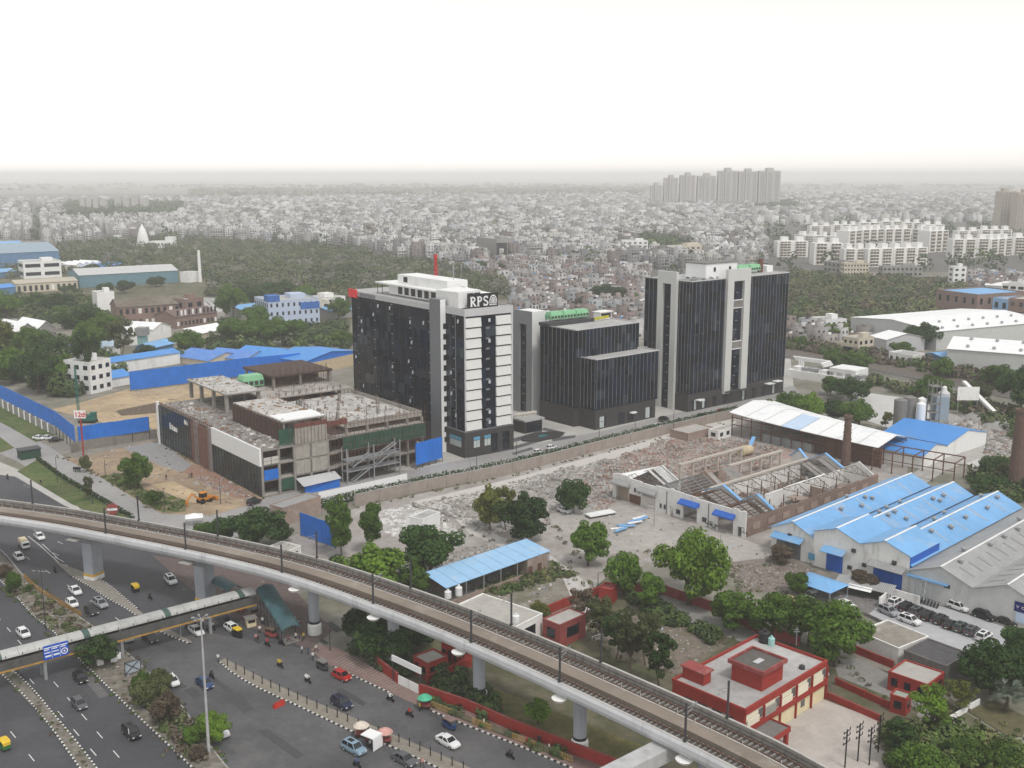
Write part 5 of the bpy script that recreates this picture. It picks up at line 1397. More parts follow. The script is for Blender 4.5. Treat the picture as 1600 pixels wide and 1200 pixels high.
for x0,z0,n in((32.6,.6,5),(33.9,.2,5),(43.6,1.0,4),(35.0,.2,3)):
 b=MB()
 for i in range(n):
  a=R.uniform(0,PI);r_=R.uniform(.3,.55);cx_=x0+i*.5+R.uniform(-.2,.2);cz=z0+R.uniform(.3,1.1)
  for j in range(6):
   p=(cx_+r_*math.cos(a+j*.6),cz+r_*1.2*math.sin(a+j*.6));q=(cx_+r_*math.cos(a+j*.6+.6),cz+r_*1.2*math.sin(a+j*.6+.6));b.beam((p[0],-.04,p[1]),(q[0],-.04,q[1]),.05,.1)
 b.build('graffiti',BLACK,rf,kind='stuff')
BX((1.3,5.9,.9,1.0,0,4.4,),'shutter',mat('tan_shutter',(.4,.33,.26),.7,.1,ribs=('Z',.3)),rf)
def wall_y(x,y0,y1,z1,m,t=.35,z0=0,name='side_wall'):
 n=max(1,int((y1-y0)/9))
 for k in range(n):
  b=MB();ya,yb=y0+(y1-y0)*k/n,y0+(y1-y0)*(k+1)/n-.02
  j=R.uniform(-.35,.2)
  b.add([(x,ya,z0),(x+t,ya,z0),(x+t,yb,z0),(x,yb,z0),(x,ya,z1+j),(x+t,ya,z1+j),(x+t,yb,z1+R.uniform(-.4,.2)),(x,yb,z1+R.uniform(-.4,.2))],
   [(0,1,5,4),(1,2,6,5),(2,3,7,6),(3,0,4,7),(4,5,6,7)]);b.build(name,m,rf)
wall_y(L-.4,.5,62,4.6,BRICK);wall_y(22.6,0.5,60,4.6,WR);wall_y(.0,.5,18,5.2,WR);wall_y(12.6,14,34,4.8,BRICK_PALE);wall_y(34.5,22,60,4.6,WR)
for k in range(9):
 BX((L,L+.1,3+k*6.3,6+k*6.3,1.5,3.2,),'bricked_window',BRICK_PALE,rf)
def gable(x0,x1,y,he,hr,m,edge=None,t=.35):
 xm=(x0+x1)/2
 b=MB();f=[(x0,y,0),(x1,y,0),(x1,y,he),(xm,y,hr),(x0,y,he)];g_=[(a,y+t,c)for a,_,c in f]
 b.add(f+g_,[(0,1,2,3,4),(9,8,7,6,5),(4,3,8,9),(3,2,7,8),(1,6,7,2),(0,4,9,5)]);o=b.build('gable_wall',m,rf)
 if edge:
  b=MB();b.beam((x0-.3,y-.1,he+.1),(xm,y-.1,hr+.25),1.0,.2);b.beam((xm,y-.1,hr+.25),(x1+.3,y-.1,he+.1),1.0,.2);b.build('verge_sheet',edge,o)
 return o
def trusses(x0,x1,y0,y1,n,he,hr,m=RUST,purlins=True):
 xm=(x0+x1)/2
 for k in range(n):
  y=y0+(y1-y0)*k/max(1,n-1);b=MB()
  b.beam((x0,y,he),(x1,y,he),.12);b.beam((x0,y,he),(xm,y,hr),.14);b.beam((xm,y,hr),(x1,y,he),.14)
  for j in range(1,5):
   u=x0+(x1-x0)*j/5;zz=he+(hr-he)*(1-abs(u-xm)/(xm-x0));b.beam((u,y,he),(u,y,zz),.08);b.beam((u,y,zz),(u+(x1-x0)/5*(1 if u<xm else-1),y,he),.07)
  b.build('truss',m,rf)
 if purlins:
  for j in range(6):
   for s_ in(-1,1):
    u=xm+s_*(xm-x0)*j/5.2;zz=he+(hr-he)*(1-abs(u-xm)/(xm-x0));b=MB();b.beam((u,y0,zz+.1),(u,y1,zz+.1),.1);b.build('purlin',m,rf)
gable(.3,12.4,13,5.2,8.2,WR);gable(12.8,22.4,18,5.0,8.0,BRICK_PALE)
b=MB();b.add([(.2,.5,6.4),(6.3,.5,6.6),(6.3,12.8,8.0),(.2,12.8,5.4)],[(0,1,2,3),(3,2,1,0)]);b.build('roof_remnant',WHITE,rf)
trusses(.4,12.2,2,12,3,5.0,7.8,purlins=False);trusses(12.8,22.4,2,17,4,4.8,7.4,STEEL)
gable(22.9,34.4,12,4.6,7.4,WR,BLUE_ROOF);gable(34.6,L-.5,12,4.6,7.4,WR,BLUE_ROOF)
trusses(22.9,34.4,1,11,4,4.4,6.6);trusses(34.6,L-.5,1,11,4,4.4,6.6)
gable(17,22.5,60,4.6,7.2,WR,BLUE_ROOF);gable(22.9,34.4,60,4.6,7.6,WR,BLUE_ROOF);gable(34.6,L-.5,60,4.6,7.6,WR)
for x0,x1 in((22.9,34.4),(34.6,L-.5)):
 for y in linspace(20,52,6):
  for x in(x0+3,x1-3):
   b=MB();b.beam((x,y,0),(x,y,4.2),.2);b.build('stanchion',RUST,rf)
def slopes(x0,x1,y0,y1,he,hr,m,gaps=()):
 xm=(x0+x1)/2;n=5
 for s_ in(0,1):
  for k in range(n):
   if(s_,k)in gaps:continue
   ya,yb=y0+(y1-y0)*k/n,y0+(y1-y0)*(k+1)/n-.06;xa=x0 if s_==0 else x1
   b=MB();b.add([(xa,ya,he),(xm,ya,hr),(xm,yb,hr),(xa,yb,he)],[(0,1,2,3),(3,2,1,0)]);b.build('roof_sheet',m,rf)
PSH=mat('pale_cement_sheet',(.42,.4,.38),.9,.12,.5,dirt=((.2,.18,.16),.4))
slopes(22.9,34.4,1,11.6,4.2,6.4,PSH,((0,3),(1,1)));slopes(34.6,L-.5,1,11.6,4.2,6.4,PSH,((1,3),(0,1),(0,2)))
slopes(.5,12.2,7,12.6,5.0,7.9,WHITE,((0,0),(1,1)));slopes(12.9,22.2,18.6,30,4.6,7.2,PSH,((0,0),(0,2),(1,1),(1,2),(0,3)))
slopes(22.9,34.3,40,59.5,4.2,6.8,PSH,((0,0),(0,1),(0,2),(1,0),(1,1),(0,3),(1,3)))
trusses(22.9,34.3,16,58,6,4.4,6.8,purlins=False);trusses(34.8,L-.6,30,58,4,4.4,6.8,purlins=False)
for x,y0,y1 in((2,26,56),(12.2,36,62),(22.7,14,60)):
 BX((x-.5,x+.5,y0,y1,4.7,5.2,),'ring_beam',mat('dusty_beam',(.46,.42,.37),.9,.12,.8),rf)
 for y in linspace(y0+.5,y1-.5,6):BX((x-.3,x+.3,y-.3,y+.3,0,4.7,),'column',_M['dusty_beam'],rf)
b=MB();b.box(35.5,41,42,42.3,0,3);b.box(36,40.5,30,34,2.2,2.4);b.build('shelf_ruin',BRICK_PALE,rf,kind='stuff')
bits('rubble',[(13,3),(22,3),(22,17),(13,17)],.05,200,.3,1.2,GREYS,rf,11)
bits('rubble',[(23,13),(44,13),(44,59),(23,59)],.05,1500,.3,2.2,GREYS+REDS[2:],rf,12)
def heap(cx_,cy__,rx,ry,h):
 return lambda p:max(0,h*(1-((p[0]-cx_)/rx)**2-((p[1]-cy__)/ry)**2))
lump=lambda p:max(0,.8*math.sin(p[0]*.42+1.3*math.sin(p[1]*.21))*math.sin(p[1]*.37+.6))
brickp=GP((905,742),(985,707),(1070,676),(1130,686),(1225,700),(1200,735),(1100,735),(1040,745),(985,770),(940,800),(900,790))
bits('brick_rubble',brickp,0.02,6500,.2,1.0,REDS+GREYS,None,21,hz=lump,flat=.5)
greyp=GP((640,790),(740,770),(870,736),(985,712),(940,742),(905,790),(870,800),(800,830),(755,838),(715,812))
bits('concrete_rubble',greyp,0.02,5500,.2,1.0,GREYS+[REDS[3]],None,22,hz=lump,flat=.45)
whitep=GP((590,800),(640,790),(690,805),(720,840),(690,862),(640,850),(598,830))
bits('sheet_rubble',whitep,0.05,900,.4,2.4,[(.6,.59,.58),(.5,.48,.46),(.42,.4,.38)],None,23,flat=.14)
sidep=GP((690,868),(760,850),(790,862),(740,890),(660,905),(600,900))
bits('concrete_rubble',sidep,0.02,1300,.2,.9,GREYS+REDS[3:],None,24)
nearp=GP((1140,885),(1225,872),(1280,895),(1240,920),(1160,925))
bits('soil_clods',nearp,0.03,700,.2,.9,[(.2,.165,.14),(.16,.13,.11),(.3,.27,.25)],None,25)
plantp=GP((1405,690),(1500,650),(1600,690),(1600,735),(1540,735),(1540,690),(1440,668))
bits('stone_rubble',plantp,0.05,1600,.4,2.2,GREYS+[(.3,.22,.18)],None,26)
constp=GP((300,745),(345,745),(400,778),(385,784),(330,765))
bits('site_rubble',constp,0.08,260,.2,1.0,GREYS+REDS,None,27)
# ------------------------------------------------------------------ red compound and nearby small buildings
Q_,rzq,_l=frame((1166,1140),(1284,1066));A=loc2(Q_,rzq,-5.8,-3.3);RZ=rzq;L,D=24.2,14.0
rb_=thing('red_building','red two storey compound building with cream bays and a grey stained flat roof','building',A,RZ)
ROOF_ST=mat('stained_roof',(.42,.41,.4),.9,.15,.6,big=.2,dirt=((.17,.16,.15),.3,1))
BX((.05,L-.05,.05,D,0,6.6,0,1,),'wall',[RED,ROOF_ST],rb_)
for x0,x1,y0,y1 in((-.1,L+.1,-.25,.1),(-.1,.15,.11,D),(L-.15,L+.1,.11,D),(.16,L-.16,D-.25,D)):
 BX((x0,x1,y0,y1,6.0 if y0<0 else 6.4,7.1,),'parapet',RED,rb_)
BX((-.05,L+.05,-.5,.02,2.9,3.9,),'red_band',RED,rb_)
BX((2.4,L-.3,-.12,.0,.1,2.88,),'cream_wall',CREAM,rb_)
for i in range(5):
 x0=.4+i*4.8
 BX((x0,x0+4.5,-.1,.0,3.95,5.9,),'cream_bay',mat('cream_light',(.75,.69,.55),.7,.05),rb_)
 BX((x0+3.3,x0+4.4,-.14,-.08,4.1,5.7,),'window',mat('window_dull',(.12,.12,.12),.3),rb_)
 BX((x0-.1,x0+3.2,-.42,-.3,3.9,5.0+(.3 if i%2 else 0),),'balcony_panel',_M['cream_light']if i!=1 else mat('grey_awning',(.3,.29,.26),.8,.1),rb_)
 BX((x0+4.5,x0+4.75,-.45,.0,0,6.0,),'pillar',RED,rb_)
 if i in(1,3):
  BX((x0+1.6,x0+2.8,-.16,-.1,1.2,2.4,),'window',_M['window_dull'],rb_)
BX((-.08,.02,2.0,11.5,4.0,4.9,),'window_strip',mat('window_black',(.03,.03,.03),.4),rb_)
for y in(3.2,6.0,8.8):
 BX((-.12,-.06,y,y+.9,4.05,4.85,),'window_board',ROOF_ST,rb_)
c=[to_local(A,RZ,G(px,py,6.6))for px,py in((1142,1062),(1190,1081),(1226,1063))]
x0,x1=c[1][0],c[2][0];y0,y1=c[1][1],c[0][1]
b=MB();b.box(x0,x1,y0,y1,6.6,9.6);sh_=b.build('stair_head',RED,rb_)
BX((x0-.5,x1+.5,y0-.5,y1+.5,9.6,9.85,),'roof_slab',RED_OLD,sh_)
for s_ in range(4):
 b=MB();bx=[(x0-.5,x1+.5,y0-.5,y0-.2),(x0-.5,x1+.5,y1+.2,y1+.5),(x0-.5,x0-.2,y0-.19,y1+.19),(x1+.2,x1+.5,y0-.19,y1+.19)][s_];b.box(*bx,9.86,10.3);b.build('parapet',RED_OLD,sh_)
BX((x0-.1,x1+.1,y0-.1,y1+.1,9.86,9.95,),'roof_felt',mat('dark_roof_felt',(.11,.1,.09),.9,.2,.8),sh_)
BX((x0+2,x0+4,y0+2.2,y0+3.2,9.96,10.02,),'skylight',LIGHT_PANEL,sh_)
b=MB();b.box(2.2,4.2,D-4.6,D-.4,6.6,8.6);s2_=b.build('roof_room',RED,rb_)
BX((1.9,4.6,D-4.9,D-.1,8.6,8.85,),'roof_slab',RED_OLD,s2_)
BX((L-.05,L+3.2,1,5,2.7,3.2,),'side_roof',ROOF_ST,rb_)
BX((L+.1,L+2.8,1.3,4.8,0,2.69,),'side_room',RED,rb_)
ep=[to_local(A,RZ,G(px,py,3.0))for px,py in((1172,1150),(1200,1160),(1232,1137),(1204,1125))]
ex0,ex1=min(q[0]for q in ep),max(q[0]for q in ep);ey0,ey1=min(q[1]for q in ep),-.55
b=MB();b.box(ex0,ex1,ey0,ey1,2.7,3.0);pr_=b.build('porch_roof',mat('porch_felt',(.17,.16,.15),.9,.15,.8),rb_)
for bx in((ex0-.1,ex1+.1,ey0-.15,ey0),(ex1,ex1+.15,ey0+.01,ey1)):
 BX((*bx,2.4,3.3,),'porch_beam',RED,rb_)
for x in(ex0+.3,ex1-.3):
 BX((x-.3,x+.3,ey0+.1,ey0+.7,0,2.7,),'porch_pillar',RED,rb_)
BTANK=mat('black_tank',(.02,.02,.022),.5);WTANK=mat('white_tank',(.7,.7,.7),.5);TTANK=mat('teal_tank',(.3,.52,.5),.5)
def tank(label,loc,m,r=.6,h=1.4,group=None):
 b=MB();b.lathe([(r,0),(r,h*.25),(r*.95,h*.28),(r,h*.31),(r,h*.55),(r*.95,h*.58),(r,h*.61),(r,h*.82),(r*.55,h*.95),(r*.35,h*.95),(r*.35,h*1.05)],14)
 t=thing('water_tank',label,'water tank',loc,0,group);b.build('body',m,t)
 b=MB();b.lathe([(r*.36,h*1.05),(r*.36,h*1.1),(0.02,h*1.13)],12);b.build('lid',m,t)
 return t
for k,(px,py,m,lab)in enumerate(((1194,1003,BTANK,'black plastic water tank at the back corner of the red building roof'),(1205,1008,TTANK,'pale teal water tank beside the black one on the red building roof'))):
 tank(lab,(*G(px,py,6.6),6.6),m,1.0 if k==0 else.6,2.2 if k==0 else 1.6)
tank('small dark drum on the roof of the red building near its front parapet',(*G(1253,1045,6.6),6.6),DARK,.5,.7)
rm=thing('roof_mast','thin aerial mast standing on the red building roof','aerial',(*G(1244,1008,6.6),6.6));b=MB();b.tube((0,0,0),(0,0,3.4),.07,n=6);b.build('pole',STEEL,rm);b=MB();b.box(-.5,.5,-.04,.04,2.5,2.6);b.box(-.35,.35,-.04,.04,2.9,3.0);b.build('aerial_arms',STEEL,rm)
def wall_line(label,px,h,m,t=.25,step=6.0,name='compound_wall',coping=None,z=0.0):
 pts=GP(*px);o=pts[0];root=thing(name,label,'wall',(*o,z))
 d=densify(pts,step)
 for p,q in zip(d,d[1:]):
  u=Vector((p[0]-o[0],p[1]-o[1]));v=Vector((q[0]-o[0],q[1]-o[1]));e=(v-u).normalized()*.02
  b=MB();b.beam((u.x+e.x,u.y+e.y,h/2),(v.x-e.x,v.y-e.y,h/2),t,h);b.build('wall_panel',m,root)
  BX((u.x-t*.7,u.x+t*.7,u.y-t*.7,u.y+t*.7,0,h+.12,),'pillar',m,root)
 if coping:
  b=MB()
  for p,q in zip(d,d[1:]):b.beam((p[0]-o[0],p[1]-o[1],h+.05),(q[0]-o[0],q[1]-o[1],h+.05),t+.12,.1)
  b.build('coping',coping,root)
 return root
wall_line('long red wall along the pavement under the viaduct, beyond the white gate',((656,1086),(730,1111),(800,1142),(900,1181),(1010,1224)),2.0,RED,coping=RED_OLD)
wall_line('short red wall between the bazaar and the white gate',((585,1040),(622,1069)),2.0,RED,coping=RED_OLD)
wall_line('red wall inside the compound behind the white gate',((668,1069),(737,1042)),1.8,RED)
wall_line('dark red wall shaded by the tree row along the lane',((962,922),(1040,930),(1110,955),(1190,992),(1250,1010)),2.2,RED_OLD)
wall_line('red wall between the dry field and the compound',((814,978),(880,950),(940,929)),2.0,RED)
wall_line('low red wall edging the paved courtyard',((1283,1088),(1330,1108),(1374,1128)),1.2,RED,coping=RED_OLD)
wall_line('low red wall across the strip from the courtyard wall',((1306,1070),(1350,1090),(1389,1108)),1.3,RED)
wall_line('red wall below the pale flat roofed shed by the parking lot',((1330,1018),(1396,1045)),1.5,RED)
wall_line('pale low wall by the small garden plot',((1480,1130),(1530,1100)),1.0,WHITE_DIRTY)
gt=thing('compound_gate','white sheet gate with a long white sign board above it in the red wall','gate',G(622,1069),frame((622,1069),(656,1086))[1]);gl=frame((622,1069),(656,1086))[2]
for k in range(2):
 BX((.1+k*gl/2,gl/2-.05+k*gl/2,-.05,.05,.1,1.8,),'gate_leaf',WHITE,gt)
BX((-1.5,gl+.4,-.1,.1,4.0,5.1,),'sign_board',WHITE_CLEAN,gt)
for x in(-1.3,gl+.2):b=MB();b.tube((x,0,0),(x,0,4.6),.1,n=6);b.build('post',DARK,gt)
PALE_R=mat('pale_flat_roof',(.4,.38,.35),.9,.14,.6,dirt=((.25,.23,.21),.3,1))
for lab,a,c_,dep,h,wm2,rm2,fl,nw in(
  ('red gate booth with a pale green flat roof beside the courtyard',(1389,1112),(1414,1120),2.6,3.0,RED,mat('green_grey_roof',(.3,.33,.28),.9),1,1),
  ('red room with a grey flat roof and steel door near the parking lot',(1386,1078),(1448,1100),6.5,3.3,RED,PALE_R,1,3),
  ('small red gate room with a pale slab roof in the compound',(646,1052),(668,1065),4.6,3.2,RED,PALE_R,1,2),
  ('red house with a stepped pale roof beneath the viaduct',(690,1040),(716,1046),9.0,4.4,RED,PALE_R,1,3),
  ('faded red ruin with a pale slab roof beside the viaduct',(848,1003),(874,1014),7.5,4.6,RED_OLD,PALE_R,1,1),
  ('dark felt flat roofed store below the parking lot',(1410,1046),(1476,1072),8.0,3.6,CONC_DARK,mat('felt_roof',(.085,.082,.085),.85,.2,.8),0,0),
  ('low pale walled store with a patched roof beside the parking lot',(1338,1012),(1402,1040),9.0,3.2,WHITE_DIRTY,mat('patched_roof',(.26,.235,.2),.9,.2,.5,dirt=((.45,.43,.38),.35,1)),0,0),
  ('flat pale roofed house pressed against the viaduct',(712,985),(806,1020),8.0,5.0,WHITE_DIRTY,PALE_R,1,3),
  ('white broken room on the pale rubble track',(660,832),(688,820),4,3.2,WHITE,ROOFM,0,0),
  ('small grey hut with a sheet roof among trees by the viaduct',(422,872),(452,880),4,2.8,WHITE_DIRTY,PALE_R,1,2),
  ('pink brick store with a corrugated roof at the wall end',(443,822),(502,802),5,4.6,BRICK_PALE,GREY_ROOF,0,0),
  ('cream hut with dark windows by the rubble',(1122,688),(1142,682),4,3.0,WHITE_DIRTY,PALE_R,1,2),
  ('low store roof leaning at the end of the brick rubble',(1075,690),(1115,680),8,2.6,BRICK_PALE,PALE_R,0,0),
  ('red brick gate hut beside the lane trees',(935,942),(955,946),3.5,3.2,RED,RED_OLD,0,0)):
 block(lab,a,c_,dep,h,wm2,'small_building','building',nw,fl,rm2,hut=False,parapet=.25)
for k,(px,py,z,lab)in enumerate(((700,934,5,'white ridged water tank at the corner of the flat roof by the viaduct'),(717,930,5.3,'taller white water tank on the flat roof by the viaduct'),(806,972,5,'white water tank alone at the end of the flat roof by the viaduct'))):
 tank(lab,(*G(px,py,z),z),WTANK,.7,1.6 if k!=1 else 2.0,'white tanks by the viaduct')
cs=thing('canopy_shed','open sided shed with a pale blue sloping roof beside the dry field','shed',(-13.6,206,0))
crn=[(-13.6,205.5,4.2),(8.8,227.6,4.2),(3.4,233.6,5.0),(-18.9,212.0,5.0)]
NP=9
for k in range(NP):
 t0,t1=k/NP,(k+1)/NP-.003
 f=lambda a,c_,t:tuple(a[i]+(c_[i]-a[i])*t-((-13.6,206,0)[i])for i in range(3))
 vs=[f(crn[0],crn[1],t0),f(crn[0],crn[1],t1),f(crn[3],crn[2],t1),f(crn[3],crn[2],t0)]
 b=MB();b.add(vs+[(x,y,z-.12)for x,y,z in vs],[(0,1,2,3),(7,6,5,4),(0,4,5,1),(2,6,7,3),(1,5,6,2),(3,7,4,0)])
 b.build('roof_sheet',mat('pale_blue_canopy',(.3,.5,.72),.5,.06,.5,dirt=((.5,.56,.64),.2,1)),cs)
for k in range(7):
 for a,c_ in((crn[0],crn[1]),(crn[3],crn[2])):
  p=f(a,c_,.02+k*.16);BX((p[0]-.1,p[0]+.1,p[1]-.1,p[1]+.1,0,p[2]-.12,),'post',STEEL,cs)
p,q=f(crn[3],crn[2],.05),f(crn[3],crn[2],.98);b=MB();b.beam((p[0],p[1],1.5),(q[0],q[1],1.5),.2,3);b.build('back_wall',BRICK,cs)
p,q=f(crn[0],crn[1],.74),f(crn[0],crn[1],.99)
ang=math.atan2(q[1]-p[1],q[0]-p[0]);b=MB();b.obox((p[0]+q[0])/2-1.6,(p[1]+q[1])/2+1.6,0,6.5,4.6,3.9,ang);b.build('brick_room',BRICK_PALE,cs)
for k in range(2):b=MB();b.obox(p[0]+1.1+k*2.1,p[1]+1.0+k*2.1,0.3,1.1,.3,2.0,ang);b.build('door',RUST,cs)
p,q=f(crn[0],crn[1],.05),f(crn[0],crn[1],.72);b=MB();b.beam((p[0],p[1],.5),(q[0],q[1],.5),.25,1.0);b.build('low_wall',BRICK_PALE,cs)
b=MB()
for k in range(26):t=R.random();u=f(crn[0],crn[1],.1+t*.6);s_=R.uniform(.3,.9);b.obox(u[0]-R.uniform(1,5),u[1]+R.uniform(1,5),0,s_,s_*.7,s_*R.uniform(.4,1.2),R.random())
b.build('stored_goods',CONC_DARK,cs,kind='stuff')
cp_=thing('car_port','pale blue hipped car port roof in front of the warehouse','car port',G(1237,925),frame((1237,925),(1286,942))[1]);lc=9.5
b=MB();b.add([(-.3,-.3,2.7),(lc,-.3,2.7),(lc,7,2.7),(-.3,7,2.7),(lc*.35,3.3,3.9),(lc*.65,3.3,3.9)],[(0,1,5,4),(1,2,5),(2,3,4,5),(3,0,4),(3,2,1,0)]);b.build('roof',BLUE_ROOF,cp_)
for x in(0,lc-.3):
 for y in(0,6.7):BX((x-.1,x+.1,y-.1,y+.1,0,2.7,),'post',STEEL,cp_)
aw=thing('lean_to','low shed with dull sheets and a white flap beside the car port','shed',G(1302,925),frame((1302,925),(1370,940))[1])
b=MB();b.add([(0,0,2.4),(12,0,2.2),(12,4,2.9),(0,4,2.9)],[(0,1,2,3),(3,2,1,0)]);b.build('roof_sheet',GREY_ROOF,aw);b=MB();b.add([(3,-.6,2.0),(8,-.6,1.9),(8,.6,2.5),(3,.6,2.5)],[(0,1,2,3),(3,2,1,0)]);b.build('white_flap',WHITE,aw)
BX((.2,11.8,3.6,3.8,0,2.7,),'back_wall',CONC_DARK,aw)
for x in(.2,6,11.8):BX((x-.08,x+.08,0,.16,0,2.2,),'post',DARK,aw)
wall_line('stained white parapet wall behind the parked cars',((1374,950),(1392,935),(1436,948)),2.3,WHITE_DIRTY,name='yard_wall')
wall_line('low concrete kerb wall along the parking lot edge',((1352,962),(1400,985),(1450,1010),(1520,1042)),.7,CONC_DARK,name='yard_wall')
fl_=thing('lattice_stand','small steel lattice stand by the grey shed door','steel stand',G(1437,940));b=MB()
for i,j in((-.8,-.8),(.8,-.8),(.8,.8),(-.8,.8)):b.beam((i,j,0),(i,j,5),.12)
for z in(0,1.7,3.4):b.beam((-.8,-.8,z),(.8,-.8,z+1.6),.09);b.beam((.8,-.8,z),(-.8,-.8,z+1.6),.09);b.beam((-.8,-.8,z+1.6),(.8,-.8,z+1.6),.1);b.beam((.8,-.8,z),(.8,.8,z+1.6),.09)
b.build('frame',STEEL,fl_)
# ------------------------------------------------------------------ industrial belt further out
BLUEWALL=mat('blue_sheet_wall',(.09,.2,.36),.6,.12,.5);TEALWALL=mat('teal_sheet_wall',(.14,.27,.33),.6,.12,.5,ribs=('X',.6))
BROWN_R=mat('mossy_roof',(.15,.13,.105),.95,.25,.4,big=.2);GWALL=mat('grey_render',(.28,.27,.26),.9,.15,.5)
CREAMW=mat('cream_render',(.56,.5,.4),.85,.08,.5);BRK2=mat('mauve_brick',(.23,.155,.13),.95,.2,.9)
LBLUE=mat('light_blue_render',(.45,.52,.66),.8,.05,.5)
for lab,a,c_,dep,he,hr,rf_,wl_,kw in(
  ('long shed with pale ridge roof and teal walls beside the slim white chimney',(125,450),(279,441),36,10,14,mat('silver_roof',(.5,.5,.5),.5,.08,.4),TEALWALL,dict(ridge='x')),
  ('big blue grey roofed factory shed with blue walls at the scrub edge',(-60,424),(94,416),70,15,22,mat('blue_grey_roof',(.27,.35,.42),.6,.1,.3),BLUEWALL,dict(ridge='x')),
  ('low blue factory shed with a flat roof behind the big blue grey one',(-60,397),(36,393),30,9,12,BLUE_ROOF,BLUEWALL,dict(ridge='x')),
  ('tan roofed long shed with pillared wall',(26,458),(122,452),22,7,9,mat('tan_roof',(.44,.4,.33),.8,.1,.5),CREAMW,dict(ridge='x')),
  ('small blue shed beside the tan roofed long shed',(-30,466),(25,460),14,6,8,BLUE_ROOF2,BLUEWALL,dict(ridge='x')),
  ('low blue roof shed below the white strip windowed building',(-40,438),(29,432),22,5,7,BLUE_ROOF,BLUEWALL,dict(ridge='x')),
  ('white saw roofed shed at the edge of the scrubland',(120,424),(160,420),24,6,8,WHITE_ROOF,WHITE_DIRTY,dict(bays=4,ridge='y')),
  ('low blue roof behind the white saw roofed shed',(160,424),(192,418),20,4,6,BLUE_ROOF2,BLUEWALL,dict(ridge='x')),
  ('mossy roofed two storey brick mill with broken upper windows',(186,512),(292,504),18,12,16,BROWN_R,BRK2,dict(ridge='x')),
  ('brown hipped roof brick shed next to the mossy mill',(276,514),(340,505),20,7,10,mat('brown_roof',(.16,.11,.1),.9,.15,.4),BRK2,dict(ridge='x')),
  ('white gabled shed among trees, its ridge turned to the road',(30,535),(88,528),26,6,10,WHITE_ROOF,GWALL,dict(bays=2)),
  ('grey ribbed roof shed beside the white gabled shed',(-40,532),(42,522),22,5,8,mat('slate_roof',(.24,.23,.23),.9,.15,.5),GWALL,dict(ridge='x')),
  ('white sheet roofed workshop with a stepped gable behind the teal tank',(207,540),(268,526),30,6,9,WHITE_ROOF,WHITE_DIRTY,dict(bays=2)),
  ('long white roofed workshop behind the round tree',(306,540),(356,530),16,6,8.5,WHITE_ROOF,CREAMW,dict(ridge='x')),
  ('small blue roofed house behind the white flat building',(238,556),(272,548),10,4,6,BLUE_ROOF,BLUEWALL,dict(ridge='x')),
  ('bright blue roof over a long white wall behind the hoarding',(174,585),(282,568),12,5.5,6.8,BLUE_ROOF2,WHITE,dict(ridge='x')),
  ('low blue lean-to roof in front of the long white wall',(172,606),(205,600),12,4,6,BLUE_ROOF2,WHITE_DIRTY,dict(ridge='x')),
  ('blue gabled shed with a broken end, first in the row behind the hoarding',(326,574),(380,564),24,3.2,5.8,mat('worn_blue_roof',(.1,.24,.6),.6,.15,.5,dirt=((.4,.42,.45),.3,1)),CREAMW,dict()),
  ('blue gabled shed with a worn roof, second in the row behind the hoarding',(384,572),(424,562),24,3.2,5.8,mat('worn_blue_roof',(.1,.24,.6)),CREAMW,dict()),
  ('blue gabled shed with a brick gable, third in the row behind the hoarding',(425,572),(472,560),24,3.6,6.6,BLUE_ROOF2,BRK2,dict()),
  ('largest blue roofed shed with blue upper walls and a cream base beside the lettered tower',(478,588),(556,570),22,6.8,9.0,BLUE_ROOF2,BLUE_SHEET,dict()),
  ('blue canopy roof among the trees left of the white and blue works',(376,496),(424,490),16,5,7,BLUE_ROOF,GWALL,dict(ridge='x')),
  ('blue roofed shed beyond the white and blue works',(520,500),(560,494),20,5,7,BLUE_ROOF,GWALL,dict(ridge='x')),
  ('pale sheet roofed house screened by dark trees',(100,566),(134,560),12,5,7,BLUE_ROOF,WHITE_DIRTY,dict(ridge='x')),
  ('pale blue roofed house under the tall dark tree',(156,560),(188,554),12,5,7,mat('pale_blue_grey',(.38,.47,.55),.7),WHITE_DIRTY,dict(ridge='x')),
  ('broad white roofed warehouse dotted with vents, farther of two by the railway',(1462,548),(1640,530),60,10,12.5,WHITE_ROOF,mat('pale_sheet_wall',(.5,.51,.5),.6,.05,.5),dict(ridge='x')),
  ('broad white roofed warehouse, nearer of two by the railway',(1478,578),(1690,596),40,10,13,WHITE_ROOF,mat('pale_sheet_wall',(.5,.51,.5)),dict(ridge='x')),
  ('small blue shed in front of the white warehouses',(1470,570),(1506,566),10,4,5,BLUE_ROOF,BLUEWALL,dict(ridge='x')),
  ('white roofed shed beside the round tree near the railway',(1358,546),(1384,552),24,7,9.5,WHITE_ROOF,LIGHT_PANEL,dict(ridge='x')),
  ('long white roofed warehouse behind the brick block',(1538,462),(1650,468),30,8,10,WHITE_ROOF,LIGHT_PANEL,dict(ridge='x'))):
 t=shed(lab,a,c_,dep,he,hr,rf_,wl_,**kw)
 if 'mossy' in lab or 'pillared' in lab:
  Lw=frame(a,c_)[2];n=11
  for k in range(n):
   for z0,z1 in(((1.5,4.0),(7.5,10.5))if 'mossy' in lab else((1.0,5.0),)):
    BX((Lw*(k+.25)/n,Lw*(k+.75)/n,-.1,-.02,z0,z1,),'window',CORE if R.random()<.7 else WHITE_DIRTY,t)
 if 'largest blue' in lab:
  Lw=frame(a,c_)[2];BX((-.1,Lw+.1,-.15,-.03,0,5.5,),'cream_base',mat('tan_base',(.5,.4,.27),.9,.12),t)
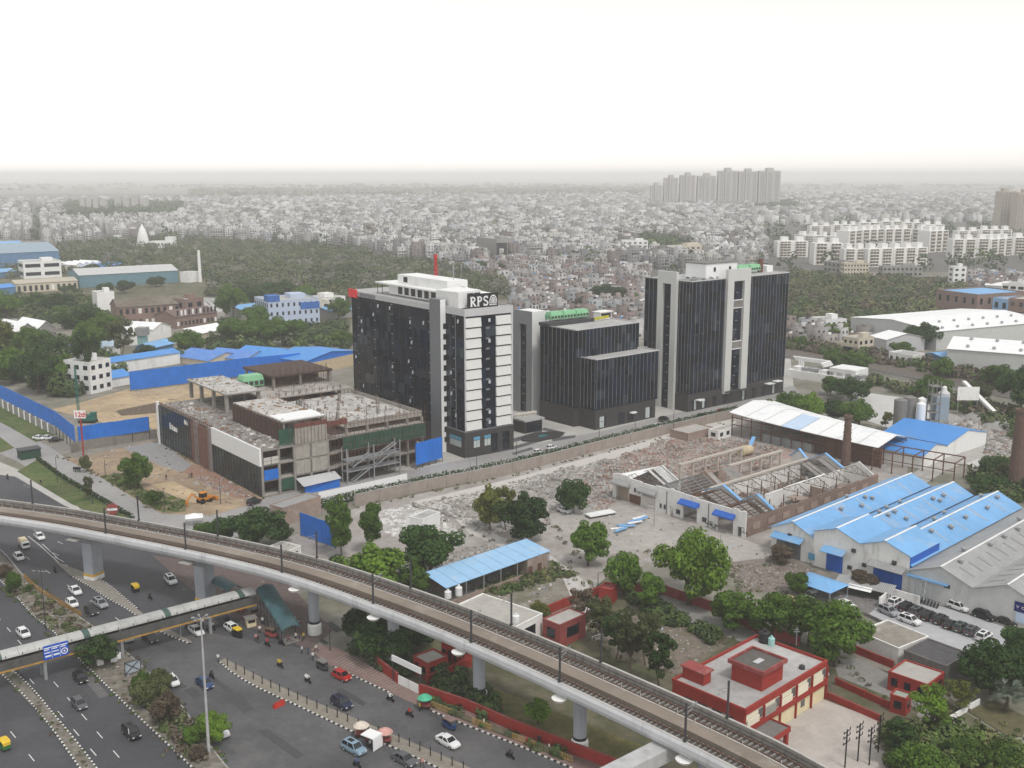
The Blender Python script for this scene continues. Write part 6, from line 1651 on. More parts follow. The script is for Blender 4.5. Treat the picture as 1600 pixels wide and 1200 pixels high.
 if 'dotted' in lab or 'nearer of two' in lab:
  for k in range(16):
   y=4+(k//8)*12;x=8+(k%8)*11;dd=(60 if 'dotted' in lab else 40)/2
   b=MB();b.lathe([(.5,0),(.9,.6),(.6,1.2)],8);v_=b.build('roof_vent',STEEL,t);v_.location=(x,y,he+(hr-he)*y/dd)
for lab,a,c_,dep,h,wl_,fl,nw,kw in(
  ('white three storey office with long dark window strips among factory sheds',(38,436),(97,433),24,14,WHITE,2,2,dict(ww=.8)),
  ('white and blue three storey works building behind the tree belt',(421,512),(500,506),26,15,LBLUE,3,9,dict(wm_=CORE,ww=.35)),
  ('white three storey block with small windows beside the sand yard',(143,616),(176,608),14,12.5,WHITE,3,3,dict(ww=.5)),
  ('stained white tower block beside the mossy mill',(154,496),(181,494),12,15,WHITE_DIRTY,0,0,{}),
  ('square brick stair block at the end of the mossy mill',(292,506),(320,502),12,14,BRK2,2,2,{}),
  ('white low villa with terraces in trees behind the lettered tower',(492,486),(540,480),18,7,WHITE_DIRTY,2,5,{}),
  ('cream house with two floors beside the blue roofed shed',(478,498),(516,494),14,9,CREAMW,2,3,{}),
  ('small white cabin at the foot of the slim white chimney',(296,442),(312,440),10,8,WHITE_DIRTY,0,0,dict(hut=False)),
  ('brick and concrete unfinished block with a pale blue roof by the scrub',(1460,496),(1524,506),40,17,BRK2,2,5,dict(roofm=BLUE_ROOF,hut=False,ww=.3)),
  ('blue fronted brick block at the frame edge beyond the white warehouses',(1548,508),(1572,512),30,16,mat('sky_blue_wall',(.25,.42,.65),.8),2,2,dict(hut=False)),
  ('grey and brick framed block beside the blue fronted one',(1572,513),(1640,520),30,17,BRK2,3,5,dict(hut=False)),
  ('pale unfinished concrete frame house beyond the blue fronted block',(1562,484),(1610,488),16,17,WHITE_DIRTY,4,4,dict(ww=.7)),
  ('cream house with a brick flank near the railway',(1316,552),(1340,556),12,8,CREAMW,2,3,{}),
  ('white terraced house with a roof pavilion above the hut quarter',(1290,524),(1322,522),14,8,WHITE,2,4,{}),
  ('long low white house with three doors facing the railway',(1388,566),(1424,572),10,4.5,WHITE_DIRTY,1,4,dict(hut=False)),
  ('small tan house beside the white roofed shed',(1340,556),(1362,552),12,5,CREAMW,1,2,dict(hut=False))):
 block(lab,a,c_,dep,h,wl_,'building','building',nw,fl,**kw)
sw_=thing('saw_tooth_mill','mill with white saw tooth gables behind the brick stair block','mill',G(322,492),frame((322,492),(360,484))[1])
for k in range(4):
 b=MB();x0=k*5.2;b.add([(x0,0,0),(x0+5,0,0),(x0+5,0,5),(x0,0,9),(x0,26,0),(x0+5,26,0),(x0+5,26,5),(x0,26,9)],[(0,1,2,3),(7,6,5,4),(0,3,7,4),(1,5,6,2)]);b.build('gable_bay',WHITE,sw_)
 b=MB();b.add([(x0,-.3,9.1),(x0+5.1,-.3,5.05),(x0+5.1,26,5.05),(x0,26,9.1)],[(0,1,2,3),(3,2,1,0)]);b.build('roof',BROWN_R,sw_)
p=G(313,441);sc_=thing('slim_chimney','slim tall white chimney beside a cabin on the scrub edge','chimney',(*p,0));hh=H(p,391)
for k in range(3):
 b=MB();b.lathe([(1.5-.15*k,hh*k/3),(1.35-.15*k,hh*(k+1)/3-.3),(1.6-.15*k,hh*(k+1)/3-.3),(1.6-.15*k,hh*(k+1)/3)],12);b.build('shaft_ring',WHITE_DIRTY,sc_)
p=G(68,396);b=MB();hh=H(p,347);b.tube((0,0,0),(0,0,hh),1.3,.8,10);o=tag(b.build('grey_stack',GWALL),'thin grey stack rising behind the blue factory shed','chimney');o.location=(*p,0)
p=G(224,548);t=thing('water_tower','square water tower with a teal base near the white workshop','water tower',(*p,0));BX((-2,2,-2,2,0,8,),'shaft',mat('teal_render',(.25,.42,.4),.8),t);BX((-2.8,2.8,-2.8,2.8,8,12,),'tank_box',GWALL,t)
wb=[o for o in COL.objects if o.get('label','').startswith('white and blue three')][0];lw_=frame((421,512),(500,506))[2]
for x0,x1,z0,z1 in((-.1,lw_*.22,15,18.5),(lw_*.62,lw_+.1,9.6,13.6)):
 BX((x0,x1,-.25,8 if z0>14 else-.1,z0,z1,),'blue_panel',mat('works_blue',(.03,.13,.42),.6),wb)
p=G(224,387);tp=thing('temple','white temple with a curved spire and low wings at the scrub edge','temple',(*p,0))
b=MB();b.lathe([(7,0),(7,6),(6.6,10),(5.6,16),(3.8,22),(1.6,26),(.3,29)],12);b.build('spire',WHITE,tp)
BX((8,38,-4,10,0,8,),'hall',WHITE,tp);BX((28,38,-3,9,8,13,),'upper_hall',WHITE,tp);BX((-20,-6,-5,5,0,5,),'side_hall',WHITE,tp)
for k in range(6):BX((11+k*4.2,13+k*4.2,-4.1,-4,3,5.5,),'window',CORE,tp)
p,rz_,l_=frame((1226,590),(1330,606));yp=thing('pipe_yard','white service deck with pipes and cooling units beside the tall framed tower','plant deck',p,rz_)
BX((0,l_,2,12,0,3.5,),'deck',WHITE_DIRTY,yp)
for k in range(8):BX((2+k*4.2,5+k*4.2,3,7,3.5,5.0,),'cooler',R.choice([DARK,STEEL,WHITE_DIRTY]),yp)
b=MB()
for k in range(3):b.tube((-2,10+k,8-k*.8),(16,10+k,8-k*.8),.4,n=8);b.tube((16,10+k,8-k*.8),(16,2+k,8-k*.8),.4,n=8);b.tube((1+k,10,0),(1+k,10,8-k*.8),.4,n=8)
b.build('pipe_run',WHITE,yp)
BX((l_*.62,l_,3,14,3.5,6.8,),'service_room',WHITE,yp)
p=G(1404,680);bp_=thing('batching_plant','grey cluster of dusty silos and a lift tower at the concrete plant','concrete plant',(*p,0));SILO=mat('dusty_silo',(.2,.19,.175),.8,.15,.6)
for k,(x,y,r_,h0,h1,m)in enumerate(((0,0,2.2,0,13,SILO),(3.8,2,2.2,0,13.5,SILO),(6.5,-1.5,1.5,3,12,WHITE_DIRTY),(8,2,1.5,3,13,WHITE_DIRTY))):
 b=MB();b.lathe([(r_*.3,h0),(r_,h0+2),(r_,h1-.6),(r_*.3,h1)],14,x,y);b.build('silo',m,bp_)
b=MB()
for x,y in((10,-1),(13,-1),(13,2.5),(10,2.5)):b.beam((x,y,0),(x,y,19),.3)
for z in range(2,19,3):b.box(9.9,13.1,-1.1,2.6,z,z+.25)
b.build('lift_tower',SILO,bp_)
BX((12.5,17,1,6,5,13,),'sheet_housing',mat('blue_grey_sheet',(.27,.32,.36),.7,.1),bp_)
p=G(1471,668);sl_=thing('cement_silo','white cement silo on steel legs behind the blue sheds','silo',(*p,0))
b=MB();b.lathe([(.5,3.5),(2.0,5.5),(2.0,12.5),(1.0,13.4)],16);b.build('drum',LIGHT_PANEL,sl_);b=MB();b.lathe([(.8,13.4),(.8,14.6),(.3,15)],10);b.build('filter_cap',WHITE_DIRTY,sl_)
for z in(7,10):b=MB();b.lathe([(2.08,z),(2.08,z+.3),(1.9,z+.3)],16);b.build('hoop',DARK,sl_)
for i,j in((-1.4,-1.4),(1.4,-1.4),(1.4,1.4),(-1.4,1.4)):b=MB();b.beam((i,j,0),(i,j,6.5),.3);b.build('leg',STEEL,sl_)
a_,c_=G(1578,672),G(1503,632);cv=thing('conveyor','long inclined gravel conveyor rising towards a pale board','conveyor',(*a_,0))
d_=(c_[0]-a_[0],c_[1]-a_[1]);b=MB();b.beam((0,0,.8),(d_[0],d_[1],9),1.5,1.0);b.build('belt_gallery',WHITE_DIRTY,cv)
for t_ in(.25,.5,.75,.98):b=MB();b.beam((d_[0]*t_-.8,d_[1]*t_,0),(d_[0]*t_,d_[1]*t_,8.2*t_+.6),.3);b.beam((d_[0]*t_+.8,d_[1]*t_,0),(d_[0]*t_,d_[1]*t_,8.2*t_+.6),.3);b.build('trestle',STEEL,cv)
p=G(1510,650);t=thing('plant_board','pale board on posts above the gravel conveyor','board',(*p,0));BX((-4,4,-.1,.1,6,11,),'board',WHITE_DIRTY,t)
for x in(-3.5,3.5):b=MB();b.tube((x,0,0),(x,0,6),.15,n=6);b.build('post',STEEL,t)
for k,(px,py,h_)in enumerate(((1480,655,2.2),(1530,655,2.8),(1560,668,2.4))):
 p=G(px,py);n=14;b=MB();b.lathe([(6*q,h_*(1-q*q))for q in(1,.8,.6,.4,.2,.02)],n);tag(b.build('gravel_heap',mat('grey_heap',(.3,.29,.28),.95,.2,.8,bump=.4)),'grey gravel heap, %s along the conveyor from the white silo'%ord_w[k],'heap','gravel heaps').location=(*p,0)
# ------------------------------------------------------------------ trees
def crown_mesh(name,lobes,n,size,seed):
 V,Q=leaf_cloud(n,1,size,seed,lobes)
 me=bpy.data.meshes.new(name);me.from_pydata(V.tolist(),[],Q.tolist());me.materials.append(LEAF[0]);me.update();return me
def rlobes(rg,k,r,h0,h1,lr):
 out=[];zc,rz=(h0+h1)/2,(h1-h0)/2
 for i in range(k):
  d=Vector((rg.gauss(0,1),rg.gauss(0,1),rg.gauss(.25,1))).normalized()*rg.uniform(.3,.95);s_=lr*rg.uniform(.55,1.1)
  out.append(((d.x*r,d.y*r,zc+d.z*rz),(s_,s_,s_*rg.uniform(.6,.85))))
 return out
rg=random.Random(5)
CR={}
CR['round']=[crown_mesh('crown',rlobes(rg,36,4.3,1.7,8.6,1.8),7000,.42,s)for s in(1,2)]
CR['broad']=[crown_mesh('crown',rlobes(rg,44,5.2,1.7,8.2,1.85),7600,.42,s)for s in(3,4)]
CR['tall']=[crown_mesh('crown',rlobes(rg,34,2.9,1.6,9.8,1.5),6000,.42,s)for s in(5,6)]
CR['open']=[crown_mesh('crown',rlobes(rg,34,4.4,2.2,9.2,1.1),2600,.42,s)for s in(7,8)]
CR['bush']=[crown_mesh('crown',rlobes(rg,28,4.3,.8,6.8,1.8),5000,.45,s)for s in(9,10)]
def trunk_mesh(h,r,seed,lean=.6,limbs=5,sp=3.0,top=7.0):
 q=random.Random(seed);b=MB()
 p=Vector((0,0,-.2));d=Vector((q.uniform(-.15,.15),q.uniform(-.15,.15),1)).normalized();n=4
 for i in range(n):
  a=p+d*h/n;b.tube(p,a,r*(1-.15*i),r*(1-.15*(i+1)),7);p=a;d=(d+Vector((q.uniform(-.15,.15),q.uniform(-.15,.15),0))).normalized()
 for i in range(limbs):
  a=2*PI*(i+q.random()*.6)/limbs;e=p+Vector((math.cos(a)*sp*q.uniform(.6,1),math.sin(a)*sp*q.uniform(.6,1),(top-h)*q.uniform(.5,1)))
  m_=(p+e)/2+Vector((0,0,.5));b.tube(p-Vector((0,0,.2)),m_,r*.45,r*.3,5);b.tube(m_,e,r*.3,r*.08,5)
 o=b.build('trunk',WOOD);me=o.data;bpy.data.objects.remove(o);return me
TR={'round':trunk_mesh(3.2,.34,1),'broad':trunk_mesh(3.0,.4,2,sp=4.2),'tall':trunk_mesh(2.6,.3,3,sp=1.8,top=8.5),'open':trunk_mesh(3.0,.24,4,limbs=8,sp=3.6,top=8.6),'bush':trunk_mesh(1.2,.2,5,limbs=6,sp=2.6,top=5)}
_tn=[0]
def tree(px,py,wpx,hpx,kind,leaf,label,name='tree',group=None,hm=None,xy=None,wm_=None):
 """tree whose trunk stands at a ground pixel, crown about wpx wide and hpx tall in the photograph"""
 p=xy or G(px,py)
 dep=p[1]*_c+CAM_H*_s
 W_=wm_ or wpx/F_PX*dep*1.16;Hh=hm or hpx/F_PX*dep*1.08
 _tn[0]+=1
 t=thing(name,label,'bush' if name=='bush' else 'tree',(*p,0),R.random()*2*PI,group)
 w0={'round':11.2,'broad':13.4,'tall':8.6,'open':11.0,'bush':11.6}[kind];h0={'round':10,'broad':9.4,'tall':11,'open':10,'bush':8.4}[kind]
 sc=(W_/w0,W_/w0,Hh/h0)
 o=ob('trunk',TR[kind],t);o.scale=sc
 o=ob('crown',CR[kind][_tn[0]%2],t);o.scale=sc
 o.material_slots[0].link='OBJECT';o.material_slots[0].material=LEAF[leaf]
 return t
T=[
 (534,872,50,108,'tall',0,'slim tall green tree beside the rounded blue screen, nearer the wall end'),
 (581,866,48,88,'tall',0,'slim green tree standing in front of the white sheet rubble'),
 (582,935,124,92,'round',1,'wide bright green tree tucked behind the viaduct parapet'),
 (645,930,60,56,'bush',0,'mid green bushy tree between the bright tree and the dark one'),
 (671,905,112,96,'round',2,'dark dense round tree between the rubble and the blue canopy shed'),
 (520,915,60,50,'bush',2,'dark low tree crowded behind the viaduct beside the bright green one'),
 (766,832,50,84,'tall',4,'yellow green tree at the rubble edge with a bare stem'),
 (790,828,44,74,'open',4,'thin yellowish tree right behind the yellow green one'),
 (817,850,92,88,'round',2,'dark full tree at the corner of the pale dirt yard'),
 (897,802,56,62,'bush',2,'round grey dark shrub tree beside the collapsed hut'),
 (919,884,72,78,'round',0,'mid green tree alone on the edge of the dirt yard'),
 (974,930,66,76,'round',0,'leafy green tree by the red gate hut at the lane head'),
 (1076,945,126,122,'broad',1,'largest bright green tree in front of the white ruin front'),
 (1016,960,52,72,'tall',0,'smaller green tree squeezed beside the largest bright one'),
 (1146,985,78,72,'round',0,'first green tree of the lane row after the largest one'),
 (1206,998,80,80,'round',0,'second green tree of the lane row, before the biggest of it'),
 (1262,1010,80,88,'round',0,'green tree in the lane row with yellowish top'),
 (1306,1042,118,112,'round',0,'big green tree with a bare trunk over the red building corner'),
 (1248,930,50,40,'bush',0,'low green bush behind the lane row by the car port'),
 (1222,880,46,34,'bush',5,'brown tangled bush at the warehouse shutter'),
 (1345,922,60,34,'bush',5,'reddish brown creeper bush over the low lean-to'),
 (938,1010,70,84,'open',3,'thin feathery tree behind the viaduct near the faded ruin'),
 (985,1058,82,110,'open',3,'tall feathery brown green tree over the viaduct'),
 (1030,1078,64,100,'open',2,'dark feathery tree beside the red building flank'),
 (912,985,64,70,'open',5,'half bare grey brown tree by the red boundary wall'),
 (963,1030,60,80,'open',2,'dark thin tree in the middle of the feathery group'),
 (1008,1040,60,90,'open',3,'olive thin tree in the fallow plot corner'),
 (843,972,34,36,'bush',4,'small pale green bush at the dry field corner'),
 (841,1132,46,48,'tall',1,'bright small tree on the lawn under the viaduct'),
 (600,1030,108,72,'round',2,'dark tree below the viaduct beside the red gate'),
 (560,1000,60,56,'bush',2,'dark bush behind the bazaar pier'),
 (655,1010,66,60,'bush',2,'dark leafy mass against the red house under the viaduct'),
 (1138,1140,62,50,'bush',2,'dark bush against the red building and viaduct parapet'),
 (1402,1195,74,76,'open',2,'dark loose tree at the courtyard wall end by the transformer poles'),
 (1452,1150,86,84,'open',1,'light green airy tree before the red gate booth'),
 (1440,1225,96,74,'bush',0,'green bushy tree low in the frame beside the poles'),
 (1500,1205,80,60,'bush',0,'mid green bush by the teal skip'),
 (1555,1215,84,62,'bush',0,'green bush in the frame corner'),
 (1498,1110,60,50,'open',4,'yellowish thin tree by the small garden plot'),
 (1548,1085,104,96,'round',2,'dark heavy tree below the parking lot end'),
 (1594,1045,80,72,'round',2,'dark tree at the frame edge beside the parked cars'),
 (1600,1085,70,70,'bush',2,'dark green mass behind the grey palm'),
 (1520,1060,50,46,'bush',2,'dark bush at the lot corner'),
 (392,862,112,74,'broad',2,'dark spreading tree between the access road and viaduct'),
 (345,850,52,46,'bush',2,'dark small tree beside the spreading one at the road junction'),
 (318,842,36,30,'bush',0,'small green bush at the road junction corner'),
 (440,850,46,40,'bush',2,'dark bush near the pink brick store'),
 (213,764,46,62,'round',0,'lone green tree on the bare lot before the glazed side'),
 (135,738,22,30,'bush',3,'small grey tree by the side road, first from the sign post'),
 (139,782,24,40,'open',3,'small grey sapling on the side road edge, second from the sign post'),
 (240,792,30,30,'bush',0,'low bush in the weedy verge'),
 (1198,664,40,44,'round',0,'green tree behind the white roof, first from the tall tower'),
 (1230,662,50,52,'broad',0,'green tree behind the white roof, second from the tall tower'),
 (1268,664,60,54,'broad',1,'bright green tree behind the white roof, third from the tall tower'),
 (1300,660,44,40,'round',2,'dark small tree behind the white roof, fourth from the tall tower'),
 (1342,668,70,46,'broad',0,'broad flat green tree over the white roof near the chimney'),
 (1385,672,26,30,'open',4,'thin pale tree beside the dusty silos'),
 (1330,626,60,40,'round',2,'dark tree at the edge of the pale yard'),
 (1298,618,40,34,'bush',0,'green bush by the service deck'),
 (1450,628,70,46,'broad',0,'broad tree in front of the railway by the plant'),
 (1525,628,50,36,'bush',3,'olive bush behind the pale board'),
 (1592,650,90,90,'broad',2,'dark big tree beyond the tall brick chimney at the frame edge'),
 (1560,605,60,40,'round',0,'tree between railway and white warehouse'),
 (1555,745,60,34,'bush',2,'dark low thicket at the foot of the tall chimney'),
 (1600,760,80,40,'bush',3,'olive thicket beyond the tall chimney foot'),
 (1545,770,70,30,'bush',2,'dark scrub just beyond the warehouse back wall'),
 (1612,735,60,46,'bush',2,'dark thicket at the frame edge by the tall chimney'),
 (1440,545,52,44,'round',2,'dark round tree between white sheds'),
 (1310,530,44,26,'broad',1,'green tree in the hut quarter'),
 (1330,585,40,40,'round',0,'green tree at the railway by the hut quarter, first from the tower'),
 (1300,578,36,36,'round',0,'green tree at the railway by the hut quarter, second from the tower'),
 (1350,580,30,28,'round',0,'small green tree by the long low white house'),
 (1410,556,44,24,'bush',0,'green bush clump behind the long low white house'),
 (1470,590,46,34,'bush',0,'green clump in front of the small blue shed'),
 (1252,545,30,22,'bush',0,'small tree among the huts close to the tall tower'),
 (950,474,56,32,'round',2,'large dark tree in the brick hut quarter'),
 (912,482,34,22,'bush',2,'dark tree beside the large one in the hut quarter'),
 (990,478,30,22,'bush',0,'green tree by the tall tower in the hut quarter'),
 (752,422,24,16,'round',2,'dark tree at the hut quarter edge, first of a pair'),
 (778,424,20,14,'round',2,'dark tree at the hut quarter edge, second of a pair'),
 (845,400,22,14,'round',2,'small dark tree among pale houses beyond the hut quarter'),
 (146,1042,78,62,'bush',2,'dark median bush under the footbridge'),
 (112,1022,34,34,'bush',0,'smaller green median bush by the blue sign'),
 (235,1105,60,50,'bush',3,'olive scrub bush on the median, first below the white boxes'),
 (262,1130,58,54,'bush',5,'brown dry bush on the median'),
 (222,1085,40,40,'bush',0,'green scrub bush on the median beside the cross frame'),
 (250,1085,50,46,'bush',3,'olive taller scrub on the median beside the white car'),
 (335,1160,56,54,'round',1,'bright small tree hiding a white car beside the tall lamp post'),
 (305,1165,40,36,'bush',0,'green bush at the foot of the tall lamp post'),
 (310,1190,30,26,'bush',5,'reddish dry bush at the lamp post foot'),
 (22,928,30,40,'bush',0,'green bush on the median by the yellow railing'),
 (46,925,12,14,'bush',0,'tiny green shrub by the yellow railing'),
 (8,905,26,26,'bush',5,'brownish bush at the median frame edge'),
 (58,490,50,34,'round',0,'round green tree near the white gabled shed'),
 (10,505,60,50,'broad',0,'wide tree at the frame edge beside grey roofs'),
 (88,496,60,40,'broad',2,'broad dark tree before the stained white tower'),
 (130,535,80,60,'broad',2,'broad dark tree below the stained tower'),
 (165,540,60,56,'round',0,'tree beside the broad dark one among factory roofs'),
 (140,562,60,66,'round',0,'big mid green tree before the white three storey block'),
 (190,562,56,70,'open',3,'loose olive tree over the blue roofs'),
 (135,612,44,100,'open',2,'tall dark tree standing beside the white three storey block'),
 (100,610,70,60,'broad',0,'spreading tree behind the tall blue hoarding, middle one'),
 (60,615,80,70,'broad',2,'dark spreading tree behind the tall blue hoarding near the rig'),
 (20,600,70,60,'round',0,'tree behind the tall blue hoarding at the frame edge'),
 (0,560,60,66,'round',4,'yellow green tree at the frame edge'),
 (45,560,66,54,'broad',0,'green tree in the belt below the grey roof shed'),
 (78,572,60,46,'broad',2,'dark tree in the belt behind the yellow green one'),
 (294,556,52,44,'round',0,'round tree beside the long white workshop'),
 (230,566,40,30,'bush',2,'dark bush by the teal water tower'),
 (270,566,40,24,'bush',0,'bush in front of the round tree and blue roofs'),
 (370,540,60,44,'broad',0,'tree belt crown before the works building, first from the workshop'),
 (408,540,60,50,'broad',0,'tree belt crown before the works building, second from the workshop'),
 (446,540,70,46,'broad',0,'tree belt crown before the works building, third from the workshop'),
 (400,510,50,36,'round',0,'tree behind the belt by the blue canopy roof'),
 (365,500,50,56,'broad',0,'tall tree beside the saw tooth mill'),
 (395,480,50,36,'broad',2,'dark tree at the scrub edge above the blue canopy roof'),
 (440,470,60,32,'broad',2,'dark tree at the scrub edge above the works building'),
 (480,470,50,26,'broad',0,'green tree beside the low villa'),
 (530,500,40,34,'broad',0,'tree by the villa and the lettered tower'),
 (535,540,36,24,'round',0,'small round tree against the lettered tower flank'),
 (100,500,40,26,'round',0,'tree beside the tan roofed shed'),
 (165,460,30,20,'bush',2,'dark bush before the teal walled shed, first from its end'),
 (195,458,34,22,'bush',2,'dark bush before the teal walled shed, second from its end'),
 (245,448,30,18,'bush',2,'dark bush before the teal walled shed, third from its end'),
 (110,462,36,18,'bush',2,'dark bush at the joint of tan and teal sheds'),
 (145,425,26,14,'round',2,'dark round tree by the white saw roofed shed'),
 (225,492,44,20,'bush',0,'bush in front of the mossy mill'),
]
for q in T:
 nm='bush' if('bush' in q[6]or 'shrub' in q[6]or 'scrub' in q[6].split(' on ')[0]or 'thicket' in q[6])and 'shrub tree' not in q[6]else 'tree'
 tree(*q,name=nm)
p=G(1572,1112);pm_=thing('palm','silvery grey fan palm with drooping fronds in the garden plot','palm',(*p,0))
b=MB();b.tube((0,0,0),(0,0,3.5),.35,.28,8);b.build('trunk',WOOD,pm_)
for k in range(34):
 a=R.random()*2*PI;e=R.uniform(-.5,1.1);L_=R.uniform(2.2,3.2);b=MB()
 d=Vector((math.cos(a)*math.cos(e),math.sin(a)*math.cos(e),math.sin(e)));c0=Vector((0,0,3.6))+d*L_*.45
 side=d.cross(Vector((0,0,1))).normalized()
 for j in range(9):
  f=(j-4)/4.2;dd=(d+side*f*1.1).normalized();tip=c0+dd*L_*.62-Vector((0,0,.35+abs(f)*.3));s2_=dd.cross(Vector((0,0,1))).normalized()*.13
  b.add([c0-s2_*.4,c0+s2_*.4,(c0+tip)/2+s2_,tip,(c0+tip)/2-s2_],[(0,1,2,3,4)])
 b.beam((0,0,3.5),c0,.06);b.build('frond',LEAF[6],pm_)
# ---- scrub and woods that nobody could count
def scrub(name,poly_world,n,rr_,hh_,leafs,size,seed,per=46,mats=None,**kw):
 rq=np.random.default_rng(seed);xs_=[p[0]for p in poly_world];ys_=[p[1]for p in poly_world];c_=[]
 while len(c_)<n:
  p=(rq.uniform(min(xs_),max(xs_)),rq.uniform(min(ys_),max(ys_)))
  if inside(p,poly_world):c_.append(p)
 lobes=[]
 for p in c_:
  r_=rr_*rq.uniform(.55,1.35);h_=hh_*rq.uniform(.5,1.3);lobes.append(((p[0],p[1],h_*.5),(r_,r_,h_*.6)))
 V,Q=leaf_cloud(n*per,1,size,seed,lobes)
 keep=np.repeat(V.reshape(-1,4,3)[:,:,2].min(1)>-.5,1)
 Q=Q[keep]
 tint=rq.uniform(.7,1.25,(n,3))*np.array([1,1,1]);tint[:,1]*=1
 base=np.array([LEAFC[l]for l in leafs])[rq.integers(0,len(leafs),n)]*rq.uniform(.75,1.25,(n,1))
 cen=V.reshape(-1,4,3).mean(1)[keep][:,:2];C2=np.array(c_);col=np.empty((len(cen),3),np.float32)
 for i in range(0,len(cen),4000):
  d=((cen[i:i+4000,None,:]-C2[None])**2).sum(2);col[i:i+4000]=base[d.argmin(1)]
 return bulk(name,V,Q,mat("scrub_leaves",(.1,.1,.05),.8,.35,.5,attr='tint',spec=.15),col,kind='stuff',**kw)
LEAFC=[(.07,.105,.032),(.1,.145,.036),(.052,.078,.03),(.105,.118,.052),(.14,.145,.06),(.125,.1,.075),(.15,.15,.12)]
scrub('scrub_bushes',GP((-100,440),(0,415),(110,383),(250,372),(420,380),(560,392),(720,420),(790,438),(790,470),(560,458),(545,490),(440,470),(330,466),(320,440),(290,436),(280,425),(110,432)),1150,6.5,7,[0,2,3,3,6],1.7,41,110)
scrub('scrub_bushes',GP((1232,428),(1300,432),(1400,440),(1480,442),(1520,452),(1470,500),(1440,520),(1330,520),(1228,512)),720,6,6,[0,3,3,2,5,4],1.6,42,105)
scrub('tree_belt',GP((-60,560),(0,535),(90,540),(160,565),(200,590),(140,605),(120,630),(0,592)),110,4.5,8,[0,0,2,3],1.5,43,150)
scrub('tree_belt',GP((330,520),(480,520),(540,510),(545,545),(470,552),(330,560)),70,4.5,7,[0,1,2],1.5,44,150)
scrub('tree_belt',GP((0,475),(150,470),(180,500),(160,520),(60,520),(0,500)),70,5,8,[0,2,3],1.8,45,110)
scrub('railway_scrub',GP((1225,545),(1330,562),(1480,590),(1600,615),(1600,600),(1480,572),(1330,548),(1232,535)),160,3.2,3.5,[3,5,5,0],1.3,46,70)
scrub('railway_scrub',GP((1330,592),(1440,612),(1600,650),(1600,690),(1520,650),(1430,622)),120,3.0,3.5,[3,5,0],1.2,47,70)
scrub('chimney_thicket',GP((1510,735),(1600,720),(1680,760),(1640,790),(1540,780)),130,2.6,3.2,[0,2,3],.9,48,110)
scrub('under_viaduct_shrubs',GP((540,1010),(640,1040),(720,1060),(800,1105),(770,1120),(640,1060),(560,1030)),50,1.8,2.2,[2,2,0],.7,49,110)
scrub('compound_shrubs',GP((980,935),(1020,940),(1075,975),(1130,1000),(1115,1008),(1050,980),(985,950)),40,1.5,2.0,[2,0],.6,50,110)
scrub('verge_shrubs',GP((660,1092),(730,1116),(800,1147),(895,1184),(880,1190),(790,1150),(720,1122),(660,1098)),26,.9,1.2,[2,0,3],.45,51,80)
scrub('field_weeds',GP((745,925),(800,900),(862,880),(900,900),(870,905),(790,930)),90,1.2,.9,[0,3,4],.5,52,50)
scrub('median_scrub',GP((200,1070),(240,1070),(300,1140),(318,1190),(290,1180),(240,1120)),60,1.2,1.5,[3,5,0],.5,53,90)
scrub('median_scrub',GP((0,890),(40,912),(120,975),(150,1000),(110,1005),(50,955),(0,915)),36,1.0,1.0,[0,5,3],.45,54,70)
scrub('corner_thicket',GP((1395,1150),(1470,1140),(1600,1180),(1650,1230),(1480,1260),(1390,1220)),90,1.9,3.2,[0,1,4,1],.6,55,170)
scrub('verge_weeds',GP((160,745),(190,740),(232,770),(290,784),(290,798),(256,800),(214,778)),120,.9,.7,[0,1,3],.45,56,50)
scrub('city_trees',GP((-200,420),(0,378),(300,372),(700,412),(1010,440),(1210,425),(1700,425),(1700,318),(800,312),(-200,325)),1500,9,15,[2,0,2],3.4,57,36)
scrub('distant_wood',GP((100,348),(270,342),(300,320),(100,318)),500,16,14,[2,2,0],6,58,30)
scrub('distant_wood',GP((985,402),(1080,412),(1090,388),(1000,372)),260,8,11,[2,0],3.4,59,40)
scrub('distant_wood',GP((1180,330),(1260,332),(1240,318),(1170,316)),200,12,12,[2,2],5,60,30)
scrub('distant_wood',GP((300,316),(1020,308),(1020,294),(300,298)),800,40,12,[6,3],18,61,26)
scrub('distant_wood',GP((-300,305),(300,298),(2000,300),(2000,290),(-300,290)),700,80,12,[6],40,62,18)  # farthest two woods use paler leaf colours that paint in extra haze
def edge_weeds(name,lines,step,wid,r_,h_,leafs,seed,per=26):
 rq=random.Random(seed);out=[]
 for ln in lines:
  for p in densify(GP(*ln),step):
   if rq.random()<.62:x,y=p[0]+rq.gauss(0,wid),p[1]+rq.gauss(0,wid);out.append([(x,y),(x+.3,y),(x,y+.3)])
 n=len(out);lobes=[];rn=np.random.default_rng(seed);base=np.array([LEAFC[l]for l in leafs])[rn.integers(0,len(leafs),n)]
 V=[];C=[]
 for i,q in enumerate(out):
  k=r_*rq.uniform(.4,1.4);v,_q=leaf_cloud(per,1,.32,seed+i,[((q[0][0],q[0][1],h_*.35),(k,k,h_*rq.uniform(.4,1)))]);V.append(v);C+=[base[i]]*per
 V=np.concatenate(V);return bulk(name,V,np.arange(len(V)).reshape(-1,4),_M['scrub_leaves'],np.array(C),kind='stuff')
edge_weeds('edge_weeds',[((740,920),(860,885),(940,925),(880,975)),((1010,925),(1080,975),(1190,1015)),((900,960),(960,1030),(1060,1055)),((1012,955),(1135,1010)),((860,812),(900,870),(1010,862),(1120,890),(1215,885)),((1135,880),(1160,925),(1240,925)),
      ((600,900),(690,900),(740,870),(900,905)),((480,890),(430,850)),((1300,1030),(1390,1090),(1440,1110)),((1372,1126),(1370,1160),(1430,1215)),((1460,1090),(1540,1130),(1600,1150))],1.1,.9,.7,.6,[0,3,4,5],71)
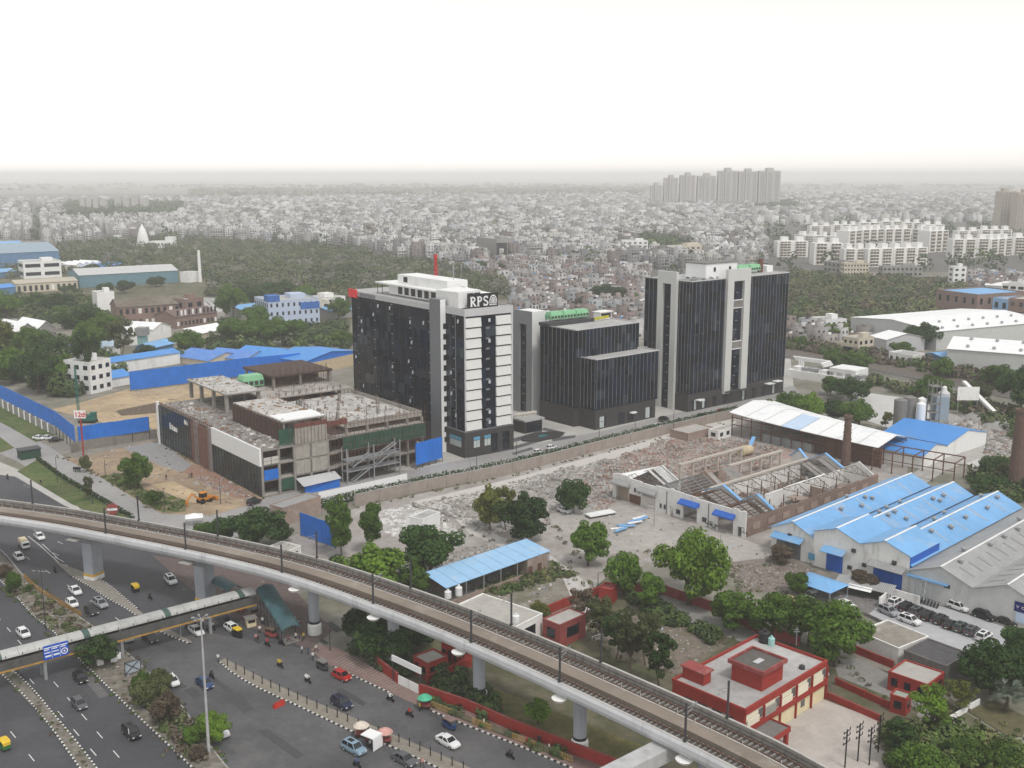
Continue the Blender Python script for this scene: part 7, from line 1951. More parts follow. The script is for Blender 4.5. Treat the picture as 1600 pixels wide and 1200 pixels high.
edge_weeds('edge_weeds',[((555,795),(640,776),(800,743),(985,696),(1150,656)),((98,714),(160,748),(212,780),(252,803)),((240,690),(330,732),(410,780)),((1215,850),(1415,770)),((640,790),(740,835),(860,868),(940,925))],1.5,.8,.6,.45,[3,4,5,0],72)
edge_weeds('edge_weeds',[((10,920),(110,1016),(300,1200)),((42,905),(160,990),(232,1052),(302,1130),(356,1202)),((14,1052),(80,1122),(138,1200)),((30,910),(120,985),(220,1080),(300,1170))],.9,.7,.45,.4,[3,5,0],73)
LIT=[(.5,.48,.45),(.2,.18,.16),(.32,.27,.22),(.12,.11,.1),(.3,.36,.45)]
for k,(pp,n)in enumerate(((((740,925),(860,890),(930,925),(880,970)),260),(((900,962),(1012,958),(1130,1010),(1060,1050)),260),(((860,815),(930,790),(1000,803),(1220,870),(1110,888),(900,868)),320),(((10,918),(42,908),(232,1056),(350,1200),(300,1195)),420),(((240,900),(420,900),(490,1000),(400,980)),160),
       (((120,712),(240,690),(400,780),(330,802),(160,746)),420),(((600,905),(690,905),(740,880),(640,860)),200),(((90,640),(200,610),(370,600),(250,680)),260),(((1230,930),(1340,950),(1420,940),(1300,905)),120))):
 bits('litter',GP(*pp),.09,n,.12,.7,LIT,None,80+k,flat=.3)
# ------------------------------------------------------------------ the city
CITYM=mat('city_render',(.5,.5,.5),.85,.1,.35,attr='tint')
PAL=[(.62,.61,.6),(.7,.69,.68),(.55,.53,.5),(.33,.32,.31),(.36,.33,.3),(.45,.43,.42),(.58,.52,.43),(.4,.42,.5),(.5,.42,.39),(.27,.19,.16),(.24,.235,.24)]
HUTP=[(.27,.17,.14),(.3,.2,.17),(.36,.3,.27),(.42,.39,.37),(.24,.16,.14),(.5,.48,.46),(.3,.26,.25),(.31,.34,.36)]
DARKW=(.06,.06,.065)
def hb(V,Q,C,c_,s_,rz,x0,x1,y0,y1,z0,z1,col,bottom=False):
 o=len(V);co,si=math.cos(rz),math.sin(rz)
 for z in(z0,z1):
  for x,y in((x0,y0),(x1,y0),(x1,y1),(x0,y1)):V.append((c_[0]+x*co-y*si,c_[1]+x*si+y*co,z))
 for f in((0,1,5,4),(1,2,6,5),(2,3,7,6),(3,0,4,7),(4,5,6,7)):Q.append(tuple(o+i for i in f));C.append(col)
def house(q,V,Q,C,c_,rz,w_,d_,fl,col,detail,hut=False):
 h=fl*3.1+(.6 if not hut else-.3);hw_,hd=w_/2,d_/2
 hb(V,Q,C,c_,1,rz,-hw_,hw_,-hd,hd,0,h,col)
 rf=q.uniform(.75,1.25);roofc=tuple(min(.7,v*rf)for v in(col if q.random()<.5 else(.45,.43,.41)))
 if detail<1:
  if q.random()<.6:hb(V,Q,C,c_,1,rz,-hw_*q.uniform(.1,.8),hw_*q.uniform(.1,.6),-hd*.3,hd*.7,h,h+2.6,col)
  return
 e=.25
 for a in((-hw_,hw_,-hd,-hd+e),(-hw_,hw_,hd-e,hd),(-hw_,-hw_+e,-hd+e,hd-e),(hw_-e,hw_,-hd+e,hd-e)):hb(V,Q,C,c_,1,rz,*a,h,h+q.choice((.4,.9)),col)
 if q.random()<.75 and not hut:
  x=q.uniform(-.5,.1)*hw_;hb(V,Q,C,c_,1,rz,x,x+hw_*.8,-hd*.2,hd*.7,h,h+2.7,roofc)
  if q.random()<.6:hb(V,Q,C,c_,1,rz,x+.3,x+1.5,0,1.2,h+2.7,h+4.0,q.choice([(.02,.02,.02),(.7,.7,.7),(.7,.7,.7)]))
 elif q.random()<.5:hb(V,Q,C,c_,1,rz,-.6,.6,-.6,.6,h,h+1.2,q.choice([(.02,.02,.02),(.7,.7,.7),(.1,.25,.5)]))
 if detail<2:return
 n=max(2,int(w_/2.8));lip=tuple(min(.8,v*1.2)for v in col)
 for f in range(fl):
  z0=f*3.1+1.0;z1=z0+1.5
  for i in range(n):
   x0=-hw_+w_*(i+.25)/n;x1=-hw_+w_*(i+.72)/n
   if q.random()<.85:hb(V,Q,C,c_,1,rz,x0,x1,-hd-.06,-hd+.1,z0-(.8 if q.random()<.2 else 0),z1,DARKW)
  m2=max(1,int(d_/3.4))
  for i in range(m2):
   y0=-hd+d_*(i+.3)/m2;y1=-hd+d_*(i+.68)/m2
   if q.random()<.6:hb(V,Q,C,c_,1,rz,-hw_-.06,-hw_+.1,y0,y1,z0,z1,DARKW);hb(V,Q,C,c_,1,rz,hw_-.1,hw_+.06,y0,y1,z0,z1,DARKW)
  if f and q.random()<.7 and not hut:hb(V,Q,C,c_,1,rz,-hw_,hw_,-hd-1.0,-hd+.05,f*3.1-.15,f*3.1+.75,lip)
CITY=GP((-260,395),(0,372),(100,384),(250,378),(400,384),(560,398),(640,420),(720,432),(790,445),(1010,430),(1040,420),(1210,415),(1240,405),(1440,400),(1480,425),(1900,440),(1900,304),(1220,304),(700,308),(300,312),(-260,318))
HUTS=[GP((800,445),(700,420),(800,405),(1010,425),(1010,500),(1000,545),(860,540),(800,500)),GP((1228,512),(1300,520),(1330,525),(1440,535),(1440,556),(1230,545)),GP((1490,432),(1700,440),(1700,470),(1530,460))]
WOODS=[GP((985,402),(1080,412),(1090,388),(1000,372)),GP((100,348),(270,342),(300,320),(100,318)),GP((1180,330),(1260,332),(1240,318),(1170,316)),GP((1195,432),(1190,352),(1700,345),(1700,436)),SCA:=GP((110,383),(250,370),(560,388),(720,418),(790,440),(560,460),(330,466),(100,432))]
OCC=[((545,430),(800,720)),((800,480),(860,680)),((840,505),(1030,680)),((1004,408),(1236,650))]
cand=[]
q=random.Random(99)
def hood(x,y):
 return.42+.06*math.sin(x/190.0)
def grid(y0,y1,cell,cellx,drop):
 c,s=math.cos(.42),math.sin(.42);n=int((y1*1.3)/min(cell,cellx))+2;big=int(cell<9)
 for i in range(-n,n):
  for j in range(-n//2,n):
   if i%(9 if big else 7)==0 or j%(13 if big else 11)==0:continue
   u,v=i*cellx+q.uniform(-.9,.9),j*cell+q.uniform(-.9,.9);x,y=u*c-v*s,u*s+v*c
   if y0<=y<y1 and abs(x)<y*.62+60 and q.random()>drop:yield x,y
for x,y in grid(560,1120,7.5,7.0,.1):
 for z in HUTS:
  if inside((x,y),z):cand.append((x,y,'hut'));break
for x,y in grid(820,2000,14.0,12.5,.1):
 if inside((x,y),CITY)and not any(inside((x,y),z)for z in HUTS+WOODS):cand.append((x,y,'mid'))
for x,y in grid(2000,4600,24.0,19.0,.12):
 if inside((x,y),CITY)and not any(inside((x,y),z)for z in WOODS):cand.append((x,y,'far'))
cand.sort(key=lambda c:c[1])
def hidden(x,y):
 u,v=P(x,y,2)
 if not(2<u<1598):return True
 return any(a[0]<u<c_[0]and a[1]<v<c_[1]for a,c_ in OCC)
colname={0:'off-white',1:'white',2:'stone coloured',3:'grey',4:'brownish grey',5:'pale grey',6:'cream',7:'bluish grey',8:'pinkish',9:'brick red',10:'dark grey'}
hutname={0:'red brick',1:'rose brick',2:'mud plastered',3:'grey plastered',4:'dark brick',5:'whitewashed',6:'stained grey',7:'blue washed'}
flname={1:'one storey',2:'two storey',3:'three storey',4:'four storey',5:'five storey'}
def where(u,v):
 for lim,txt in((120,'beyond the blue factory sheds'),(420,'beyond the scrubland'),(600,'along the scrub edge'),(700,'behind the lettered tower rooftop'),(800,'just beyond the lettered sign'),
     (900,'above the stepped glass block'),(1010,'beside the tall framed tower'),(1240,'behind the tall framed tower'),(1350,'by the railway past the tall tower'),(1480,'before the white warehouses')):
  if u<lim:return txt
 return 'near the long white warehouse'
HM={}
used={}
n_ind=0
Vb,Qb,Cb=[],[],[]
Vf,Qf,Cf=[],[],[]
for x,y,k in cand:
 if k=='hut':
  ci=q.randrange(len(HUTP));lum=sum(HUTP[ci])/3;jj=q.uniform(.75,1.1);col=tuple((v*.5+lum*.5)*jj*.95 for v in HUTP[ci]);fl=q.choice((1,1,1,2,2,3));w_,d_=q.uniform(4.5,7.5),q.uniform(4.5,7.5);nm=hutname[ci]
  if q.random()<.1:w_*=1.5
 else:
  ci=q.choice((0,0,1,1,1,1,2,3,3,3,4,4,5,5,6,7,9,10,10));jj=q.uniform(.75,1.12);lum=sum(PAL[ci])/3;col=tuple((v*.4+lum*.6)*jj*.76 for v in PAL[ci]);fl=q.choice((2,3,3,4,4,5));w_,d_=q.uniform(6.5,10.5),q.uniform(7,12);nm=colname[ci]
  if k=='far':w_*=q.uniform(1.3,2.0);d_*=q.uniform(1.2,1.8)
  if q.random()<.05 and k=='mid':w_*=2.0;d_*=1.5;fl=5
 rz=hood(x,y)+q.uniform(-.08,.08)+(PI/2 if q.random()<.25 else 0)
 if n_ind<300 and not hidden(x,y):
  n_ind+=1
  V,Q,C=[],[],[]
  tk=q.random();feat='black tank' if tk<.3 else('white tank' if tk<.55 else('roof room' if tk<.8 else 'bare roof'))
  h=fl*3.1+.3;hb(V,Q,C,(0,0),1,0,-w_/2,w_/2,-d_/2,d_/2,0,h,col)
  e=.25
  for a in((-w_/2,w_/2,-d_/2,-d_/2+e),(-w_/2,w_/2,d_/2-e,d_/2),(-w_/2,-w_/2+e,-d_/2+e,d_/2-e),(w_/2-e,w_/2,-d_/2+e,d_/2-e)):hb(V,Q,C,(0,0),1,0,*a,h,h+.7,col)
  u,v=P(x,y,0)
  base='%s %s %s, %s, %s'%(nm,flname[fl],'hut' if k=='hut' else 'house',feat,where(u,v))
  used.setdefault(base,[]).append(1)
  t=thing('brick_hut' if k=='hut' else 'city_house',base,'house',(x,y,0),rz,base if False else 'houses of the nearest city quarters')
  t['_u']=u
  bulk('wall',V,Q,CITYM,np.array(C),t)
  V,Q,C=[],[],[]
  n=max(2,int(w_/2.8))
  for f in range(fl):
   for i in range(n):
    x0=-w_/2+w_*(i+.25)/n
    if q.random()<.85:hb(V,Q,C,(0,0),1,0,x0,x0+w_*.45/n,-d_/2-.06,-d_/2+.1,f*3.1+1-(.9 if f==0 and i==0 else 0),f*3.1+2.4,DARKW)
   for i in range(2):
    y0=-d_/2+d_*(i+.3)/2
    if q.random()<.7:hb(V,Q,C,(0,0),1,0,-w_/2-.06,-w_/2+.1,y0,y0+d_*.18,f*3.1+1,f*3.1+2.4,DARKW);hb(V,Q,C,(0,0),1,0,w_/2-.1,w_/2+.06,y0,y0+d_*.18,f*3.1+1,f*3.1+2.4,DARKW)
  if Q:bulk('window',V,Q,CITYM,np.array(C),t,kind='stuff')
  if 'tank' in feat:
   V,Q,C=[],[],[];hb(V,Q,C,(0,0),1,0,-.7,.7,-.7,.7,h,h+1.4,(.02,.02,.02)if 'black' in feat else(.72,.72,.72));bulk('roof_tank',V,Q,CITYM,np.array(C),t)
  if 'room' in feat:
   V,Q,C=[],[],[];hb(V,Q,C,(0,0),1,0,-w_*.3,w_*.15,-d_*.1,d_*.35,h,h+2.6,tuple(min(.75,v_*1.1)for v_ in col));bulk('roof_room',V,Q,CITYM,np.array(C),t)
  if k!='hut' and fl>1:
   V,Q,C=[],[],[]
   for f in range(1,fl):hb(V,Q,C,(0,0),1,0,-w_/2,w_/2,-d_/2-1.0,-d_/2-.01,f*3.1-.15,f*3.1+.75,tuple(min(.78,v_*1.15)for v_ in col))
   bulk('balcony',V,Q,CITYM,np.array(C),t,kind='stuff')
 elif k=='far':house(q,Vf,Qf,Cf,(x,y),rz,w_,d_,fl,col,0)
 else:house(q,Vb,Qb,Cb,(x,y),rz,w_,d_,fl,col,2 if y<1500 else 1,k=='hut')
bulk('city_blocks',Vb,Qb,CITYM,np.array(Cb),kind='stuff');bulk('far_city_blocks',Vf,Qf,CITYM,np.array(Cf),kind='stuff')
byl={}
for o in list(COL.objects):
 if o.get('_u')is not None:byl.setdefault(o['label'],[]).append(o)
for lb,os_ in byl.items():
 os_.sort(key=lambda o:-o.location.y)
 if len(os_)>1:
  for i,o in enumerate(os_):
   o['label']=('farthest ' if i==0 else 'nearer ' if len(os_)==2 else(ord_w[i]+' farthest '))+lb
   o['label']=o['label'].replace('farthest','rearmost')
 for o in os_:del o['_u']
# ---- white apartment blocks
BLK=[(1214,402,1262,402,377),(1271,414,1316,414,380),(1318,417,1354,417,389),(1355,418,1394,417,389),(1395,416,1448,414,388),
 (1240,384,1322,388,367),(1325,393,1345,391,361),(1346,391,1380,389,359),(1381,389,1422,388,358),(1423,391,1450,393,358),(1451,395,1480,393,361),
 (1265,370,1300,370,353),(1301,369,1340,369,351),(1341,367,1375,367,348),(1376,367,1410,367,346),(1411,367,1440,367,348),(1441,369,1475,369,351),
 (1487,403,1524,403,374),(1525,402,1545,402,373),(1546,402,1580,399,374),(1581,399,1625,399,371),(1495,382,1530,382,361),(1531,382,1580,382,359)]
APW=mat('apartment_white',(.76,.75,.73),.8,.04,.4);APC=mat('apartment_cream',(.55,.48,.4),.8,.05,.4)
for i,(x0,y0,x1,y1,tp_)in enumerate(BLK):
 row='front' if i<5 else('middle' if i<11 else('rear' if i<17 else 'end'))
 k0={'front':0,'middle':5,'rear':11,'end':17}[row]
 A,rz,L=frame((x0,y0),(x1,y1));hh=H(A,tp_);dep=16
 t=thing('apartment_block','white six storey apartment block, %s in the %s row counted from the tall tower side'%(ord_w[i-k0],row),'apartment block',A,rz,'white apartment blocks')
 BX((0,L,0,dep,0,hh,),'wall',APW,t)
 nb=max(1,round(L/14));V,Q,C=[],[],[];b2=MB()
 for j in range(nb):
  xa,xb=L*(j+.18)/nb,L*(j+.86)/nb
  b2.box(xa,xb,-.5,-.02,.5,hh-.6)
  for f in range(6):
   for s_ in range(3):
    u0=xa+(xb-xa)*(s_+.12)/3;hb(V,Q,C,(0,0),1,0,u0,u0+(xb-xa)*.25,-.62,-.45,hh*(f+.35)/6,hh*(f+.85)/6,(.05,.05,.052))
   hb(V,Q,C,(0,0),1,0,xa,xb,-1.5,-.51,hh*f/6+.3,hh*f/6+1.1,(.6,.57,.52))
 b2.build('balcony_bay',APC,t,kind='stuff')
 bulk('balcony',V,Q,CITYM,np.array(C),t,kind='stuff')
 for j in range(nb):
  BX((L*(j+.3)/nb,L*(j+.75)/nb,4,12,hh,hh+4.6,),'roof_room',APW,t)
for lab,a,c_,dep,h,wl_,fl,nw in(('cream four storey tenement with small windows before the white apartment blocks',(1318,438),(1356,438),10,14,CREAMW,4,8),('unplastered grey tenement row beside the cream one',(1378,440),(1440,440),10,12,GWALL,3,9),
  ('grey tenement partly hidden by trees before the apartments',(1286,432),(1318,436),10,13,GWALL,3,5),('slim white house with a striped front near the long warehouse',(1488,450),(1508,450),10,16,WHITE,4,2),
  ('pale grey block of flats with balconies behind the dark tree',(972,404),(1012,404),18,18,WHITE_DIRTY,5,5),('bluish block of flats with balconies beside the wood',(972+8,398),(1010,397),4,14,LBLUE,4,4),
  ('long cream terrace with dark openings beside the tall framed tower',(1046,412),(1110,408),20,16,CREAMW,4,8),('big plain grey building standing among pale houses',(745,400),(776,404),22,20,GWALL,0,0),('black glazed building beside the big plain grey one',(776,404),(792,404),18,16,CORE,0,0)):
 block(lab,a,c_,dep,h,wl_,'building','building',nw,fl,hut=True)
# ---- far tower cluster and the tall pair at the frame edge
FT=mat('far_tower_render',(.42,.4,.38),.85,.05,.1)
for i,(x0,x1,tp_)in enumerate(((1016,1034,285),(1037,1059,273),(1062,1086,269),(1089,1118,270),(1121,1151,262),(1153,1182,263),(1184,1218,262))):
 A,rz,L=frame((x0,323),(x1,323));hh=min(106,H(A,tp_))
 t=thing('residential_tower','hazy tower block on the skyline, %s in the cluster counted from the lower end'%ord_w[i],'tower block',A,rz,'hazy tower cluster')
 for j in range(3):
  BX((L*j/3+.5,L*(j+1)/3-.5,-4 if j==1 else 0,26,0,hh-(8 if j!=1 else 3),),'wing',FT,t)
 BX((L*.36,L*.64,2,22,hh-3,hh,),'crown_room',FT,t)
 b=MB()
 for f in range(int(hh/3.4)-3):
  for j in range(3):b.box(L*j/3+4,L*(j+1)/3-4,-4.4 if j==1 else-.4,-4.02 if j==1 else-.02,f*3.4+2,f*3.4+3.6)
 b.build('balcony',mat('far_tower_balcony',(.2,.19,.18),.8),t,kind='stuff')
for i,(x0,y0,x1,tp_)in enumerate(((1561,358,1585,299),(1587,360,1640,301))):
 A,rz,L=frame((x0,y0),(x1,y0));hh=min(100,H(A,tp_))
 t=thing('residential_tower',('tan high rise with stacked balconies, slimmer of two at the frame edge','tan high rise with stacked balconies, wider of two at the frame edge')[i],'tower block',A,rz)
 BX((0,L,0,24,0,hh,),'wall',mat('tan_tower',(.42,.36,.3),.8,.05),t)
 BX((L*.2,L*.5,5,18,hh,hh+5,),'roof_room',_M['tan_tower'],t)
 b=MB()
 for f in range(int(hh/3.3)):
  for j in range(int(L/5)):b.box(j*5+1,j*5+4,-.6,-.02,f*3.3+.8,f*3.3+2.4)
 b.build('balcony',mat('far_tower_balcony',(.2,.19,.18)),t,kind='stuff')
for i,(x0,y0,x1,tp_)in enumerate(((124,332,166,308),(178,330,231,306))):
 A,rz,L=frame((x0,y0),(x1,y0));hh=H(A,tp_);t=thing('residential_tower',('faint grey slab building in the haze, shorter of a pair beyond the temple','faint grey slab building in the haze, longer of a pair beyond the temple')[i],'tower block',A,rz)
 for j in range(4):BX((L*j/4+2,L*(j+1)/4-2,0,18,0,hh-(j%2)*5,),'wing',FT,t)
# ------------------------------------------------------------------ vehicles
def paint(name,c):return mat('car_paint_'+name,c,.28,.03,.5,spec=.5)
PAINT={'white':paint('white',(.72,.72,.72)),'black':paint('black',(.012,.012,.014)),'grey':paint('grey',(.09,.09,.1)),'silver':paint('silver',(.3,.31,.33)),'red':paint('red',(.4,.02,.015)),
  'blue':paint('blue',(.02,.05,.14)),'navy':paint('navy',(.012,.018,.05)),'sky':paint('sky',(.2,.3,.38)),'green':paint('green',(.06,.085,.065)),'dark':paint('dark',(.03,.028,.028))}
LAMP=mat('lamp_lens',(.7,.7,.68),.2);TAIL=mat('tail_lens',(.3,.01,.01),.3)
def loft(b,st,m=0):
 """st: list of rings of equal length"""
 k=len(st[0]);vs=[p for r in st for p in r];fs=[]
 for i in range(len(st)-1):
  for j in range(k):fs.append((i*k+j,(i+1)*k+j,(i+1)*k+(j+1)%k,i*k+(j+1)%k))
 b.add(vs,fs+[tuple(range(k)),tuple(range(len(st)*k-1,(len(st)-1)*k-1,-1))],m)
def car_proto(name,L,W,prof,cab,wr,suv=False):
 """prof: (x, z_bottom, z_belt, width factor); cab: x of windscreen foot, roof front, roof back, rear window foot, roof height"""
 t=thing(name,'car','car');hw=W/2;b=MB()
 loft(b,[[(x,-hw*f*.92,z0),(x,-hw*f,(z0+z1)*.5),(x,-hw*f*.93,z1),(x,hw*f*.93,z1),(x,hw*f,(z0+z1)*.5),(x,hw*f*.92,z0)]for x,z0,z1,f in prof]);b.build('body',PAINT['white'],t)
 a,r0,r1,c,zr=cab;zb=prof[len(prof)//2][2]-.02;g=MB();u,v=hw*.9,hw*.72
 g.add([(a,-u,zb),(a,u,zb),(c,u,zb),(c,-u,zb),(r0,-v,zr),(r0,v,zr),(r1,v,zr),(r1,-v,zr)],[(1,0,4,5),(2,1,5,6),(3,2,6,7),(0,3,7,4)]);g.build('cabin_glass',GLASS_CAR,t)
 g=MB();g.add([(r0+.05,-v,zr),(r0+.05,v,zr),(r1-.05,v,zr),(r1-.05,-v,zr),(r0-.1,-v*.9,zr+.06),(r0-.1,v*.9,zr+.06),(r1+.1,v*.9,zr+.06),(r1+.1,-v*.9,zr+.06)],[(4,7,6,5),(0,1,5,4),(1,2,6,5),(2,3,7,6),(3,0,4,7)])
 for s_ in(-1,1):
  for(x0,x1)in((a,r0),(c,r1),((a+c)/2-.05,(r0+r1)/2-.03)):g.beam((x0,s_*u*1.0,zb),(x1,s_*v*1.01,zr),.09)
 g.build('roof',PAINT['white'],t)
 if suv:g=MB();g.box(r1+.5,r0-.6,-v*.55,v*.55,zr+.061,zr+.075);g.build('sunroof',BLACK,t)
 for x in(prof[0][0]+L*.19,prof[-1][0]-L*.19):
  for s_ in(-1,1):
   g=MB();g.tube((x,s_*(hw-.2),wr),(x,s_*(hw+.02),wr),wr,n=12);w_=g.build('wheel',TYRE,t);g=MB();g.tube((x,s_*(hw-.02),wr),(x,s_*(hw+.03),wr),wr*.6,n=10);g.build('rim',STEEL,w_)
 for s_ in(-1,1):
  x=prof[-1][0];g=MB();g.box(x-.1,x+.02,s_*hw*.62-.18,s_*hw*.62+.18,prof[-1][2]-.2,prof[-1][2]-.02);g.build('headlight',LAMP,t)
  x=prof[0][0];g=MB();g.box(x-.02,x+.08,s_*hw*.68-.13,s_*hw*.68+.13,prof[0][2]-.28,prof[0][2]-.04);g.build('taillight',TAIL,t)
 g=MB();g.box(prof[0][0]-.03,prof[0][0],-.25,.25,.5,.62);g.build('number_plate',WHITE,t)
 return t
PROTO={'sedan':car_proto('parked_car',4.5,1.78,[(-2.2,.42,.95,.86),(-1.9,.25,1.02,.98),(-1.2,.22,.98,1),(.9,.22,.95,1),(1.7,.25,.86,.97),(2.2,.35,.68,.82)],(1.05,.35,-.95,-1.75,1.44),.32),
  'hatch':car_proto('parked_car',3.9,1.72,[(-1.95,.4,1.0,.9),(-1.7,.25,1.02,1),(-.8,.22,1.0,1),(.9,.22,.98,1),(1.55,.25,.9,.97),(1.95,.38,.7,.84)],(1.1,.45,-1.35,-1.85,1.5),.31),
  'suv':car_proto('parked_car',4.5,1.86,[(-2.2,.5,1.1,.92),(-2.0,.35,1.12,1),(-.9,.3,1.1,1),(1.0,.3,1.08,1),(1.9,.35,1.02,.98),(2.22,.45,.85,.88)],(1.15,.55,-1.7,-2.1,1.72),.37,True)}
_first=set()
def head(px,py,dx,dy):
 a,c_=G(px,py),G(px+dx,py+dy);return a,math.atan2(c_[1]-a[1],c_[0]-a[0])
def place(kind,px,py,dx,dy,label,ms=None,group=None,protos=PROTO,name=None):
 a,rz=head(px,py,dx,dy);z=.055 if py>700 else.1
 if kind in _first:o=dup(protos[kind],(*a,z),rz,label,group,ms=ms)
 else:
  _first.add(kind);o=protos[kind];o.location=(*a,z);o.rotation_euler=(0,0,rz);o['label']=label
  if group:o['group']=group
  for ch in o.children:
   if ms:swap(ch,ms)
 if name:o.name=name
 return o
def car(kind,px,py,dx,dy,colour,label,group='cars on the roads'):
 place(kind,px,py,dx,dy,label,{'car_paint_white':PAINT[colour]},group)
S_=(10,9)
for q in(('sedan',62,842,8,7,'white','white sedan on the road beneath the viaduct beside the white pickup'),('hatch',30,874,9,9,'white','white hatchback following the median by the frame edge'),('sedan',118,927,9,8,'white','white sedan just above the footbridge, farther of two white cars'),
  ('hatch',113,947,9,8,'white','white hatchback just above the footbridge by the yellow railing'),('suv',157,948,10,7,'silver','silver car above the footbridge beside the traffic island'),('hatch',143,959,10,7,'dark','dark car half hidden behind the footbridge roof'),
  ('hatch',37,994,9,8,'white','white car half hidden by the footbridge near the sign'),('suv',197,1000,9,8,'white','white tall car emerging below the footbridge at the signal pole'),('sedan',234,1001,10,7,'dark','black sedan with pale roof lights below the footbridge'),
  ('hatch',126,1064,9,9,'black','black hatchback in the lane below the blue sign'),('hatch',124,1105,9,9,'grey','dark grey hatchback behind the black one on the highway'),('suv',206,1150,9,9,'black','black tall car beside the kerb of the scrubby median'),
  ('hatch',269,1069,9,9,'white','white hatchback beside the scrubby median on the service road'),('sedan',320,1072,10,8,'blue','blue sedan passing the tall lamp post'),('sedan',344,1147,9,8,'white','white car half hidden under the bright small tree'),
  ('suv',267,911,8,8,'white','white car waiting beyond the footbridge by the paved corner'),('sedan',307,990,10,7,'white','white sedan leaving the footbridge shade by motorbikes'),('hatch',363,986,11,6,'white','white hatchback beside the yellow auto rickshaw at the bazaar'),
  ('hatch',534,1061,11,5,'red','red hatchback beside the red pavement'),('suv',534,1104,10,6,'navy','dark blue tall car by the bollard divider'),('sedan',700,1164,11,6,'white','white sedan alone on the service road past the stalls'),
  ('suv',553,1175,11,6,'sky','light blue car with a dark roof beside the white stall'),('sedan',632,1192,11,6,'grey','dark grey sedan below the pink umbrella'),('sedan',61,687,9,1,'white','white sedan under the tall blue hoarding, outer one'),
  ('sedan',74,687,9,1,'white','white sedan under the tall blue hoarding, next to the black car'),('sedan',87,690,9,-1,'black','black car parked at the end of the tall blue hoarding'),('suv',397,788,8,-3,'black','black tall car leaving the site on the access road'),
  ('hatch',882,801,8,3,'white','white car in the dirt yard beside the round shrub tree'),('hatch',861,702,8,-2,'white','white car on the campus road, farther from the lettered tower'),('hatch',841,709,8,-2,'white','white car on the campus road near the oval planter'),
  ('hatch',1026,669,8,-2,'white','white car on the campus road below the stepped glass block'),('suv',1037,658,8,-2,'black','black car at the corner between the two glass buildings'),('hatch',1096,652,8,-2,'dark','dark car on the campus road below the tall tower'),
  ('hatch',1112,649,8,-2,'white','white car on the campus road between a dark and a red one'),('hatch',1127,645,8,-2,'red','red car on the campus road below the tall tower')):car(*q)
pk='cars in the parking lot'
for q in(('suv',1387,960,11,5,'silver','silver car at the near corner of the parking lot'),('suv',1399,946,10,-5,'white','white car parked against the stained parapet wall'),('suv',1416,953,10,-5,'black','black car parked first in the dark row beside the white one'),
  ('suv',1433,960,10,-5,'grey','dark grey car behind the loose white one in the lot'),('suv',1421,974,11,4,'white','white car standing across the lot in front of the dark row'),('suv',1450,967,9,-6,'dark','dark car in the row just past the loose white car'),
  ('suv',1469,973,9,-6,'dark','dark brown car in the middle of the parked row'),('sedan',1485,980,9,-6,'black','low black car beside the grey green one'),('suv',1501,985,9,-6,'green','grey green car in the parked row'),('suv',1518,991,9,-6,'grey','dark grey car between the green and the last white car'),
  ('suv',1537,999,9,-6,'white','white car closing the parked row'),('suv',1497,953,11,4,'white','white car along the showroom wall'),('suv',1537,967,11,4,'black','long black car along the showroom wall under the blue board'),('sedan',1572,975,11,4,'dark','dark car at the end of the showroom wall'),
  ('suv',1260,925,10,4,'white','white car with raised bonnet at the blue car port'),('sedan',1263,943,10,4,'white','white car under the lane trees'),('sedan',1322,949,10,4,'white','white topped car behind the big lane tree')):car(*q,group=pk)
def person_mesh(seed,walk,sit=False):
 vs=[(0,0,.95),(0,0,1.2),(0,0,1.42),(0,0,1.56),(.01,0,1.68),(0,.19,1.4),(.04,.25,1.12),(.12,.24,.9),(0,-.19,1.4),(-.04,-.25,1.12),(.02,-.26,.88),
  (0,.1,.9),(.5*walk+.02,.11,.5),(.25*walk,.11,.06),(.25*walk+.14,.12,.03),(0,-.1,.9),(-.25*walk+.04,-.11,.5),(-.55*walk,-.11,.08),(-.55*walk+.13,-.12,.03)]
 if sit:vs[12:15]=[(.42,.16,.82),(.4,.17,.42),(.52,.17,.4)];vs[16:19]=[(.42,-.16,.82),(.4,-.17,.42),(.52,-.17,.4)];vs[6:8]=[(.25,.26,1.2),(.5,.24,1.1)];vs[9:11]=[(.25,-.26,1.2),(.5,-.24,1.1)]
 ed=[(0,1),(1,2),(2,3),(3,4),(2,5),(5,6),(6,7),(2,8),(8,9),(9,10),(0,11),(11,12),(12,13),(13,14),(0,15),(15,16),(16,17),(17,18)]
 rr_=[.15,.15,.14,.06,.12,.08,.055,.045,.08,.055,.045,.1,.07,.05,.04,.1,.07,.05,.04]
 me=bpy.data.meshes.new('body');me.from_pydata(vs,ed,[]);o=bpy.data.objects.new('body',me);COL.objects.link(o)
 o.modifiers.new('s','SKIN');sk=me.skin_vertices[0].data
 for i,r_ in enumerate(rr_):sk[i].radius=(r_,r_)
 sk[0].use_root=True;o.modifiers.new('d','SUBSURF').levels=1
 bpy.context.view_layer.update()
 m2=bpy.data.meshes.new_from_object(o.evaluated_get(bpy.context.evaluated_depsgraph_get()));bpy.data.objects.remove(o)
 m2.materials.clear()
 for m in(SKIN,mat('shirt',(.6,.6,.6),.8),mat('trousers',(.03,.03,.04),.8),mat('hair',(.01,.01,.01),.7)):m2.materials.append(m)
 for p in m2.polygons:
  c=p.center;p.material_index=3 if c.z>1.7 or(c.z>1.6 and c.x<-.02)else(0 if c.z>1.52 else(1 if c.z>.93 and not(abs(c.y)>.2 and c.z<1.05)else(0 if abs(c.y)>.2 and c.z>.8 and not sit else 2)))
 return m2
PM=[person_mesh(1,0),person_mesh(2,1),person_mesh(3,0,True)]
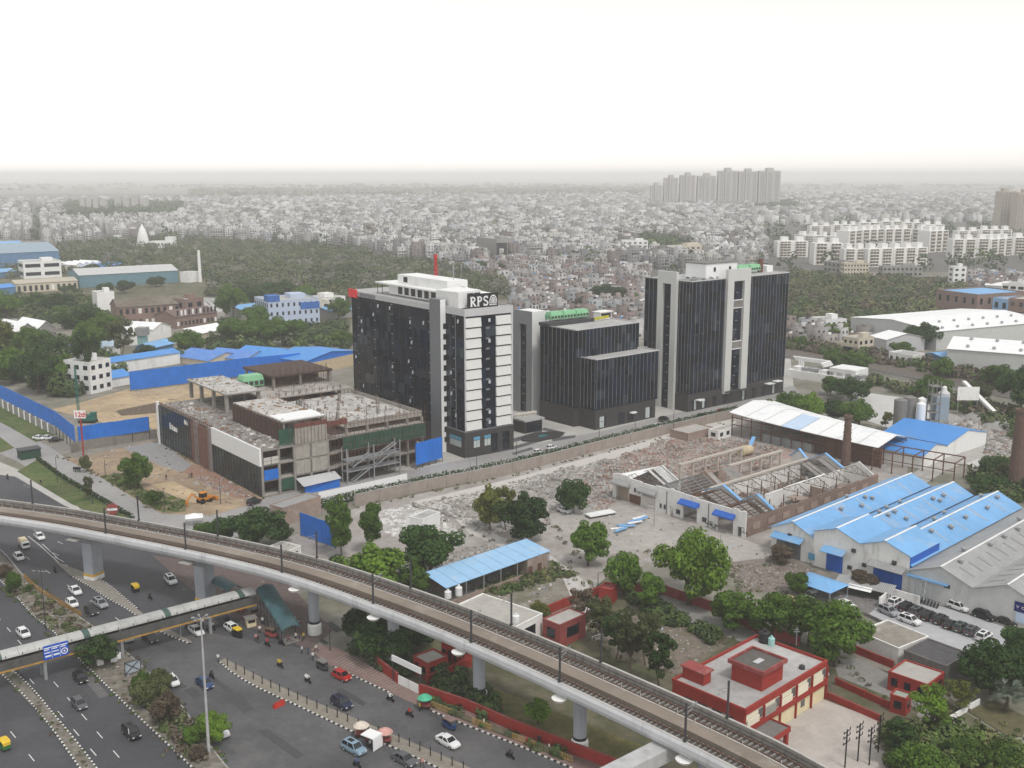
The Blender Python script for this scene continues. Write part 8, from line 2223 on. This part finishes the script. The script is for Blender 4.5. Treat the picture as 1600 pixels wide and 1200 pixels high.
SH={'white':mat('shirt_white',(.62,.62,.6),.8),'red':mat('shirt_red',(.35,.03,.03),.8),'blue':mat('shirt_blue',(.05,.09,.2),.8),'dark':mat('shirt_dark',(.03,.03,.035),.8),'yellow':mat('shirt_yellow',(.5,.38,.06),.8),'pink':mat('shirt_pink',(.5,.25,.25),.8)}
def person(loc,rz,c,label,k,group='people on foot',parent_rider=False):
 o=bpy.data.objects.new('person',PM[k]);COL.objects.link(o);o.location=loc;o.rotation_euler=(0,0,rz)
 o.material_slots[1].link='OBJECT';o.material_slots[1].material=SH[c];tag(o,label,'person',group);return o
for px,py,c,k,lab in((346,948,'white',0,'person in a pale shirt under the footbridge end'),(472,1022,'white',0,'person in white standing first of the group by the viaduct pier'),(482,1023,'blue',0,'person in blue standing in the group by the viaduct pier'),
      (494,1020,'white',1,'person in white walking off the group by the viaduct pier'),(489,1032,'white',1,'person in white stepping down to the road'),(756,1137,'white',0,'person in white on the pavement by the fence panels'),(823,1166,'red',1,'person in red walking on the pavement'),
      (842,1164,'dark',1,'person in dark clothes walking behind the one in red'),(858,1177,'white',0,'person in white by the pier base'),(660,1200,'pink',1,'person in pink on the divider end'),(656,1112,'yellow',0,'vendor in yellow beside the green umbrella cart'),
      (574,1165,'red',0,'person in red under the white stall'),(579,1170,'white',0,'person in white in front of the white stall'),(404,1006,'dark',1,'person in dark clothes near the bazaar carts'),(406,990,'white',0,'person in white by the bazaar stair'),
      (260,750,'dark',0,'worker in dark clothes on the sand'),(296,748,'blue',1,'worker in blue on the brick path, nearer the glazed side'),(300,747,'dark',0,'worker in dark clothes beside the one in blue'),(64,758,'dark',1,'person in dark clothes on the grass verge edge'),(341,1035,'white',1,'person in white at the tip of the bollard divider'),(400,1003,'pink',0,'person in pink by the food cart')):
 person((*G(px,py),.06),R.random()*6,c,lab,k)
for k in range(12):
 q_=(372+k*9+R.uniform(-4,4),962+k*3.6+R.uniform(-12,14));c=('white','dark','blue','red','white','yellow')[k%6]
 person((*G(*q_),.06),R.random()*6,c,'person in %s in the bazaar crowd, %s along from the kiosk towards the viaduct pier'%(c,ord_w[k]),k%2)
bk=thing('motorbike','motorbike','motorbike');b=MB();b.beam((-.5,0,.7),(.35,0,.75),.26,.26);b.beam((.3,0,.55),(.62,0,1.0),.12);b.beam((.5,-.33,1.05),(.5,.33,1.05),.06);b.beam((-.35,0,.45),(.3,0,.45),.2,.35);b.build('frame',BLACK,bk)
for x in(-.65,.68):b=MB();b.tube((x,-.06,.3),(x,.06,.3),.3,n=12);b.build('wheel',TYRE,bk)
BX((-.75,.05,-.13,.13,.78,.88,),'seat',DARK,bk)
PROTO['bike']=bk
for px,py,dx,dy,c,n,lab in((86,895,9,8,'dark',1,'on the road beside the white pickup lanes'),(438,1043,11,6,'yellow',2,'with two yellow shirts on the service road'),(481,1067,11,6,'white',2,'with two white shirts near the red hatchback'),(797,1185,11,6,'dark',1,'at the far kerb past the white sedan'),
        (558,1199,11,6,'blue',1,'behind the light blue car at the frame edge'),(303,975,10,7,'yellow',1,'with a yellow vest under the footbridge'),(321,984,10,7,'dark',1,'beside the white sedan at the footbridge'),(333,984,10,7,'white',1,'with a pale shirt ahead of the white hatchback'),
        (235,937,-9,-6,'dark',1,'beyond the footbridge by the auto rickshaw'),(331,1060,10,7,'dark',1,'beside the blue sedan'),(440,1008,11,5,'dark',1,'parked at the bazaar edge'),(12,749,9,9,'dark',1,'on the road by the verge tip'),(418,1010,10,5,'red',1,'parked beside the tan cart'),(355,972,9,6,'blue',1,'nosing out behind the white hatchback'),(610,1096,11,5,'white',1,'at the kerb by the white gate'),(292,985,10,7,'dark',1,'trailing the white sedan at the island'),(640,1120,11,5,'red',1,'passing the green umbrella cart')):
 o=place('bike',px,py,dx,dy,'motorbike and rider '+lab if n==1 else 'motorbike '+lab,None,'motorbikes')
 for k in range(n):
  rz=o.rotation_euler.z;person((o.location.x-math.cos(rz)*(.1+.45*k),o.location.y-math.sin(rz)*(.1+.45*k),.02),rz,c,('rider ' if k==0 else 'pillion rider ')+'in %s on the motorbike '%c+lab,2,'riders')
for k,x in enumerate(range(6)):place('bike',1440+k*5,942+k*1.6,5,-8,'parked motorbike by the grey shed door, %s from the lattice stand'%ord_w[k],None,'parked motorbikes')
YEL=mat('auto_yellow',(.68,.46,.03),.5);AGR=mat('auto_green',(.03,.14,.05),.5)
def rick(name,lab,top,low,cargo=False):
 t=thing(name,lab,'auto rickshaw');b=MB();loft(b,[[(x,-w_,z0),(x,-w_,z1),(x,w_,z1),(x,w_,z0)]for x,w_,z0,z1 in((-1.25,.6,.35,1.0),(-.3,.65,.25,.95),(.5,.6,.25,.6),(1.0,.45,.3,1.05),(1.35,.2,.4,.95))]);b.build('body',low,t)
 b=MB();loft(b,[[(x,-w_,z0),(x,-w_*.9,z0+.16),(x,w_*.9,z0+.16),(x,w_,z0)]for x,w_,z0 in((-1.3,.58,1.35),(-1.0,.66,1.6),(.3,.66,1.62),(.85,.55,1.5))])
 if not cargo:b.box(-1.28,-1.2,-.55,.55,1.0,1.4)
 b.build('canopy',top,t);b=MB();b.add([(1.02,-.42,1.05),(1.02,.42,1.05),(.8,.5,1.5),(.8,-.5,1.5)],[(0,1,2,3)]);b.build('windscreen',GLASS_CAR,t)
 b=MB()
 for x,s_ in((-1.1,-.55),(-1.1,.55),(.7,-.55),(.7,.55)):b.beam((x,s_,.9),(x,s_,1.6),.06)
 b.build('canopy_post',BLACK,t)
 for x,y in((-.85,-.55),(-.85,.55),(1.05,0)):b=MB();b.tube((x,y-.08,.26),(x,y+.08,.26),.26,n=10);b.build('wheel',TYRE,t)
 return t
PROTO['auto']=rick('auto_rickshaw','',YEL,AGR)
for px,py,dx,dy,lab,ms in((7,1170,-9,-9,'yellow and green auto rickshaw on the far carriageway',None),(372,995,11,6,'yellow and black auto rickshaw nosing the white hatchback',{'auto_green':BLACK}),(211,924,-8,-6,'yellow topped dark auto rickshaw beyond the footbridge',{'auto_green':BLACK}),
        (703,1138,10,6,'brown canopied rickshaw with passengers on the service road',{'auto_yellow':PAVE_RED,'auto_green':PAINT['blue']}),(505,1046,11,6,'dark cargo three wheeler by the red pavement',{'auto_yellow':CONC_DARK,'auto_green':DARK}),(425,995,11,3,'tan canopied cart at the bazaar edge',{'auto_yellow':WOOD,'auto_green':RED_OLD}),(377,955,9,8,'dull red covered rickshaw under the stair canopy',{'auto_yellow':RUST,'auto_green':RED_OLD})):place('auto',px,py,dx,dy,lab,ms,'auto rickshaws')
t=thing('pickup_truck','white pickup truck with a tan load behind the white sedan','truck',*(lambda h:((*h[0],.05),h[1]))(head(38,856,8,8)))
BX((.7,2.1,-.8,.8,.5,1.8,),'cab',WHITE,t);BX((1.9,2.12,-.7,.7,1.15,1.7,),'windscreen',GLASS_CAR,t);BX((-2.3,.65,-.85,.85,.6,1.3,),'cargo_bed',STEEL,t);BX((-2.2,.5,-.75,.75,1.3,2.1,),'load',CREAM,t)
for x in(-1.6,1.4):
 for s_ in(-.75,.75):b=MB();b.tube((x,s_-.1,.36),(x,s_+.1,.36),.36,n=10);b.build('wheel',TYRE,t)
h_=head(318,786,10,-3);t=thing('backhoe_loader','orange backhoe loader digging at the site edge','excavator',(*h_[0],.06),h_[1]);OR=mat('machine_orange',(.55,.2,.02),.5)
BX((-1.2,2.4,-.7,.7,.8,1.7,),'chassis',OR,t);BX((-.9,.7,-.75,.75,1.7,2.9,),'cab',GLASS_CAR,t);BX((-1.1,.9,-.85,.85,2.9,3.05,),'cab_roof',OR,t)
b=MB();b.beam((1.2,0,1.7),(3.6,0,1.0),.9,.25);b.box(3.5,4.2,-1.1,1.1,.2,1.0);b.build('loader_arm',OR,t);b=MB();b.beam((-1.2,0,1.2),(-3.6,0,3.4),.35);b.beam((-3.6,0,3.4),(-5.6,0,1.6),.3);b.beam((-5.6,0,1.6),(-5.2,0,.7),.6);b.build('boom',OR,t)
for x,r_ in((-.8,.75),(1.8,.55)):
 for s_ in(-.85,.85):b=MB();b.tube((x,s_-.18,r_),(x,s_+.18,r_),r_,n=12);b.build('wheel',TYRE,t)
for k,(px,py)in enumerate(((119,737),(122,738))):b=MB();b.beam((-.8,0,1.1),(.7,0,1.15),.55,.6);b.beam((.7,0,1.2),(1.3,0,1.35),.25);[b.tube((x,y,0),(x,y,1),.06,.1,6)for x in(-.65,.55)for y in(-.18,.18)];tag(b.build('cow',BLACK),('black cow on the side road, nearer the lone tree','black cow on the side road beside its twin')[1-k],'cow','cows').location=(*G(px,py),.06)
# ------------------------------------------------------------------ street furniture
p=G(327,1184);hh=H(p,966);t=thing('high_mast_light','tall tapering floodlight mast on the median, far taller than any other','lamp post',(*p,0));b=MB();b.tube((0,0,0),(0,0,hh),.26,.11,12);b.build('mast',mat('mast_grey',(.4,.4,.4),.5),t)
for k in range(6):a=k*PI/3;b=MB();b.beam((0,0,hh-.1),(1.1*math.cos(a),1.1*math.sin(a),hh+.1),.07);b.obox(1.15*math.cos(a),1.15*math.sin(a),hh,.5,.28,.16,a);b.build('floodlight',STEEL,t)
lp=[]
for px,py,tp_,lab in((641,776,732,'pale pole before the boundary wall below the steel stairs'),(735,752,716,'pale pole before the boundary wall below the lettered tower'),(910,714,680,'pale pole before the boundary wall below the stepped block'),(992,690,652,'dark pole on the campus road below the stepped block'),(936,690,660,'dark pole at the stepped block corner'),
      (745,735,700,'dark pole at the lettered tower corner'),(807,712,690,'dark pole by the striped plaza'),(90,755,714,'pole on the side road, first from the sign post'),(145,788,744,'pole on the side road, second from the sign post'),(165,746,718,'pole on the bare lot edge'),(257,798,762,'dark pole by the weedy verge'),
      (345,788,752,'dark pole beside the orange digger'),(1052,748-70,640,'pole on the campus road by the tall tower corner'),(72,985,890,'pole rising from the median by the yellow railing'),(1125,862,828,'dark pole in front of the white ruin wall'),(1022,822,788,'pale pole in the dirt yard'),(934,927,895,'dark pole on the rubble track'),(516,1018,975,'dark post by the bazaar gate'),(283,1000,950,'white leaning post at the traffic island')):
 p=G(px,py);hh=H(p,tp_);t=thing('lamp_post','slim '+lab,'lamp post',(*p,0),R.random()*6,'lamp posts');m=STEEL if 'pale' in lab or 'white' in lab else DARK
 b=MB();b.tube((0,0,0),(0,0,hh),.11,.07,6);b.build('pole',m,t);b=MB();b.beam((0,0,hh-.1),(1.1,0,hh+.15),.07);b.box(.9,1.5,-.12,.12,hh+.1,hh+.22);b.build('lamp_arm',m,t)
p=G(190,1026);q_=G(243,968,5.4);hh=6;t=thing('signal_gantry','pale cantilever signal gantry beneath the footbridge','signal gantry',(*p,0),math.atan2(q_[1]-p[1],q_[0]-p[0]));L_=9
b=MB();b.tube((0,0,0),(0,0,hh),.16,n=8);b.beam((0,0,hh),(L_,0,hh+.6),.2);b.beam((0,0,hh-1),(L_*.7,0,hh+.3),.14);b.build('frame',LIGHT_PANEL,t)
for x in(4.5,8.6):BX((x-.2,x+.2,-.2,.2,hh-.6,hh+.5,),'signal_head',LAMP,t)
p=G(208,1055);t=thing('sign_frame','back of a braced panel on the scrubby median','sign frame',(*p,0),.7);BX((-1.4,1.4,-.05,.05,.6,2.8,),'panel',mat('panel_blue_grey',(.35,.4,.45),.6),t);b=MB();b.beam((-1.4,-.1,.6),(1.4,-.1,2.8),.12);b.beam((1.4,-.1,.6),(-1.4,-.1,2.8),.12);b.beam((-1.4,-.1,0),(-1.4,-.1,2.9),.12);b.beam((1.4,-.1,0),(1.4,-.1,2.9),.12);b.beam((-1.4,-.1,2.8),(1.4,-.1,2.8),.12);b.build('brace',DARK,t)
for k,(px,py,m,h,lab)in enumerate(((157,1041,WHITE_DIRTY,1.2,'low white cabinet at the end of the median row'),(171,1031,WHITE,2.0,'tallest white cabinet on the median'),(178,1036,WHITE,1.2,'white cabinet before the tallest one'),(184,1032,WHITE,1.2,'white cabinet by the gantry pole'),(160,1029,AGR,1.8,'green cabinet beside the tallest white one'))):
 t=thing('roadside_cabinet',lab,'cabinet',(*G(px,py),.2),.6,'median cabinets');BX((-.55,.55,-.35,.35,.15,h,),'box',m,t);BX((-.6,.6,-.4,.4,h,h+.08,),'lid',m,t);BX((-.5,.5,-.38,-.351,.3,h-.15,),'door',m,t)
p=G(436,1104);t=thing('road_barrier','red plastic road barrier by the divider kerb','barrier',(*p,.02),.9);b=MB();loft(b,[[(x,-.35,0),(x,-.12,.9),(x,.12,.9),(x,.35,0)]for x in(-1.1,1.1)]);b.build('shell',mat('barrier_red',(.45,.03,.02),.6),t);BX((-.9,.9,-.14,.14,.9,.95,),'top_rail',RED,t)
rl=smooth_path(GP((38,905),(60,925),(100,950),(128,966)),2.2);t=thing('median_railing','rusty yellow railing along the median above the footbridge','railing',(*rl[0],0));YR=mat('railing_yellow',(.36,.19,.03),.8,.2)
for a,c_ in zip(rl,rl[1:]):
 b=MB();a=(a[0]-rl[0][0],a[1]-rl[0][1]);c_=(c_[0]-rl[0][0],c_[1]-rl[0][1])
 for z in(.5,.9,1.3):b.beam((*a,z),(*c_,z),.08)
 for j in range(5):b.beam((a[0]+(c_[0]-a[0])*j/5,a[1]+(c_[1]-a[1])*j/5,.2),(a[0]+(c_[0]-a[0])*j/5,a[1]+(c_[1]-a[1])*j/5,1.4),.06)
 b.build('railing_panel',YR,t)
b=MB();b.tube((0,0,0),(0,0,1.5),.09,n=6);b0=b.build('bollard',BLACK);bp=densify(GP((356,1042),(410,1070),(480,1102),(560,1137),(640,1168),(724,1206)),2.1)
for k,a in enumerate(bp):o=b0 if k==0 else b0.copy();(COL.objects.link(o)if k else None);o.location=(*a,.2);tag(o,'thin black post along the bollard divider between the two service carriageways','bollard','posts of the divider')
fp=densify(GP((674,1106),(722,1126),(800,1156),(895,1194)),2.0);FM=[mat('fence_tan',(.38,.25,.09),.8),mat('fence_green',(.14,.15,.08),.8)];t=thing('pavement_fence','low fence of tan and dull green panels along the far pavement','fence',(*fp[0],.15))
for k,(a,c_)in enumerate(zip(fp,fp[1:])):
 u=(a[0]-fp[0][0],a[1]-fp[0][1]);v=(c_[0]-fp[0][0],c_[1]-fp[0][1]);b=MB()
 for j in range(8):s_=(j+.5)/8;b.beam((u[0]+(v[0]-u[0])*s_,u[1]+(v[1]-u[1])*s_,.1),(u[0]+(v[0]-u[0])*s_,u[1]+(v[1]-u[1])*s_,1.1),.1)
 b.beam((*u,1.1),(*v,1.1),.08);b.beam((*u,.3),(*v,.3),.08);b.build('fence_panel',FM[(k//2)%2],t)
def umb(px,py,m,lab,r_=1.3,cart=True):
 t=thing('umbrella_stall',lab,'stall',(*G(px,py),.05));b=MB();b.lathe([(r_,2.0),(r_*.6,2.4),(.05,2.65)],10);b.build('umbrella',m,t);b=MB();b.tube((0,0,0),(0,0,2.5),.04,n=5);b.build('pole',DARK,t)
 if cart:BX((-.9,.9,-.5,.5,.6,.95,),'cart',RED_OLD,t)
 for x in(-.6,.6):b=MB();b.tube((x,-.52,.35),(x,.52,.35),.33,n=10);b.build('wheel',TYRE,t)
umb(664,1108,mat('umbrella_green',(.08,.42,.26),.7),'vendor cart under a green umbrella at the red wall');umb(565,1152,mat('umbrella_cream',(.6,.53,.45),.7),'cart under a cream umbrella behind the white stall');umb(602,1162,mat('umbrella_pink',(.55,.3,.27),.7),'cart under a faded pink umbrella beside the white stall')
t=thing('market_stall','white sheet stall beside the bollard divider','stall',(*G(581,1168),.02),-.6);BX((-1.3,1.3,-1.1,1.1,2.2,2.35,),'roof_sheet',WHITE_CLEAN,t);BX((1.25,1.32,-1.1,1.1,.2,2.2,),'side_sheet',WHITE_CLEAN,t);BX((-1.0,1.0,-.3,.5,.2,.9,),'counter',DARK,t)
for k,(px,py,m,lab)in enumerate(((392,978,CREAM,'cream kiosk under the footbridge stair'),(335,953,WOOD,'brown kiosk below the footbridge deck'),(396,962,BRICK,'brick coloured stall behind the cream kiosk'))):
 t=thing('kiosk',lab,'kiosk',(*G(px,py),.04),.5);BX((-.9,.9,-.8,.8,0,1.7,),'body',m,t);BX((-1.2,1.2,-1.1,1.1,1.7,1.85,),'roof',CONC_DARK,t);BX((-.7,.7,-.84,-.8,.9,1.5,),'hatch',BLACK,t)
for k,(px,py)in enumerate(((1320,1200),(1340,1190),(1358,1196),(1372,1176))):
 t=thing('transformer_pole','black pole with insulator arms in the courtyard corner, %s from the viaduct'%ord_w[k],'utility pole',(*G(px,py),0),.8,'transformer poles');b=MB();b.tube((0,0,0),(0,0,6.2),.12,n=6);b.build('pole',BLACK,t)
 for z in(4.2,5.2,6.0):b=MB();b.beam((-1.1,0,z),(1.1,0,z),.1);[b.tube((x,0,z),(x,0,z+.4),.07,n=5)for x in(-1,0,1)];b.build('cross_arm',BLACK,t)
t=thing('skip','teal steel skip among bushes in the garden corner','skip',(*G(1508,1165),0),-.5);b=MB();loft(b,[[(x,-1.0,.2),(x,-1.3,1.5),(x,1.3,1.5),(x,1.0,.2)]for x in(-2.4,2.4)]);b.build('container',mat('skip_teal',(.03,.2,.17),.6),t);BX((-2.5,2.5,-1.4,1.4,1.5,1.6,),'lid',CONC_DARK,t)
t=thing('flatbed','flat white truck bed lying by sheet scrap in the dirt yard','truck bed',(*G(938,806),.1),.5);BX((-4,4,-1.4,1.4,.5,.8,),'deck',WHITE,t);BX((-4,4,-1.2,1.2,.1,.48,),'chassis',DARK,t)
for k in range(8):b=MB();b.box(-2.2,2.2,-.5,.5,0,.12);tag(b.build('scrap_sheet',BLUE_ROOF if k%3 else WHITE_DIRTY),'%s sheet of the scrap pile in the dirt yard, %s from the truck bed'%('blue' if k%3 else 'pale',ord_w[k]),'metal sheet','scrap sheets').location=(*G(966+(k%4)*10+k,826-(k%4)*5+k//4*5),.05+k*.13);COL.objects[-1].rotation_euler=(R.uniform(-.05,.05),R.uniform(-.05,.05),.6+R.uniform(-.4,.4))
t=thing('wood_stack','stack of tan timber boards behind the lane trees','timber',(*G(1226,944),0),.6)
for k in range(6):BX((-2,2,-1.2+.1*k,1.2-.1*k,.25*k,.25*k+.22,),'board_layer',mat('timber_tan',(.42,.3,.18),.8,.15),t)
t=thing('tent','small white canopy tent on the paved junction corner','tent',(*G(304,820),.05),.3);b=MB();b.add([(-2.2,-1.8,2.2),(2.2,-1.8,2.2),(2.2,1.8,2.2),(-2.2,1.8,2.2),(0,0,3.1)],[(0,1,4),(1,2,4),(2,3,4),(3,0,4),(3,2,1,0)]);b.build('canopy',WHITE_CLEAN,t)
for x in(-2,2):
 for y in(-1.6,1.6):b=MB();b.tube((x,y,0),(x,y,2.2),.06,n=5);b.build('pole',STEEL,t)
t=thing('tipped_tank','cream rust stained tank lying in the brick rubble','tank',(*G(1164,712),.1),.6);b=MB();b.tube((-2.4,0,1.6),(2.4,0,1.6),1.7,1.5,14);b.build('drum',mat('stained_cream',(.5,.42,.28),.8,.15,.6,dirt=((.3,.19,.08),.5)),t);b=MB();b.beam((2,0,2.6),(7,3,4.4),1.2,.3);b.build('blue_chute',BLUE_ROOF,t)
hv=smooth_path(GP((58,718),(96,746),(150,778),(207,811)),.8);V,Q=leaf_cloud(2600,1,.4,9,[((p[0],p[1],.7),(.6,.6,.8))for p in hv]);tag(bulk('hedge',V,Q,LEAF[2]),'dark clipped hedge between the grass verge and the side road','hedge')
t=thing('gate_cabin','dark green gate cabin where the side road meets the highway','cabin',(*G(46,715),.1),.7);BX((-3,3,-2,2,0,2.8,),'body',mat('cabin_green',(.02,.06,.04),.7),t);BX((-3.3,3.3,-2.3,2.3,2.8,3.0,),'roof',DARK,t)
t=thing('round_sign','round red and white topiary sign at the grass verge tip','sign',(*G(176,806),.1),.2);b=MB();b.tube((0,-.15,1.7),(0,.15,1.7),1.6,n=18);b.build('disc',RED_OLD,t);BX((-1.3,1.3,-.2,-.16,1.4,2.0,),'white_band',WHITE_CLEAN,t);BX((-.15,.15,-.1,.1,0,.4,),'foot',DARK,t)
wl_=GP((498,779),(565,765),(636,749));t=thing('white_barrier','long low white sheet barrier along the access road before the steel stairs','barrier',(*wl_[0],0));dd=densify(wl_,3.0)
for a,c_ in zip(dd,dd[1:]):b=MB();b.beam((a[0]-wl_[0][0],a[1]-wl_[0][1],.9),(c_[0]-wl_[0][0],c_[1]-wl_[0][1],.9),.12,1.8);b.build('sheet_panel',WHITE_CLEAN,t)
HZ=bpy.data.materials.new('haze_air');HZ.use_nodes=True
t_=HZ.node_tree;t_.nodes.clear()
pv=t_.nodes.new('ShaderNodeVolumePrincipled');out_=t_.nodes.new('ShaderNodeOutputMaterial')
pv.inputs['Density'].default_value=0.00018;pv.inputs['Color'].default_value=(0.985,0.98,0.975,1);pv.inputs['Anisotropy'].default_value=-0.2
t_.links.new(pv.outputs[0],out_.inputs['Volume'])
BX((-15000,15000,-600,30000,-1,108,),'haze',HZ,kind='stuff')
